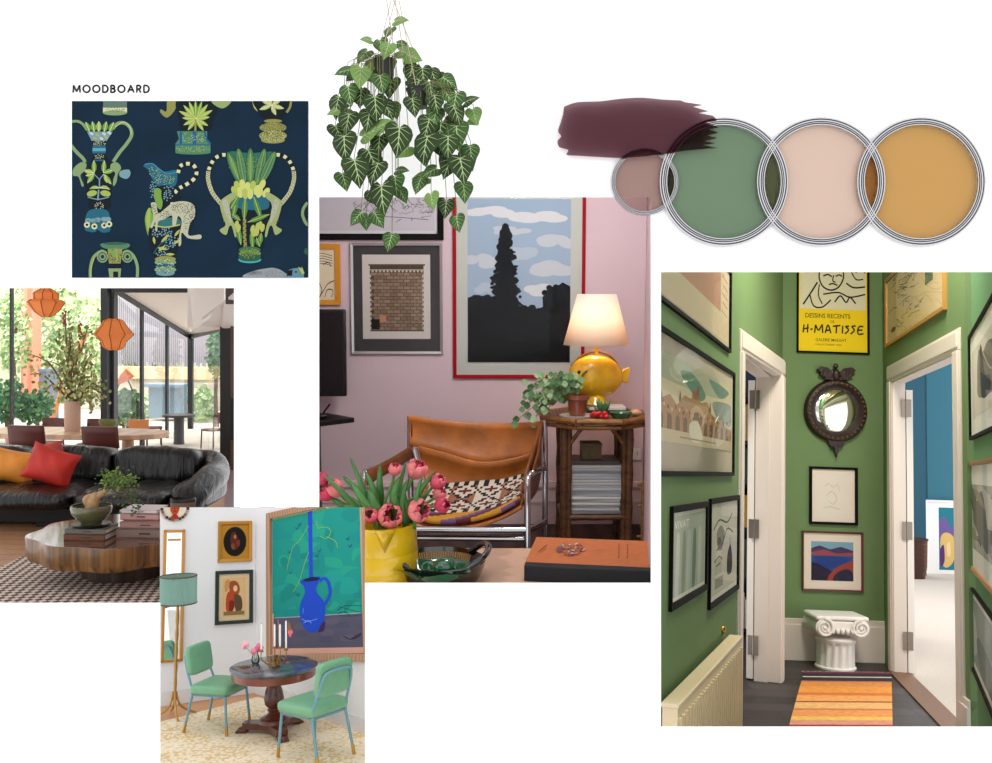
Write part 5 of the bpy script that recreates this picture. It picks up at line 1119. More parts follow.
# tulip leaves: one bunch of blades
for i,(x0_,y0_,x1_,y1_,w_) in enumerate(LEAFS):
    y=jp.y+random.uniform(-.06,.08); a=K.P(315+x0_*.2752,380+y0_*.2752+6,y); b=K.P(315+x1_*.2752,380+y1_*.2752,y+random.uniform(-.04,.04)); mid=a.lerp(b,.5)+V((random.uniform(-.02,.02),-.03,.02)); c_=cr([a,mid,b],7); n=len(c_); ww=w_*.2752*y/900*1.2
    sd=(b-a).cross(V((random.uniform(-.4,.4),-1,0))).normalized(); m=MB(); m.grid(lambda s,t:K.w(c_[round(t*(n-1))]+sd*((s-.5)*ww*math.sin(PI*min(1,(.25+t*.75)))**.7)+V((0,abs(s-.5)*ww*.5,0))),2,n-1)
    build('leaf',m,tl,parent=TUL[i%11],world=True,solid=.002,smooth=80)
# black tray and green glass bowl
tp_=K.G(440,577,tz); T=thing('lacquer_tray',K.mx(tp_),'black glossy oval tray with raised handles on the wooden table','tray'); R_=47*tp_.y/900
m=MB(); bl_=mat('lacquer_black',(9,12,16),rough=.12,coat=1)
def ov(r,z): return (r,z)
m.lathe([(0,0),(R_*.86,0),(R_*.98,.05),(R_,.075),(R_*.96,.078),(R_*.9,.05),(R_*.82,.012),(0,.01)],56,sy=.95); build('tray_body',m,bl_,parent=T,smooth=60)
for sg in(1,-1):
    m=MB(); m.tube(cr([(sg*R_*.62,-R_*.62,.07),(sg*R_*.95,-R_*.5,.11),(sg*R_*1.06,0,.12),(sg*R_*.95,R_*.5,.11),(sg*R_*.62,R_*.62,.07)],6),.013,10); build('handle',m,bl_,parent=T)
m=MB()
for i in range(26):
    a=PI*.25+PI*.5*i/25; m.tube([(R_*.83*math.cos(a),R_*.79*math.sin(a),.02),(R_*.92*math.cos(a),R_*.87*math.sin(a),.06)],.004,6)
build('woven_lining',m,mat('woven_tan',(186,146,96),rough=.7),parent=T)
gp=K.G(436,588,tz); gp.y=max(gp.y,3.3); T=thing('green_glass_bowl',K.mx(V((gp.x,gp.y+.03,tz+.012))),'translucent green glass bowl standing in the black tray','bowl')
m=MB(); n=48; vs=[];fs=[]
for i,(r,z) in enumerate(((.3,0),(.6,.2),(.85,.55),(1.05,.9),(1.2,1.0),(1.0,.9),(.78,.55),(.5,.25),(.1,.12))):
    for j in range(n):
        a=2*PI*j/n; w_=1+.12*math.sin(a*6)*(z if i<5 else z); vs.append((.1*r*w_*math.cos(a)*1.3,.1*r*w_*math.sin(a),.065*z))
for i in range(8):
    for j in range(n): fs.append((i*n+j,i*n+(j+1)%n,(i+1)*n+(j+1)%n,(i+1)*n+j))
m.add(vs,fs); build('glass_body',m,mat('green_glass',(20,120,80),rough=.08,trans=.5,coat=1),parent=T,smooth=80)
m=MB(); m.sup((.03,-.0,.06),(.045,.04,.04),1,1,24,14); build('glass_knob',m,mat('green_glass',(20,120,80)),parent=T,smooth=80)
lamp('AREA','sitting_key_area',K.w((K.P(600,200,4.2).x,4.3,1.3)),62,(.96,.97,1),.9,1.2,K.w((K.P(500,300,6).x,6,-.2)))  # added area light inside the room, brightens the upper right wall
# ================= dining corner (lower left, in front): a small-scale room =================
DF=Frame(440,262); DW=Frame(603,262)
DZ=DF.P(255,693,3.0).z
def dg(u,v): return DF.WG(u,v,DZ)
def sideclip(u,sg):
    n=ray(u,0).cross(ray(u,700)); n=n if n.x*sg>0 else -n; return (CAM,n)
def topclip(v):
    n=ray(0,v).cross(ray(900,v)); n=n if n.z>0 else -n; return (CAM,n)
DC=[sideclip(160,-1),sideclip(365,1),topclip(507.3)]
dwm=mat('dining_white',(226,226,228),rough=.8,spec=.15)
pts=[(160,707),(208,699.5),(255,693),(268,697),(380,740)]
B_=[dg(*p) for p in pts]
D1=Wall(B_[0],B_[1],DW.up); D2=Wall(B_[1],B_[2],DW.up); D3=Wall(B_[2],B_[3],DW.up); DP=Wall(B_[3],B_[4],DW.up)
for nm,w,a,b in(('wall_dining_left',D1,B_[0],B_[1]),('wall_dining_middle',D2,B_[1],B_[2]),('wall_dining_corner',D3,B_[2],B_[3]),('wall_dining_right',DP,B_[3],B_[4])):
    L_=(b-a).length; mb=MB(); panel(mb,w,-.002 if w is not D1 else -.05,L_+.004,-.3,1.6,.012); struct(nm,mb,dwm,mx=w.mx(0,0),world=True,clip=DC)
    mb=MB(); mb.prism([a,b,b+w.up*.042,a+w.up*.042],-w.into*.006); struct('baseboard_'+nm.split('_')[2],mb,mat('dining_skirting',(216,214,214),rough=.5),mx=w.mx(0,0),world=True,clip=DC[:2])
mb=MB(); mb.prism([dg(u,v) for u,v in((120,712),(255,688),(420,750),(430,880),(60,880))],-DF.up*.01)
struct('floor_dining',mb,mat('dining_floor',(196,142,96),rough=.4,wave=((30,3,3),.12,3)),mx=DF.mx((0,2.6,DZ)),world=True,clip=DC[:2])
# rug with a faint worn pattern
def rug_mat():
    m=mat('cream_rug',(232,216,190),rough=1,noise=(26,.1)); nt=m.node_tree; b=nt.nodes['Principled BSDF']
    tc=nt.nodes.new('ShaderNodeTexCoord'); vo=nt.nodes.new('ShaderNodeTexVoronoi'); vo.feature='SMOOTH_F1'; mp=nt.nodes.new('ShaderNodeMapping'); mp.inputs['Scale'].default_value=(22,22,22); nz=nt.nodes.new('ShaderNodeTexNoise'); nz.inputs['Scale'].default_value=9; nz.inputs['Detail'].default_value=8
    nt.links.new(tc.outputs['Object'],mp.inputs[0]); nt.links.new(mp.outputs[0],vo.inputs['Vector']); nt.links.new(tc.outputs['Object'],nz.inputs['Vector'])
    mu=nt.nodes.new('ShaderNodeMath'); mu.operation='MULTIPLY'; nt.links.new(vo.outputs['Distance'],mu.inputs[0]); nt.links.new(nz.outputs['Fac'],mu.inputs[1])
    r=nt.nodes.new('ShaderNodeValToRGB'); e=r.color_ramp.elements; e[0].position=.12; e[0].color=(*lin((234,222,200)),1); e[1].position=.3; e[1].color=(*lin((214,184,136)),1); q=r.color_ramp.elements.new(.22); q.color=(*lin((230,212,180)),1)
    nt.links.new(mu.outputs[0],r.inputs[0]); nt.links.new(r.outputs[0],b.inputs['Base Color']); return m
mb=MB(); mb.prism([p+DF.up*.0005 for p in [dg(u,v) for u,v in((128,731),(258,697.5),(338,724),(390,744),(400,860),(100,860))]],DF.up*.002)
build('cream_rug',mb,rug_mat(),mx=DF.mx(DF.I@dg(262,760)),world=True,smooth=0,clip=DC[:2],label='large faded cream and gold patterned rug under the round table and green chairs',cat='rug')
# ---- pictures and mirror
def art_blank(p): pass
def art_cameo(p):
    p.rect(0,0,1,1,(176,124,40)); p.ell(.5,.5,.43,.44,(60,40,20)); p.ell(.5,.5,.4,.41,(22,16,14)); p.blob([(.35,.3),(.5,.22),(.6,.4),(.68,.6),(.5,.75),(.35,.65)],(84,36,28)); p.ell(.5,.36,.05,.06,(170,110,76)); p.blob([(.55,.5),(.66,.45),(.68,.6),(.58,.62)],(120,44,30)); p.blob([(.36,.6),(.46,.55),(.5,.7),(.4,.72)],(110,70,40))
def art_warm(p):
    p.rect(0,0,1,1,(214,176,124)); p.blob([(.3,.12),(.6,.1),(.75,.3),(.6,.5),(.35,.45)],(150,80,44)); p.blob([(.2,.4),(.5,.35),(.55,.7),(.35,.9),(.15,.8)],(176,70,40)); p.blob([(.5,.45),(.8,.5),(.85,.8),(.6,.9)],(90,70,50)); p.ell(.55,.28,.09,.08,(226,190,140)); p.blob([(.3,.6),(.5,.62),(.45,.85),(.3,.85)],(120,40,30)); p.rect(.05,.86,.95,.96,(130,110,70)); p.blob([(.1,.1),(.3,.05),(.25,.3),(.1,.35)],(196,140,80))
PC=dict(clip=DC)
picture(D2,(217.8,251.6,521.4,562),.011,mat('frame_gold',(176,124,44),rough=.35,metal=.6),'small gold frame with a dark round portrait, upper of two on the white dining wall',art_cameo,gl=False,dep=.01,clip=DC[2:])
picture(D2,(215,252.6,570.5,624),.0115,mat('frame_bottle_green',(22,40,34),rough=.5,bump=(160,.6)),'warm figure print in thick dark green frame below the small gold frame',art_warm,mw=.012,gl=False,dep=.01,mountc=mat('mount_buff',(214,192,156),rough=.9))
# tall gilt mirror
s0=D1.hit(162,600)[0]; s1=D1.hit(183.4,600)[0]; t1=D1.hit(173,530)[1]; t0=D1.hit(173,662)[1]; w=s1-s0; h=t1-t0
T=thing('wall_mirror',D1.mx((s0+s1)/2,t0),'tall narrow gilt-framed mirror behind the floor lamp','mirror'); gd=mat('mirror_gilt',(186,132,62),rough=.35,metal=.6)
mb=MB(); fw=.0085
for x in(-w/2+fw/2,w/2-fw/2): mb.box((x,-.005,h/2),(fw,.01,h))
for z in(fw/2,h-fw/2): mb.box((0,-.005,z),(w,.01,fw))
mb.box((0,-.005,h-.032),(w*.6,.008,.006)); build('frame',mb,gd,parent=T,bevel=.0015)
mb=MB(); mb.box((0,-.002,h/2),(w-fw,.002,h-fw)); build('mirror_glass',mb,mat('mirror_silver',(236,238,236),rough=.03,metal=1),parent=T)
# round face plate above the mirror
a,b=D1.hit(174.5,507.5); R_=14.6*2.9/900
T=thing('round_wall_plate',D1.mx(a,b),'round plate with a red face and a patterned rim above the gilt mirror','plate')
mb=MB(); mb.lathe([(0,-.004),(R_*.9,-.004),(R_,-.007),(R_,0),(0,0)],48,axis='y'); build('plate_body',mb,mat('plate_cream',(214,200,180),rough=.4),parent=T,clip=DC)
pr=Print(-R_,-R_,2*R_,2*R_,2,2,y=-.0076); pr.cl=False
rb_=[(70,44,40),(150,150,150),(150,84,56),(60,60,64)]
for i in range(24):
    a0=2*PI*i/24; a1=a0+2*PI/24*.86; pr.poly([(1+r*math.cos(q),1+r*math.sin(q)) for r,q in((.78,a0),(.97,a0),(.97,a1),(.78,a1))],rb_[i%4])
pr.blob([(.72,.55),(.9,.35),(1.12,.35),(1.3,.55),(1.32,1.0),(1.2,1.4),(1.0,1.6),(.8,1.4),(.68,1.0)],(176,64,36)); pr.blob([(.9,1.5),(1.1,1.5),(1.3,1.8),(.7,1.8)],(150,50,30))
dkr=(70,26,20)
for x in(.88,1.14): pr.ell(x,.95,.06,.035,dkr); pr.line([(x-.09,.84),(x,.8),(x+.09,.84)],.03,dkr)
pr.line([(1.01,.9),(.98,1.14),(1.04,1.16)],.03,dkr); pr.line([(.9,1.3),(1.0,1.27),(1.1,1.3)],.05,dkr); pr.done('painted_face',T,clip=DC)
# large painting of a blue jug (its right side runs past the cut of the room)
def art_jug(p): # fine: zoom-panel units; x 336..612 y 30..455
    X=lambda x,y:(x-333,y-26)
    def L(*q): return [X(*a) for a in q]
    p.rect(0,0,270,430,(20,138,128)); rnd=random.Random(31)
    for i in range(50): 
        x,y=rnd.uniform(0,270),rnd.uniform(0,300); c=rnd.choice([(24,146,136),(16,128,122),(30,150,128),(18,132,130)]); p.blob([(x,y),(x+rnd.uniform(10,50),y+rnd.uniform(-14,14)),(x+rnd.uniform(10,50),y+rnd.uniform(10,50)),(x-5,y+rnd.uniform(10,40))],c,n=3)
    p.rect(0,0,270,5,(90,150,96))
    p.rect(0,314,270,420,(82,80,100)); p.line(L((340,340),(430,341),(615,341)),2.5,(150,160,170))
    for i in range(14): x,y=rnd.uniform(0,250),rnd.uniform(315,380); p.blob([(x,y),(x+30,y-4),(x+34,y+12),(x+4,y+14)],rnd.choice([(76,76,98),(90,86,104),(84,74,96)]),n=3)
    p.rect(0,408,270,430,(206,158,140)); p.rect(0,300,4,430,(200,160,150))
    bl=(26,70,190); p.poly(L((446,20),(459,20),(459,232),(448,232)),bl)
    p.blob(L((420,236),(440,228),(480,228),(472,250),(468,270),(488,300),(492,335),(484,372),(465,388),(445,386),(428,368),(418,330),(422,300),(434,272),(432,252)),bl)
    p.line(L((478,242),(492,234),(504,252),(506,284),(490,312),(482,322)),9,bl); p.blob(L((430,232),(455,226),(478,232),(470,238),(440,238)),(14,28,60))
    p.blob(L((484,362),(492,362),(488,384),(472,388)),(60,30,70)); p.line(L((424,348),(444,356),(470,350)),1.6,(120,160,230)); p.line(L((430,316),(428,332)),1.8,(90,140,230)); p.line(L((430,360),(445,354),(452,362)),1.4,(150,180,236))
    ye=(116,180,70)
    for q in(((448,70),(420,110),(398,130),(380,196)),((448,150),(436,180),(420,230),(400,265)),((476,82),(500,84),(512,100),(500,118),(482,108)),((500,112),(524,130),(530,150)),((470,60),(476,84))): p.line(L(*q),1.8,ye)
    dm=(14,74,120)
    for x,y in((388,140),(562,150),(412,70),(478,150),(390,205),(412,275),(556,128),(470,165),(420,60)): p.line([X(x-4,y-3),X(x+2,y+4),X(x+6,y-5)],2,dm); p.line([X(x,y+5),X(x+5,y-2)],1.4,dm)
    p.line(L((525,330),(550,318),(600,325),(605,340),(570,348),(530,345)),1.3,(12,50,56)); p.line(L((530,320),(560,330),(600,345)),1.2,(12,50,56)); p.line(L((525,340),(545,335),(560,348)),1.6,(12,40,50))
    p.poly(L((382,378),(397,378),(392,400),(386,400)),(230,110,130)); p.poly(L((380,380),(386,352),(396,380)),(150,104,70)); p.ell(*X(390,386),8,6,(236,120,140))
    p.line(L((540,402),(560,412),(582,404),(586,395)),2.5,(60,30,60)); p.line(L((560,412),(584,398)),3,(50,26,56))
    p.line(L((352,345),(354,420)),1.6,(200,170,150))
picture(DP,(270,369,502.5,661),.020,mat('frame_driftwood',(168,128,98),rough=.6,wave=((20,20,3),.2,4)),'large teal painting of a blue jug in a pale wooden frame on the dining wall',art_jug,gl=False,dep=.016,clip=DC,fine=(262,424),mw=.002,cat='painting')
# ---- chair (metres in real size, scaled)
vin=mat('vinyl_green',(112,166,130),rough=.38,noise=(10,.06)); tubm=mat('tube_blue',(106,152,168),rough=.35); brs=mat('foot_brass',(196,150,76),rough=.3,metal=.9)
def make_chair(mx):
    T=thing('dining_chair',mx,'','chair','green vinyl dining chairs')
    m=MB(); m.sup((0,-.01,.46),(.25,.24,.055),.45,.28,40,14); build('seat',m,vin,parent=T,smooth=80)
    Rx=Matrix.Rotation(-.16,3,'X'); m=MB(); m.sup((0,.255,.735),(.205,.036,.155),.35,.35,40,14,R=Rx); build('backrest',m,vin,parent=T,smooth=80)
    m=MB(); m.tube(cr([(-.2,.2,.4),(-.2,.215,.5),(-.19,.265,.63),(-.175,.3,.74),(-.14,.318,.8),(0,.326,.815),(.14,.318,.8),(.175,.3,.74),(.19,.265,.63),(.2,.215,.5),(.2,.2,.4)],5),.013,10)
    m.tube(cr([(-.2,-.2,.4),(-.2,.2,.4),(.2,.2,.4),(.2,-.2,.4)],1,True),.012,8,close=True); build('frame',m,tubm,parent=T)
    for x,y,x2,y2 in((-.2,-.2,-.215,-.225),(.2,-.2,.215,-.225),(-.2,.2,-.215,.27),(.2,.2,.215,.27)):
        m=MB(); m.tube([(x,y,.41),(x,y,.39),(x2,y2,0.09)],.0135,10); L_=build('leg',m,tubm,parent=T)
        m=MB(); m.tube([(x2+(x-x2)*.0,y2,.095),(x2+(x2-x)*.28,y2+(y2-y)*.28,.0)],.016,10); f=build('foot_cap',m,brs,parent=L_); f.matrix_world=mx
    return T
def cmx(u,v,rz,s): return DF.mx(DF.I@dg(u,v),rz,s)
ch=make_chair(cmx(219.5,729,1.28,.268)); ch['label']='green vinyl dining chair with pale blue legs, standing beside the floor lamp'
ch2=dup(ch,cmx(314,756,-2.2,.288),'green vinyl dining chair with pale blue legs, standing below the large painting')
# ---- round pedestal table
tc_=DF.I@dg(274,733); tzt=DF.P(272,665.5,tc_.y).z-DZ; TR=42.3*tc_.y/900
T=thing('pedestal_table',DF.mx(tc_),'round dark marble-topped table on a carved mahogany pedestal','table'); mah=mat('mahogany',(84,34,18),rough=.3,noise=(14,.3),coat=.4)
m=MB(); m.lathe([(0,tzt-.008),(TR*.97,tzt-.008),(TR,tzt-.004),(TR,tzt-.001),(TR*.985,tzt),(0,tzt)],64); build('marble_top',m,mat('marble_dark',(40,44,54),rough=.12,noise=(26,.9),c2=(96,102,112),coat=.5),parent=T,smooth=50)
m=MB(); m.lathe([(TR*.9,tzt-.03),(TR*.955,tzt-.028),(TR*.955,tzt-.008),(TR*.9,tzt-.008)],64); m.lathe([(0,tzt-.02),(TR*.9,tzt-.02),(TR*.9,tzt-.015),(0,tzt-.015)],48); build('apron',m,mat('mahogany_light',(116,50,24),rough=.3,noise=(20,.3),coat=.5),parent=T)
m=MB(); H=tzt-.02; m.lathe([(.018,H),(.02,H*.95),(.013,H*.9),(.016,H*.84),(.024,H*.7),(.028,H*.58),(.025,H*.48),(.015,H*.42),(.019,H*.39),(.014,H*.35),(.022,H*.3),(.032,H*.26),(.034,H*.2)],28); build('column',m,mah,parent=T,smooth=50)
m=MB(); k=DF.f
P=[]
for i in range(3):
    a=-PI/2+.5+i*2*PI/3; 
    for da,r in((-.18,.088),(.18,.088),(.62,.04),(1.05,.033),(1.48,.04)): P.append((r*1.0*math.cos(a+da),r*math.sin(a+da),.014))
m.prism(P,(0,0,.018)); m.lathe([(.045,.03),(.04,.042),(.03,.046),(0,.046)],24); build('platform',m,mah,parent=T,bevel=.002)
for i in range(3):
    a=-PI/2+.5+i*2*PI/3; m=MB(); m.sup((.088*math.cos(a),.088*math.sin(a),.009),(.016,.013,.0095),.8,.8,14,8)
    for j in(-1,0,1): m.sup((.102*math.cos(a+j*.09),.102*math.sin(a+j*.09),.005),(.006,.004,.005),1,1,8,6)
    build('paw_foot',m,mah,parent=T)
def onD(u,v): # point on the table top under a pixel
    q=DF.G(u,v,DZ+tzt); return q
# candelabrum
cp=onD(276,667); k=cp.y/900; T=thing('brass_candelabrum',DF.mx(cp),'brass candelabrum with curled arms holding four white candles','candlestick'); bz=mat('candle_brass',(170,130,62),rough=.3,metal=.9)
m=MB(); m.lathe([(0,0),(.011,0),(.012,.003),(.004,.006),(.003,.03),(.005,.033),(0,.034)],20)
CS=[(-13,14),(-1.5,12),(2,12),(7,14)]
cu=[262.7,275.5,281,285.6]; cv=[651,648,648,651]; ct=[627,627,627,625]; hold=[]
for u,v in zip(cu,cv):
    x=(u-276)*k; z=(667-v)*k*1.0; hold.append((x,z)); y=.012*math.sin(u)
    m.tube(cr([(0,0,.02),(x*.5,y*.5,.008),(x,y,z*.55),(x,y,z)],5),.0015,6); m.lathe([(0,z-.001),(.006,z),(.0065,z+.002),(.0035,z+.002),(.0035,z+.006),(0,z+.006)],14,c=(x,y,0)); m.tube([(x*.6+.006*math.cos(t*.5),y*.6,.018+.006*math.sin(t*.5)) for t in range(13)],.0012,5)
build('arms',m,bz,parent=T)
for i,((x,z),tp1) in enumerate(zip(hold,ct)):
    y=.012*math.sin(cu[i]); m=MB(); m.lathe([(.0027,0),(.0024,1),(.0005,1.05)],12); m.v=[V((p.x+x,p.y+y,z+.004+p.z*(667-tp1-(667-cv[i]))*k)) for p in m.v]
    T2=thing('taper_candle',DF.mx(V((cp.x+x,cp.y+y,cp.z+z+.004))),'white taper candle in the brass candelabrum on the marble table','candle','taper candles in the brass candelabrum'); m.v=[V((p.x-x,p.y-y,p.z-z-.004)) for p in m.v]; build('wax',m,mat('candle_wax',(240,238,232),rough=.5),parent=T2)
    m=MB(); hh=(cv[i]-tp1)*k*1.03; m.tube([(0,0,hh),(0,0,hh+.005)],.0005,5); build('wick',m,mat('wick',(40,36,34)),parent=T2)
# bud vase with pink flowers
vp=onD(255.5,663.5); vp.y-=.0; T=thing('bud_vase',DF.mx(vp),'small clear glass bud vase of pink flowers on the marble table','vase')
m=MB(); m.lathe([(0,0),(.009,.0),(.012,.008),(.010,.02),(.006,.03),(.008,.036),(.0072,.036),(.0052,.03),(.009,.02),(.011,.008),(.008,.002),(0,.002)],24); build('glass_body',m,glass('vase_glass',(.93,.97,.95),1.2),parent=T,smooth=80)
for u,v,r,kk,l in((245.5,645,4.2,0,'pale pink flower leaning left out of the bud vase'),(254.5,651,3.4,2,'pink flower low in the middle of the bud vase'),(259.5,647.5,4.2,1,'rosy pink flower at the right of the bud vase')):
    c=V(((u-255.5)*k,-.003*kk,(663.5-v)*k)); T2=thing('pink_flower',DF.mx(vp+c),l,'flower'); m=MB(); rr=r*k
    rnd=random.Random(int(u*3))
    for i in range(15):
        a=2*PI*i/7+rnd.random(); q=rr*(.3 if i<5 else .62); roundleaf(m,(q*math.cos(a),-rr*.3+rnd.uniform(-.2,.2)*rr,q*math.sin(a)),rr*.5,(math.cos(a)*.5,-1,math.sin(a)*.5+.3),0)
    m.sup((0,0,0),(rr*.7,rr*.6,rr*.7),1,1,12,8); build('petals',m,mat('flower_%d'%kk,[(236,176,188),(220,110,140),(226,140,156)][kk],rough=.7),parent=T2)
    m=MB(); m.tube(cr([(0,0,-rr*.5),V((-c.x*.5,0,-c.z*.4)),V((-c.x,.0,.006-c.z))],4),.0008,5); build('stem',m,mat('stem_leafy',(84,130,70)),parent=T2)
# ---- floor lamp
lp=DF.I@dg(174.5,717); k=lp.y/900; T=thing('floor_lamp',DF.mx(lp),'brass bamboo floor lamp with a pleated green drum shade left of the green chair','lamp'); lb=mat('lamp_brass',(178,136,72),rough=.35,metal=.7)
zs0=DF.P(177,603,lp.y).z-DZ; zs1=DF.P(177,576,lp.y).z-DZ; R_=16.8*k; cx_=3.2*k
m=MB(); pts_=[(0,0,.06+i*(zs0+.03-.06)/14) for i in range(15)]; m.tube([(cx_*(i/14),0,.05+i*(zs0+.05-.05)/14) for i in range(15)],[.0042 if i%2 else .0054 for i in range(15)],10); build('bamboo_pole',m,lb,parent=T)
for i in range(4):
    a=i*PI/2+.5; m=MB(); d=V((math.cos(a),math.sin(a),0)); m.tube(cr([d*.004+V((0,0,.075)),d*.012+V((0,0,.04)),d*.03+V((0,0,.02)),d*.062+V((0,0,.004))],5),[.0034]*15+[.0022],8); build('leg',m,lb,parent=T)
m=MB(); n=144; vs=[];fs=[]
for j,z in enumerate((zs0,zs0+(zs1-zs0)*.5,zs1)):
    for i in range(n): r=R_*(1+(.03 if i%2 else -.03)); vs.append((cx_+r*math.cos(2*PI*i/n),r*math.sin(2*PI*i/n),z))
for j in range(2):
    for i in range(n): fs.append((j*n+i,j*n+(i+1)%n,(j+1)*n+(i+1)%n,(j+1)*n+i))
m.add(vs,fs); build('pleated_shade',m,mat('shade_green',(142,178,168),rough=.8),parent=T,smooth=0,solid=.0012)
m=MB()
for z in(zs0,zs1): m.tube([(cx_+R_*1.02*math.cos(2*PI*i/48),R_*1.02*math.sin(2*PI*i/48),z) for i in range(48)],.0022,6,close=True)
build('shade_trim',m,mat('shade_trim',(92,76,58),rough=.8),parent=T)
lamp('AREA','dining_fill_area',DW.w((DW.P(262,330,2.35))),1.2,(.96,.98,1),.35,.35,dg(262,720))  # added unseen area light above the corner, no window there
# ================= lounge with the black sofa (left) =================
SF=Frame(345,110)
SZ=SF.P(123,588,4.65).z
def sg(u,v): return SF.WG(u,v,SZ)
def sp_(u,v,y): return SF.WP(u,v,y)
def sxy(u,y): return SF.P(u,450,y).x
def floorp(u,y): return SF.w((sxy(u,y),y,SZ))
# floor
sfm=planks('lounge_planks',(176,132,96),(160,116,84),1.2,.45)
mb=MB(); mb.prism([floorp(-60,3.25),floorp(238,3.25),floorp(238,9.4),floorp(-60,9.4)],-SF.up*.03); struct('floor_lounge',mb,sfm,mx=SF.mx((sxy(80,6),6,SZ)),world=True)
mb=MB(); mb.prism([floorp(225,5.6),floorp(240,5.6),floorp(240,9.3),floorp(225,9.3)],SF.up*.004); struct('floor_lounge_side',mb,mat('floor_mauve',(120,92,98),rough=.35),mx=SF.mx((sxy(232,7),7,SZ)),world=True)
# checked rug
def checker(name,c1,c2,s):
    m=mat(name,c1,rough=1); nt=m.node_tree; b=nt.nodes['Principled BSDF']; tc=nt.nodes.new('ShaderNodeTexCoord'); ck=nt.nodes.new('ShaderNodeTexChecker'); ck.inputs['Scale'].default_value=s; ck.inputs[1].default_value=(*lin(c1),1); ck.inputs[2].default_value=(*lin(c2),1)
    mp=nt.nodes.new('ShaderNodeMapping'); mp.inputs['Rotation'].default_value=(0,0,.62); mp.inputs['Location'].default_value=(0,0,.3/s); nt.links.new(tc.outputs['Object'],mp.inputs[0]); nt.links.new(mp.outputs[0],ck.inputs[0]); nt.links.new(ck.outputs[0],b.inputs['Base Color']); return m
mb=MB(); c=[sg(-40,590),sg(-40,640),sg(290,640),sg(290,545),sg(60,536),sg(33,552)]
mb.prism([p+SF.up*.001 for p in c],SF.up*.008)
build('checked_rug',mb,checker('rug_check',(206,190,176),(84,62,58),30),mx=SF.mx(SF.I@sg(100,585)),world=True,smooth=0,label='cream and dark brown checked rug under the burl wood coffee table',cat='rug')
# ---- coffee table
ct=SF.I@sg(124,570); ct=V((sxy(124,4.9),4.9,SZ)); topz=SF.P(123,527,4.95).z-SZ; 
T=thing('coffee_table',SF.mx(ct),'scalloped burl wood coffee table with glossy top on the checked rug','table')
bur=mat('burl_wood',(112,76,34),rough=.35,noise=((38,38,1.2),.8),coat=.4); tops=mat('burl_top',(92,54,36),rough=.1,noise=(9,.35),coat=1)
n=144; m=MB(); kx=.455; ky=.47
def outl(a): 
    return 1+.035*math.sin(a*9+.6)+.02*math.sin(a*5+2)
for mi,(z0,z1,mt,nm) in enumerate(((topz-.125,topz-.004,bur,'edge_slab'),(topz-.004,topz,tops,'polished_top'))):
    m=MB(); vs=[];
    for z,q in ((z0,.97),(z0+(z1-z0)*.3,1.0),(z1,1.0)) if mi==0 else ((z0,1.0),(z1,.995)):
        vs+=[(kx*q*outl(2*PI*i/n)*math.cos(2*PI*i/n),ky*q*outl(2*PI*i/n)*math.sin(2*PI*i/n),z) for i in range(n)]
    L_=len(vs)//n; fs=[(j*n+i,j*n+(i+1)%n,(j+1)*n+(i+1)%n,(j+1)*n+i) for j in range(L_-1) for i in range(n)]+[tuple(range(n))[::-1],tuple((L_-1)*n+i for i in range(n))]
    m.add(vs,fs); build(nm,m,mt,parent=T,smooth=50)
m=MB(); vs=[(.21*(1+.04*math.sin(i*.9))*math.cos(2*PI*i/64),.2*(1+.04*math.sin(i*.9))*math.sin(2*PI*i/64),z) for z in(0,topz-.12) for i in range(64)]
m.add(vs,[(i,(i+1)%64,64+(i+1)%64,64+i) for i in range(64)]+[tuple(range(64,128))]); build('pedestal',m,mat('burl_dark',(58,38,20),rough=.4,noise=((38,38,1.2),.8)),parent=T,smooth=50)
TZ=SZ+topz
def tabp(u,v): return SF.G(u,v,TZ)
def bookat(u,v,w,d,h,dz,c,lab,rz=0,name='book'):
    p=tabp(u,v); k=p.y/900; W=w*k; T=thing(name,SF.mx(V((p.x,p.y+d/2,TZ+dz)),rz),lab,'book'); m=MB(); m.box((0,0,h*.08),(W,d,h*.14)); m.box((0,0,h*.92),(W,d,h*.14)); m.box((0,-d/2+.004,h/2),(W,.008,h)); build('cover',m,mat('book_'+'_'.join(map(str,c)),c,rough=.5),parent=T)
    m=MB(); m.box((0,.004,h/2),(W*.97,d*.96,h*.72)); build('pages',m,mat('pages_cream',(206,196,180),rough=.9),parent=T)
    if w>30: m=MB(); m.box((W*.05,-d/2-.0005,h*.5),(W*.22,.002,h*.18)); build('spine_mark',m,mat('spine_mark',(60,50,48)),parent=T)
k=5/900
bookat(84,541,41,.17,.034,0,(104,62,34),'brown book under the bonsai, lower of two on the coffee table'); bookat(85,541,41,.165,.026,.035,(96,92,84),'grey-brown book directly beneath the bonsai saucer')
bookat(142,539,52,.2,.055,0,(124,100,90),'thick taupe book, lowest of the right-hand pile on the coffee table'); bookat(143,539,47,.19,.032,.056,(150,110,102),'dusty brown book in the middle of the right-hand pile'); bookat(139,537,38,.18,.036,.089,(188,140,138),'pink-edged book near the top of the right-hand pile')
bookat(138,537,37,.17,.016,.126,(216,206,208),'white thin book on top of the right-hand pile')
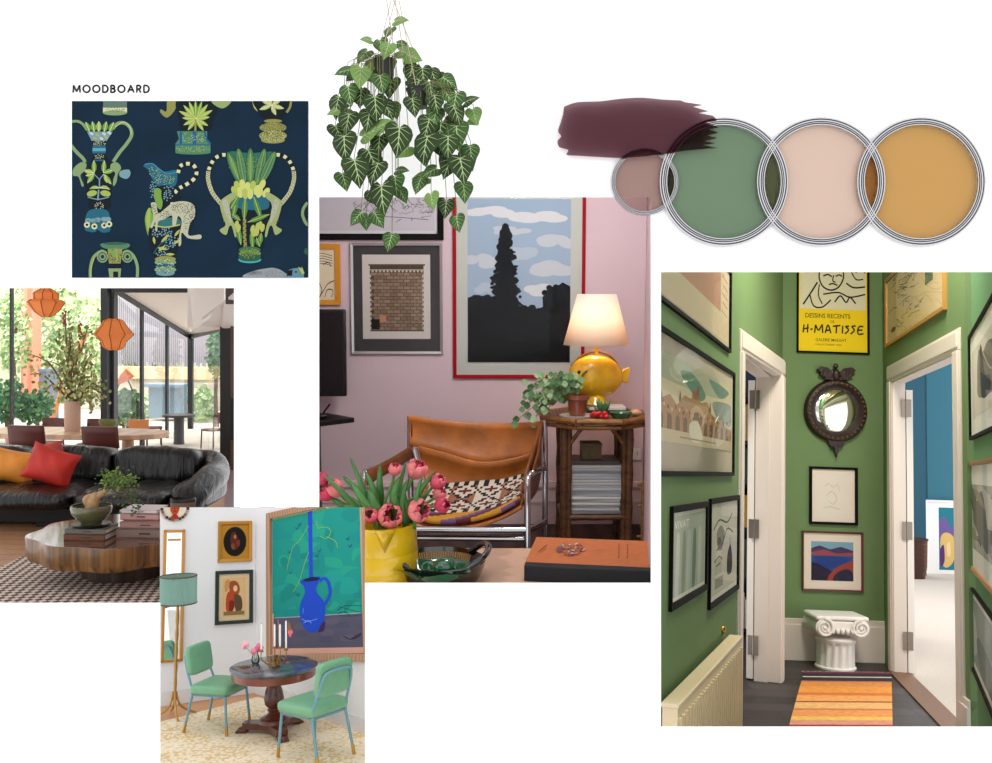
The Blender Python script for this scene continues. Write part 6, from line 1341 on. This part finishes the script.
# bonsai
p=tabp(84,541); bk=p.y/900; b0=V((p.x,p.y+.085,TZ+.062)); T=thing('bonsai',SF.mx(b0),'bonsai with a thick pale root in an olive glazed bowl on the coffee table books','plant')
m=MB(); m.lathe([(0,0),(.085,0),(.098,.012),(.092,.014),(.06,.008)],32); build('saucer',m,mat('saucer_dark',(30,28,24),rough=.3),parent=T)
ol_=mat('olive_glaze',(82,84,52),rough=.22,coat=.6,noise=(18,.3)); m=MB(); m.lathe([(.05,.01),(.055,.025),(.07,.035),(.098,.07),(.104,.098),(.1,.108),(.094,.108),(.096,.095),(.08,.085),(0,.085)],36); build('bowl',m,ol_,parent=T)
m=MB(); m.lathe([(0,.094),(.093,.094),(.093,.09)],24); build('soil',m,mat('soil',(40,30,22)),parent=T)
m=MB(); m.tube(cr([(.0,0,.085),(.012,-.01,.115),(.005,0,.14),(.03,0,.155),(.058,0,.172),(.078,0,.19)],5),[.034]*4+[.03]*6+[.026]*6+[.018]*5+[.013]*5,12); m.tube(cr([(-.005,-.01,.1),(-.022,-.015,.14),(-.0,-.0,.155)],4),[.018]*9,10); m.tube([(.02,-.015,.088),(.02,-.02,.11)],[.022,.012],10); build('trunk',m,mat('trunk_pale',(176,140,98),rough=.7,bump=(50,.4)),parent=T,smooth=80)
m=MB(); rnd=random.Random(5)
for i in range(420):
    c=rnd.choice([(.1,.225,.05,.022),(.13,.205,.055,.022),(.16,.19,.05,.02),(.09,.19,.03,.02),(.19,.2,.03,.012)]); q=V((c[0]+rnd.gauss(0,c[2]*.6),rnd.gauss(0,.04),c[1]+.035+rnd.gauss(0,c[3]))); roundleaf(m,q,rnd.uniform(.005,.009),(rnd.uniform(-.6,.6),-.7,1),rnd.randrange(3))
for i in range(46): q=V((.2+rnd.uniform(-.04,.06),rnd.gauss(0,.03),.11+rnd.uniform(-.05,.07))); roundleaf(m,q,.008,(rnd.uniform(-.6,.6),-.7,1),2)
build('foliage',m,[mat('bonsai_a',(120,140,52),rough=.6),mat('bonsai_b',(88,116,44),rough=.6),mat('bonsai_c',(62,92,40),rough=.6)],parent=T,smooth=0)
m=MB()
for e in((.1,0,.22),(.15,.01,.2),(.19,0,.2),(.2,0,.14),(.22,.01,.1)): m.tube(cr([(.07,0,.185),(.1,0,.2),e],4),.0025,5)
build('twigs',m,mat('twig',(90,70,44)),parent=T)
# candle beaker
p=tabp(183,527); T=thing('stoneware_beaker',SF.mx(V((p.x,p.y,TZ))),'brown stoneware beaker at the right end of the coffee table','cup'); kk=p.y/900
m=MB(); R_=12.3*kk; H=29*kk; m.lathe([(0,0),(R_*.9,0),(R_*.96,H*.1),(R_,H*.98),(R_*.97,H),(R_*.92,H),(R_*.9,H*.8),(0,H*.8)],36); build('beaker',m,mat('stoneware',(112,96,76),rough=.6,noise=(30,.25)),parent=T); m=MB(); m.lathe([(R_*1.005,H*.9),(R_*1.01,H),(R_*.92,H*1.01),(R_*.9,H*.9)],36); build('dark_rim',m,mat('rim_dark',(36,30,28),rough=.4),parent=T)
# ---- sofa
sk=mat('black_leather',(9,8,9),rough=.3,spec=.35,coat=.15)
def leather_mat():
    m=sk; nt=m.node_tree; b=nt.nodes['Principled BSDF']; tc=nt.nodes.new('ShaderNodeTexCoord'); mp=nt.nodes.new('ShaderNodeMapping'); mp.inputs['Scale'].default_value=(34,8,5); w=nt.nodes.new('ShaderNodeTexNoise'); w.inputs['Scale'].default_value=1; w.inputs['Detail'].default_value=3; w.inputs['Distortion'].default_value=.8
    nt.links.new(tc.outputs['Object'],mp.inputs[0]); nt.links.new(mp.outputs[0],w.inputs['Vector']); bp_=nt.nodes.new('ShaderNodeBump'); bp_.inputs['Strength'].default_value=.9; bp_.inputs['Distance'].default_value=.02; nt.links.new(w.outputs['Fac'],bp_.inputs['Height']); nt.links.new(bp_.outputs[0],b.inputs['Normal'])
leather_mat()
sy=6.45; X0,X1=sxy(-75,sy),sxy(191,sy); O=V(((X0+X1)/2,sy,SZ)); T=thing('leather_sofa',SF.mx(O),'long black gathered leather sofa with rounded arm behind the coffee table','sofa')
zst=SF.P(100,486,sy-.25).z-SZ; zbt=SF.P(100,449,sy+.3).z-SZ; zsb=SF.P(100,509,sy-.35).z-SZ
def wr(p): return V((p.x,p.y,p.z+.008*math.sin(p.x*38+p.y*9)*(1 if p.z>0 else .4)))
nseat=3; W=(X1-X0)/nseat
for i in range(nseat):
    cx=X0-O.x+W*(i+.5); m=MB(); m.sup((cx,-.18,(zst+zsb)/2),(W*.515,.36,(zst-zsb)/2*1.05),.6,.35,60,20,fn=wr); build('seat_cushion',m,sk,parent=T,smooth=80)
    m=MB(); m.sup((cx,.27,(zbt+zst)/2-.03),(W*.515,.17,(zbt-zst)/2+.06),.55,.4,60,20,R=Matrix.Rotation(-.16,3,'X'),fn=lambda p:V((p.x,p.y-.008*math.sin(p.x*44),p.z+.006*math.sin(p.x*30)))); build('back_cushion',m,sk,parent=T,smooth=80)
ax0=X1-O.x; m=MB()
ra_=.085
P_arm=[(ax0-.06,.38,zbt-.1),(ax0+.05,.36,zbt-.11),(ax0+.12,.18,zbt-.16),(ax0+.15,-.08,(zbt+zst)/2-.07),(ax0+.13,-.35,zst-.05),(ax0+.09,-.44,zst-.12)]
c_=cr(P_arm,8); m.tube(c_,[.1]*len(c_),20); m.sup(c_[0],(.1,.1,.1),1,1,16,10); m.sup(c_[-1],(.105,.1,.105),1,1,16,10); m.sup((ax0+.1,-.1,(zst+zsb)/2+.02),(.12,.36,(zst-zsb)/2+.03),.6,.5,30,14); build('armrest',m,sk,parent=T,smooth=80)
m=MB(); m.box((0,0,zsb*.55),(X1-X0-.1,.6,zsb*.7)); build('base',m,mat('sofa_base',(14,12,12),rough=.7),parent=T)
for x in(X0-O.x+.2,.05,X1-O.x-.25):
    m=MB(); m.box((x,-.28,zsb*.1),(.1,.06,zsb*.2)); build('foot',m,mat('sofa_base',(14,12,12)),parent=T)
# cushions on the sofa
def pillow(u,v,w,h,rz,c,lab,y):
    p=SF.P(u,v,y); kk=y/900; m=MB()
    def fn(q):
        r=max(abs(q.x)/(w*kk/2),abs(q.z)/(h*kk/2)); pin=1-.10*(1-min(1,abs(abs(q.x)/(w*kk/2)-abs(q.z)/(h*kk/2))*1.6))*0; return V((q.x*(1-.10*(1-(q.z/(h*kk/2))**2)),q.y,q.z*(1-.10*(1-(q.x/(w*kk/2))**2))))
    m.sup((0,0,0),(w*kk/2,.085,h*kk/2),.9,.28,48,20,fn=fn)
    # flatten to a pillow: corners kept square by the superellipse in x-z
    m2=MB(); N=14
    for sgn in(1,-1):
        vs=[];fs=[]
        for j in range(N+1):
            for i in range(N+1):
                a,b=i/N*2-1,j/N*2-1; th=.09*((1-a*a)*(1-b*b))**.45; x=a*(1-.09*(1-b*b)); z=b*(1-.09*(1-a*a)); vs.append((x*w*kk/2,-sgn*th+.004*math.sin(a*9+b*5),z*h*kk/2))
        for j in range(N):
            for i in range(N): q=(j*(N+1)+i,j*(N+1)+i+1,(j+1)*(N+1)+i+1,(j+1)*(N+1)+i); fs.append(q if sgn>0 else q[::-1])
        m2.add(vs,fs)
    o=build('cushion',m2,c,mx=SF.mx(p)@Matrix.Rotation(rz,4,'Y')@Matrix.Rotation(-.25,4,'X'),smooth=80,label=lab,cat='cushion'); return o
pillow(51,466,50,38,.30,mat('velvet_red',(184,34,22),rough=.6,noise=(6,.25)),'large bright red velvet cushion on the black sofa',6.25)
pillow(12,466,50,34,.16,mat('velvet_ochre',(206,128,36),rough=.6,noise=(6,.25)),'ochre yellow velvet cushion at the left end of the black sofa',6.38)
pillow(50,453,26,22,-.2,mat('velvet_rust',(180,62,44),rough=.6,noise=(6,.2)),'rust red cushion peeking from behind the bright red one',6.52)
# ---- dining table and chairs behind
ty=8.3; tzt2=SF.P(80,431,ty).z
dt=V((sxy(70,ty),ty,SZ)); T=thing('dining_table',SF.mx(dt),'long pale wood dining table with rounded ends behind the sofa','table'); m=MB(); a_=97*ty/900; b_=.36
prof=[]; n=60
pts=[(a_*math.copysign(abs(math.cos(2*PI*i/n))**.6,math.cos(2*PI*i/n)),b_*math.copysign(abs(math.sin(2*PI*i/n))**.8,math.sin(2*PI*i/n)),tzt2-SZ-.045) for i in range(n)]
m.prism(pts,(0,0,.045)); build('tabletop',m,mat('table_blond',(196,158,128),rough=.3,wave=((2,16,2),.12,3)),parent=T,bevel=.006)
for x in(-a_*.6,a_*.6): m=MB(); m.lathe([(.12,0),(.06,.05),(.05,tzt2-SZ-.06),(.12,tzt2-SZ-.045)],20,c=(x,0,0)); build('pedestal_leg',m,mat('table_blond',(196,158,128)),parent=T)
cb=mat('chair_oxblood',(94,44,38),rough=.5)
def mk_chair2(mx,lab,c=cb,grp='brown chairs round the long dining table'):
    T=thing('side_chair',mx,lab,'chair',grp)
    m=MB(); m.grid(lambda s,t:V(((s-.5)*.44,.2+.05*math.cos((s-.5)*2.6)+.05*t,.62+.26*t)),8,3); build('backrest',m,c,parent=T,solid=.03,smooth=80)
    m=MB(); m.sup((0,0,.45),(.23,.22,.03),.5,.35,30,8); build('seat',m,c,parent=T,smooth=80)
    for x,y in((-.2,-.18),(.2,-.18),(-.2,.2),(.2,.2)):
        m=MB(); m.tube([(x*.92,y,.44 if y<0 else .8),(x*.92,y,.44),(x,y*1.05,0)],.016,8); build('leg',m,mat('chair_leg_dark',(50,36,32),rough=.5),parent=T)
    return T
def chx(u,y,rz,s): return SF.mx((sxy(u,y),y,SZ),rz,s)
h1=(SF.P(30,424.5,7.55).z-SZ)/.885
pc=mk_chair2(chx(37,7.45,PI,h1*1.04),'oxblood brown dining chair, left one of the two between sofa and table')
dup(pc,chx(109,7.45,PI,h1*1.04),'oxblood brown dining chair, right one of the two between sofa and table')
h2=(SF.P(48,418.5,9.0).z-SZ)/.885
dup(pc,chx(48,8.95,0,h2),'oxblood brown chair beyond the long table, left of the tall planter'); dup(pc,chx(93,8.95,0,h2),'oxblood brown chair beyond the long table, right of the tall planter')
# bowl on the table
p=SF.P(108,424,ty+.2); p.z=tzt2; m=MB(); kk=ty/900; m.lathe([(0,0),(.04,.0),(8.5*kk,6.5*kk),(8.4*kk,10*kk),(7.6*kk,10*kk),(.05,.015),(0,.012)],32,sx=1.05); build('green_bowl',m,mat('bowl_moss',(112,122,66),rough=.4),mx=SF.mx(p),label='moss green bowl on the long dining table',cat='bowl')
# planter with the tree
p=SF.P(72.5,428,ty); p.z=tzt2+.0; kk=ty/900; T=thing('potted_tree',SF.mx(p),'tall leafy branches in a beige cylinder planter on the long dining table','plant')
m=MB(); R_=7.6*kk; H=SF.P(72.5,401,ty).z-tzt2; m.lathe([(0,0),(R_*.92,0),(R_,.02),(R_,H),(R_*.9,H),(R_*.88,H*.9),(0,H*.9)],32); build('planter',m,mat('planter_beige',(196,164,146),rough=.8),parent=T)
br=MB(); lf=MB(); rnd=random.Random(40); u0,v0=72,402
tips=[(67,310),(82,322),(55,345),(48,360),(40,372),(36,352),(90,345),(98,352),(95,375),(104,385),(100,398),(60,330),(72,345),(78,360),(62,372),(86,388),(52,380),(44,388),(88,405),(70,325),(108,392)]
for (u,v) in tips:
    e=V(((u-72.5)*kk,rnd.uniform(-.25,.25),(429-v)*kk)); b=V((rnd.uniform(-.02,.02),0,H*.9)); m_=b.lerp(e,.55)+V((rnd.uniform(-.03,.03),0,.1)); cc=cr([b,m_,e],6); br.tube(cc,[.008*(1-.7*i/(len(cc)-1))+.002 for i in range(len(cc))],6)
    for j in range(30):
        q=cc[min(len(cc)-1,3+int((len(cc)-3)*rnd.random()))]+V((rnd.gauss(0,.045),rnd.gauss(0,.06),rnd.gauss(0,.05))); roundleaf(lf,q,rnd.uniform(.011,.021),(rnd.uniform(-.8,.8),-1,rnd.uniform(-.2,.9)),rnd.randrange(3))
for i in range(40): q=V((rnd.uniform(-.12,.14),rnd.uniform(-.1,.1),H+rnd.uniform(-.02,.1))); roundleaf(lf,q,.02,(rnd.uniform(-.8,.8),-1,.4),2)
build('branches',br,mat('branch_brown',(112,84,60),rough=.8),parent=T); build('foliage',lf,[mat('tree_leaf_a',(150,160,92),rough=.6),mat('tree_leaf_b',(112,130,72),rough=.6),mat('tree_leaf_c',(186,190,124),rough=.6)],parent=T,smooth=0)
m=MB()
for u,v in((67,310),(83,322),(81,340)):
    e=V(((u-72.5)*kk,-.05,(429-v)*kk)); 
    for j in range(9): m.sup(e+V((rnd.uniform(-.015,.015),0,-j*.015)),(.012,.012,.014),1,1,8,5)
build('seed_heads',m,mat('seed_rust',(150,92,60),rough=.8),parent=T)
# ---- pendants
def pendant(u,v,w,h,y,lab,prof):
    kk=y/900; p=SF.P(u,v,y); T=thing('pendant_lamp',SF.mx(p,.2),lab,'lamp'); m=MB(); m.lathe([(r*w/2*kk,z*h/2*kk) for r,z in prof],8); m.f=[f for f in m.f if len(f)==4]; m.mi=m.mi[:len(m.f)]
    pm,nt,o=(MATS['shade_orange'],None,None) if 'shade_orange' in MATS else nodes_mat('shade_orange')
    if nt:
        d=nt.nodes.new('ShaderNodeBsdfDiffuse'); d.inputs[0].default_value=(*lin((236,176,116)),1); t=nt.nodes.new('ShaderNodeBsdfTranslucent'); t.inputs[0].default_value=(*lin((255,206,140)),1); mx=nt.nodes.new('ShaderNodeMixShader'); mx.inputs[0].default_value=.5; nt.links.new(d.outputs[0],mx.inputs[1]); nt.links.new(t.outputs[0],mx.inputs[2]); nt.links.new(mx.outputs[0],o.inputs[0])
    build('veneer_shade',m,pm,parent=T,smooth=0,solid=.004)
    m=MB()
    for i in range(8):
        a=2*PI*i/8; m.tube([(r*w/2*kk*math.cos(a)*1.02,r*w/2*kk*math.sin(a)*1.02,z*h/2*kk) for r,z in prof],.004,5)
    build('ribs',m,mat('rib_brown',(150,84,40),rough=.6),parent=T)
    m=MB(); m.tube([(0,0,h/2*kk),(0,0,1.0)],.004,6); build('cord',m,mat('cord_black',(20,18,18)),parent=T)
    m=MB(); m.sup((0,0,0),(.03,.03,.035),1,1,12,8); build('bulb',m,mat('bulb_warm',(255,214,150)),parent=T)
pendant(46,302.5,36,29,7.6,'faceted orange wood veneer pendant lamp, the higher left one',[(.22,-1),(.62,-.62),(.98,.02),(.78,.18),(.62,.2),(.66,.62),(.2,1)])
pendant(113.5,334.5,38,31,7.9,'faceted orange wood veneer pendant lamp, the lower right one',[(.3,-1),(.52,-.8),(.62,-.45),(1,.02),(.66,.5),(.5,.86),(.28,1)])
# ---- glazing: black posts, angled beam
blk=mat('steel_black',(30,30,34),rough=.5)
def post(name,u0,u1,vt,vb,y,d=.12,m_=blk):
    a,b=sp_(u0,vb,y),sp_(u1,vb,y); e=sp_(u1,vt,y); f=sp_(u0,vt,y); mb=MB(); mb.prism([a,b,e,f],SF.f*d); return struct(name,mb,m_,mx=SF.mx(SF.P(u0,vb,y)),world=True)
post('window_1',100.5,107,270,470,9.4); post('window_2',107.5,114,270,470,9.5,.1,mat('steel_grey',(58,58,64),rough=.5)); post('window_3',9.5,11.5,270,470,9.6,.05)
post('window_4',139.5,142.2,306,462,11,.06); post('window_5',165,167.3,321,450,12.3,.06); post('window_6',187.5,192,334,440,13.6,.08); post('window_7',220,230.5,322,470,9.2,.15,mat('steel_dark',(26,25,28),rough=.5))
def slab(name,pts,th,m_,dirv=None):
    mb=MB(); P=[sp_(*p) for p in pts]; d=(dirv if dirv is not None else SF.up)*th; mb.prism(P,d); return struct(name,mb,m_,mx=SF.mx(SF.P(*pts[0])),world=True)
slab('trim_10',[(114,293,9.45),(190,339.5,13.6),(190,332,13.6),(114,286,9.45)],.05,blk,SF.f)
slab('trim_11',[(190,339,13.6),(222,331,9.3),(222,328,9.3),(190,334,13.6)],.05,blk,SF.f)
slab('trim_12',[(112,292.5,9.3),(188,292.5,9.3),(188,284,9.3),(112,284,9.3)],.05,blk,SF.f)
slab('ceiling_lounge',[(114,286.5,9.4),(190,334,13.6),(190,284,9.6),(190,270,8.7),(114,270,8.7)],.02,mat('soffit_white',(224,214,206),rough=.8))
slab('ceiling_side',[(191,334.5,13.5),(222,328.8,9.25),(240,327,9.0),(240,290,7.0),(224,303,7.7),(192,327,9.1)],.02,mat('soffit_shade',(206,198,192),rough=.8))  # soffit white again, its shade put into a greyer tone
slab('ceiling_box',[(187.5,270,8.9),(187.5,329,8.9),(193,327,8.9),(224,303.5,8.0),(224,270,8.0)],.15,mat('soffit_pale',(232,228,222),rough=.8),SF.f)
mb=MB(); zc=SF.P(100,282,8.9).z; mb.prism([SF.w((sxy(u,y),y,zc)) for u,y in((-70,3.3),(236,3.3),(236,8.7),(-70,8.7))][::-1],SF.up*.05); struct('ceiling_living',mb,mat('ceiling_living',(216,210,202),rough=.9),mx=SF.mx((0,6,zc)),world=True)  # unseen slab added to dim the sofa area and cut sky reflections
slab('wall_lounge_right',[(225.5,274,7.5),(240,274,7.5),(240,304,7.5),(225.5,304,7.5)],.05,mat('panel_dark',(70,58,56),rough=.6),SF.f)
slab('wall_lounge_edge',[(230.5,326,9.0),(240,326,9.0),(240,470,9.0),(230.5,470,9.0)],.05,mat('panel_umber',(84,60,48),rough=.6),SF.f)
slab('trim_13',[(230.5,398,8.9),(238,398,8.9),(238,440,8.9),(230.5,440,8.9)],.04,mat('panel_black',(16,14,15),rough=.6),SF.f)
gm=glass('window_glass',(1,1,1),.15)
for i,(u0,u1,v0,v1,y0,y1) in enumerate(((11,101,270,466,9.55,9.55),(114,140,298,466,9.6,11.05),(141,166,308,455,11.05,12.35),(166,189,322,445,12.35,13.65),(190,221,336,466,13.65,9.3))):
    mb=MB(); mb.prism([sp_(u0,v1,y0),sp_(u1,v1,y1),sp_(u1,v0,y1),sp_(u0,v0,y0)],SF.f*.01); struct('window_%d'%(i+10),mb,gm,mx=SF.mx(SF.P(u0,v1,y0)),world=True)
# ---- garden beyond
gz=SZ-.05
mb=MB(); mb.prism([SF.w((sxy(u,y),y,gz)) for u,y in((-70,9.7),(240,9.7),(260,22),(-90,22))],-SF.up*.05); struct('ground_garden',mb,mat('garden_paving',(190,182,168),rough=.9,noise=(1.5,.2)),mx=SF.mx((sxy(90,12),12,gz)),world=True)
def wallslab(name,u0,u1,v0,v1,y,m_,lab=None,d=.15):
    return slab(name,[(u0,v1,y),(u1,v1,y),(u1,v0,y),(u0,v0,y)],d,m_,SF.f)
def brickm():
    m=planks('garden_brick',(216,128,104),(200,110,90),1.6,.9); return m
slab('wall_garden_brick',[(21,430,16),(33,430,16),(33,282,16),(21,282,16)],.3,mat('brick_pink',(222,132,108),rough=.9,wave=((2,2,14),.2,2)),SF.f)
slab('wall_garden_far',[(-40,470,20.5),(260,470,20.5),(260,262,20.5),(-40,262,20.5)],.2,mat('garden_hedge_wall',(190,200,160),rough=1,noise=(2.2,.35),c2=(226,226,206)),SF.f)
# slatted fence
a=SF.P(112,360,18); T=thing('slatted_fence',SF.mx(SF.P(165,362,18)),'grey vertical slat fence beyond the garden at the right','fence'); kk=18/900; m=MB()
for i in range(56): m.box(((-52+i*2.0)*kk,0,.62),(1.5*kk,.03,1.35+.1*math.sin(i*2.1)))
build('slats',m,mat('fence_grey',(150,148,158),rough=.8),parent=T); m=MB()
for z in(.1,1.1): m.box((0,.03,z),(110*kk,.04,.06))
build('rails',m,mat('fence_rail',(110,106,116),rough=.8),parent=T)
T=thing('garden_ledge',SF.mx(SF.P(165,378,17.2)),'pale timber retaining ledge below the slat fence in the garden','ledge'); m=MB(); kk=17.2/900; m.box((0,0,.1),(110*kk,.5,.22)); build('timber',m,mat('ledge_tan',(214,184,148),rough=.8,wave=((1,1,14),.15,2)),parent=T); m=MB(); hz=SF.P(165,378,17.2).z-gz; m.box((0,0,-hz/2),(108*kk,.4,hz)); build('retaining_face',m,mat('ledge_face',(186,180,160),rough=.9,noise=(3,.3)),parent=T)
m=MB(); p=SF.P(168,402,15); 
m.box((0,0,.0),(32*15/900,.3,.5)); m.box((0,0,.28),(36*15/900,.5,.05)); build('blue_planter_box',m,mat('bluish_grey',(110,140,160),rough=.6),mx=SF.mx(p),label='blue-grey raised garden box seen through the angled glass',cat='planter')
m=MB(); p=SF.P(49,395,14); m.box((0,0,0),(7*14/900,.4,.75)); m.box((0,0,.39),(8*14/900,.45,.04)); build('garden_cabinet',m,mat('slate_blue',(112,124,146),rough=.7),mx=SF.mx(p),label='slate blue cabinet standing in the garden left of the planter tree',cat='cabinet')
def bush(u,v,rx,rz_,y,n,lab,ms,ls=1,name='garden_shrub',cat='shrub'):
    kk=y/900; p=SF.P(u,v,y); T=thing(name,SF.mx(p),lab,cat,'shrubs in the garden behind the glass'); rnd=random.Random(int(u*7+v)); m=MB()
    for i in range(int(n*2)):
        a=rnd.uniform(0,2*PI); z=rnd.uniform(-1,1); q=rnd.random()**.4; c=math.sqrt(1-z*z); pt=V((rx*kk*q*c*math.cos(a),.35*q*c*math.sin(a),rz_*kk*(q*z+1))); roundleaf(m,pt,rnd.uniform(.022,.045)*ls,(rnd.uniform(-1,1),-1,rnd.uniform(-.3,1)),rnd.randrange(3))
    build('foliage',m,ms,parent=T,smooth=0); m=MB()
    for i in range(4): m.tube([(rnd.uniform(-.05,.05),0,gz-p.z),(rnd.uniform(-.3,.3)*rx*kk,0,rz_*kk*rnd.uniform(.9,1.5))],.015,6)
    build('stems',m,mat('branch_brown',(112,84,60)),parent=T)
G1=[mat('shrub_a',(126,158,104),rough=.8,spec=.1),mat('shrub_b',(164,188,132),rough=.8,spec=.1),mat('shrub_c',(200,212,168),rough=.8,spec=.1)]
G2=[mat('shrub_dark_a',(46,92,60),rough=.7),mat('shrub_dark_b',(70,118,76),rough=.7),mat('shrub_dark_c',(100,146,92),rough=.7)]
bush(14,380,14,48,15,320,'tall climbing shrub at the left of the garden, in front of the pink brick',G1); bush(8,425,18,24,11.5,260,'dark low plant inside the left window corner',G2,.8); bush(36,425,14,18,11.8,200,'dark bushy plant between the left post and the tall planter',G2,.8)
bush(60,400,26,60,19,420,'pale tall bush behind the planter branches',G1,1.3); bush(92,395,14,52,17,260,'pale climbing plant beside the black post',G1,1.1); bush(126,427,13,20,12.5,240,'dark green plant right behind the black post',G2,.9)
bush(128,380,12,26,19,160,'pale foliage under the fence by the black post',G1,1.2); bush(152,425,11,18,15.5,200,'light green plant between the first angled panes',G1); bush(178,428,12,20,16,220,'green plant in the middle of the angled glazing',G1); bush(203,428,12,22,14.8,240,'leafy plant beyond the right-hand pane',G1); bush(217,380,9,26,14,200,'dark-branched shrub high at the right-hand pane',G2,.8); bush(155,350,18,16,19.5,220,'pale treetop growing over the grey fence',G1,1.2); bush(210,355,10,14,19,120,'pale treetop at the right end of the grey fence',G1,1.1)
# orange leaning pole and orange screen
T=thing('orange_pole',SF.mx(SF.P(50,425,13)),'orange timber pole leaning in the garden behind the planter','pole'); kk=13/900; m=MB(); m.tube([(0,0,0),(12*kk,0,36*kk),(33*kk,.1,92*kk)],.035,8); build('timber',m,mat('timber_orange',(222,140,84),rough=.7),parent=T)
T=thing('orange_flag',SF.mx(SF.P(124,378,12.6)),'orange angular panel standing in the garden behind the black post','panel'); kk=12.6/900; m=MB(); m.prism([(-9*kk,0,-8*kk),(-4*kk,0,3*kk),(2*kk,0,9*kk),(10*kk,0,2*kk),(3*kk,0,-3*kk)],(0,.03,0)); build('sheet',m,mat('sheet_orange',(226,116,66),rough=.6),parent=T); m=MB(); m.tube(cr([(-8*kk,.03,-12*kk),(-2*kk,.03,2*kk),(3*kk,.03,-2*kk),(12*kk,.03,-24*kk)],4),.012,6); build('stand',m,blk,parent=T)
# terrace table and chairs
T=thing('terrace_table',SF.mx(V((SF.P(179,415,11.6).x,11.6,gz))),'round dark terrace table with a thick grey column beyond the angled glass','table'); zt_=SF.P(179,414.5,11.6).z-gz; kk=11.6/900; m=MB(); m.lathe([(0,zt_-.03),(16*kk,zt_-.03),(16*kk,zt_),(0,zt_)],40); build('tabletop',m,mat('terrace_top',(64,62,64),rough=.35),parent=T); m=MB(); m.lathe([(5.5*kk,0),(5*kk,.05),(5*kk,zt_-.03)],24); build('column',m,mat('column_grey',(72,68,72),rough=.4),parent=T)
ch3=(SF.P(212,413,11).z-gz)/.88
dup(pc,SF.mx((sxy(213,11.2),11.2,gz),-PI/2-.5,ch3),'brown terrace chair right of the round terrace table','chairs on the terrace'); dup(pc,SF.mx((sxy(153,11.4),11.4,gz),PI/2+.4,ch3*.98),'brown terrace chair left of the round terrace table','chairs on the terrace')
o=mk_chair2(SF.mx((sxy(138.5,10.4),10.4,gz),PI+.4,ch3*.93),'small orange chair just outside the first angled pane',mat('chair_orange',(208,132,72),rough=.6),'chairs on the terrace')
lamp('AREA','lounge_garden_light',SF.w((sxy(90,14.5),14.5,4.2)),900,(1,.98,.93),6,4,SF.w((sxy(90,15),16,-.8)))  # large area light added over the garden in place of a sun
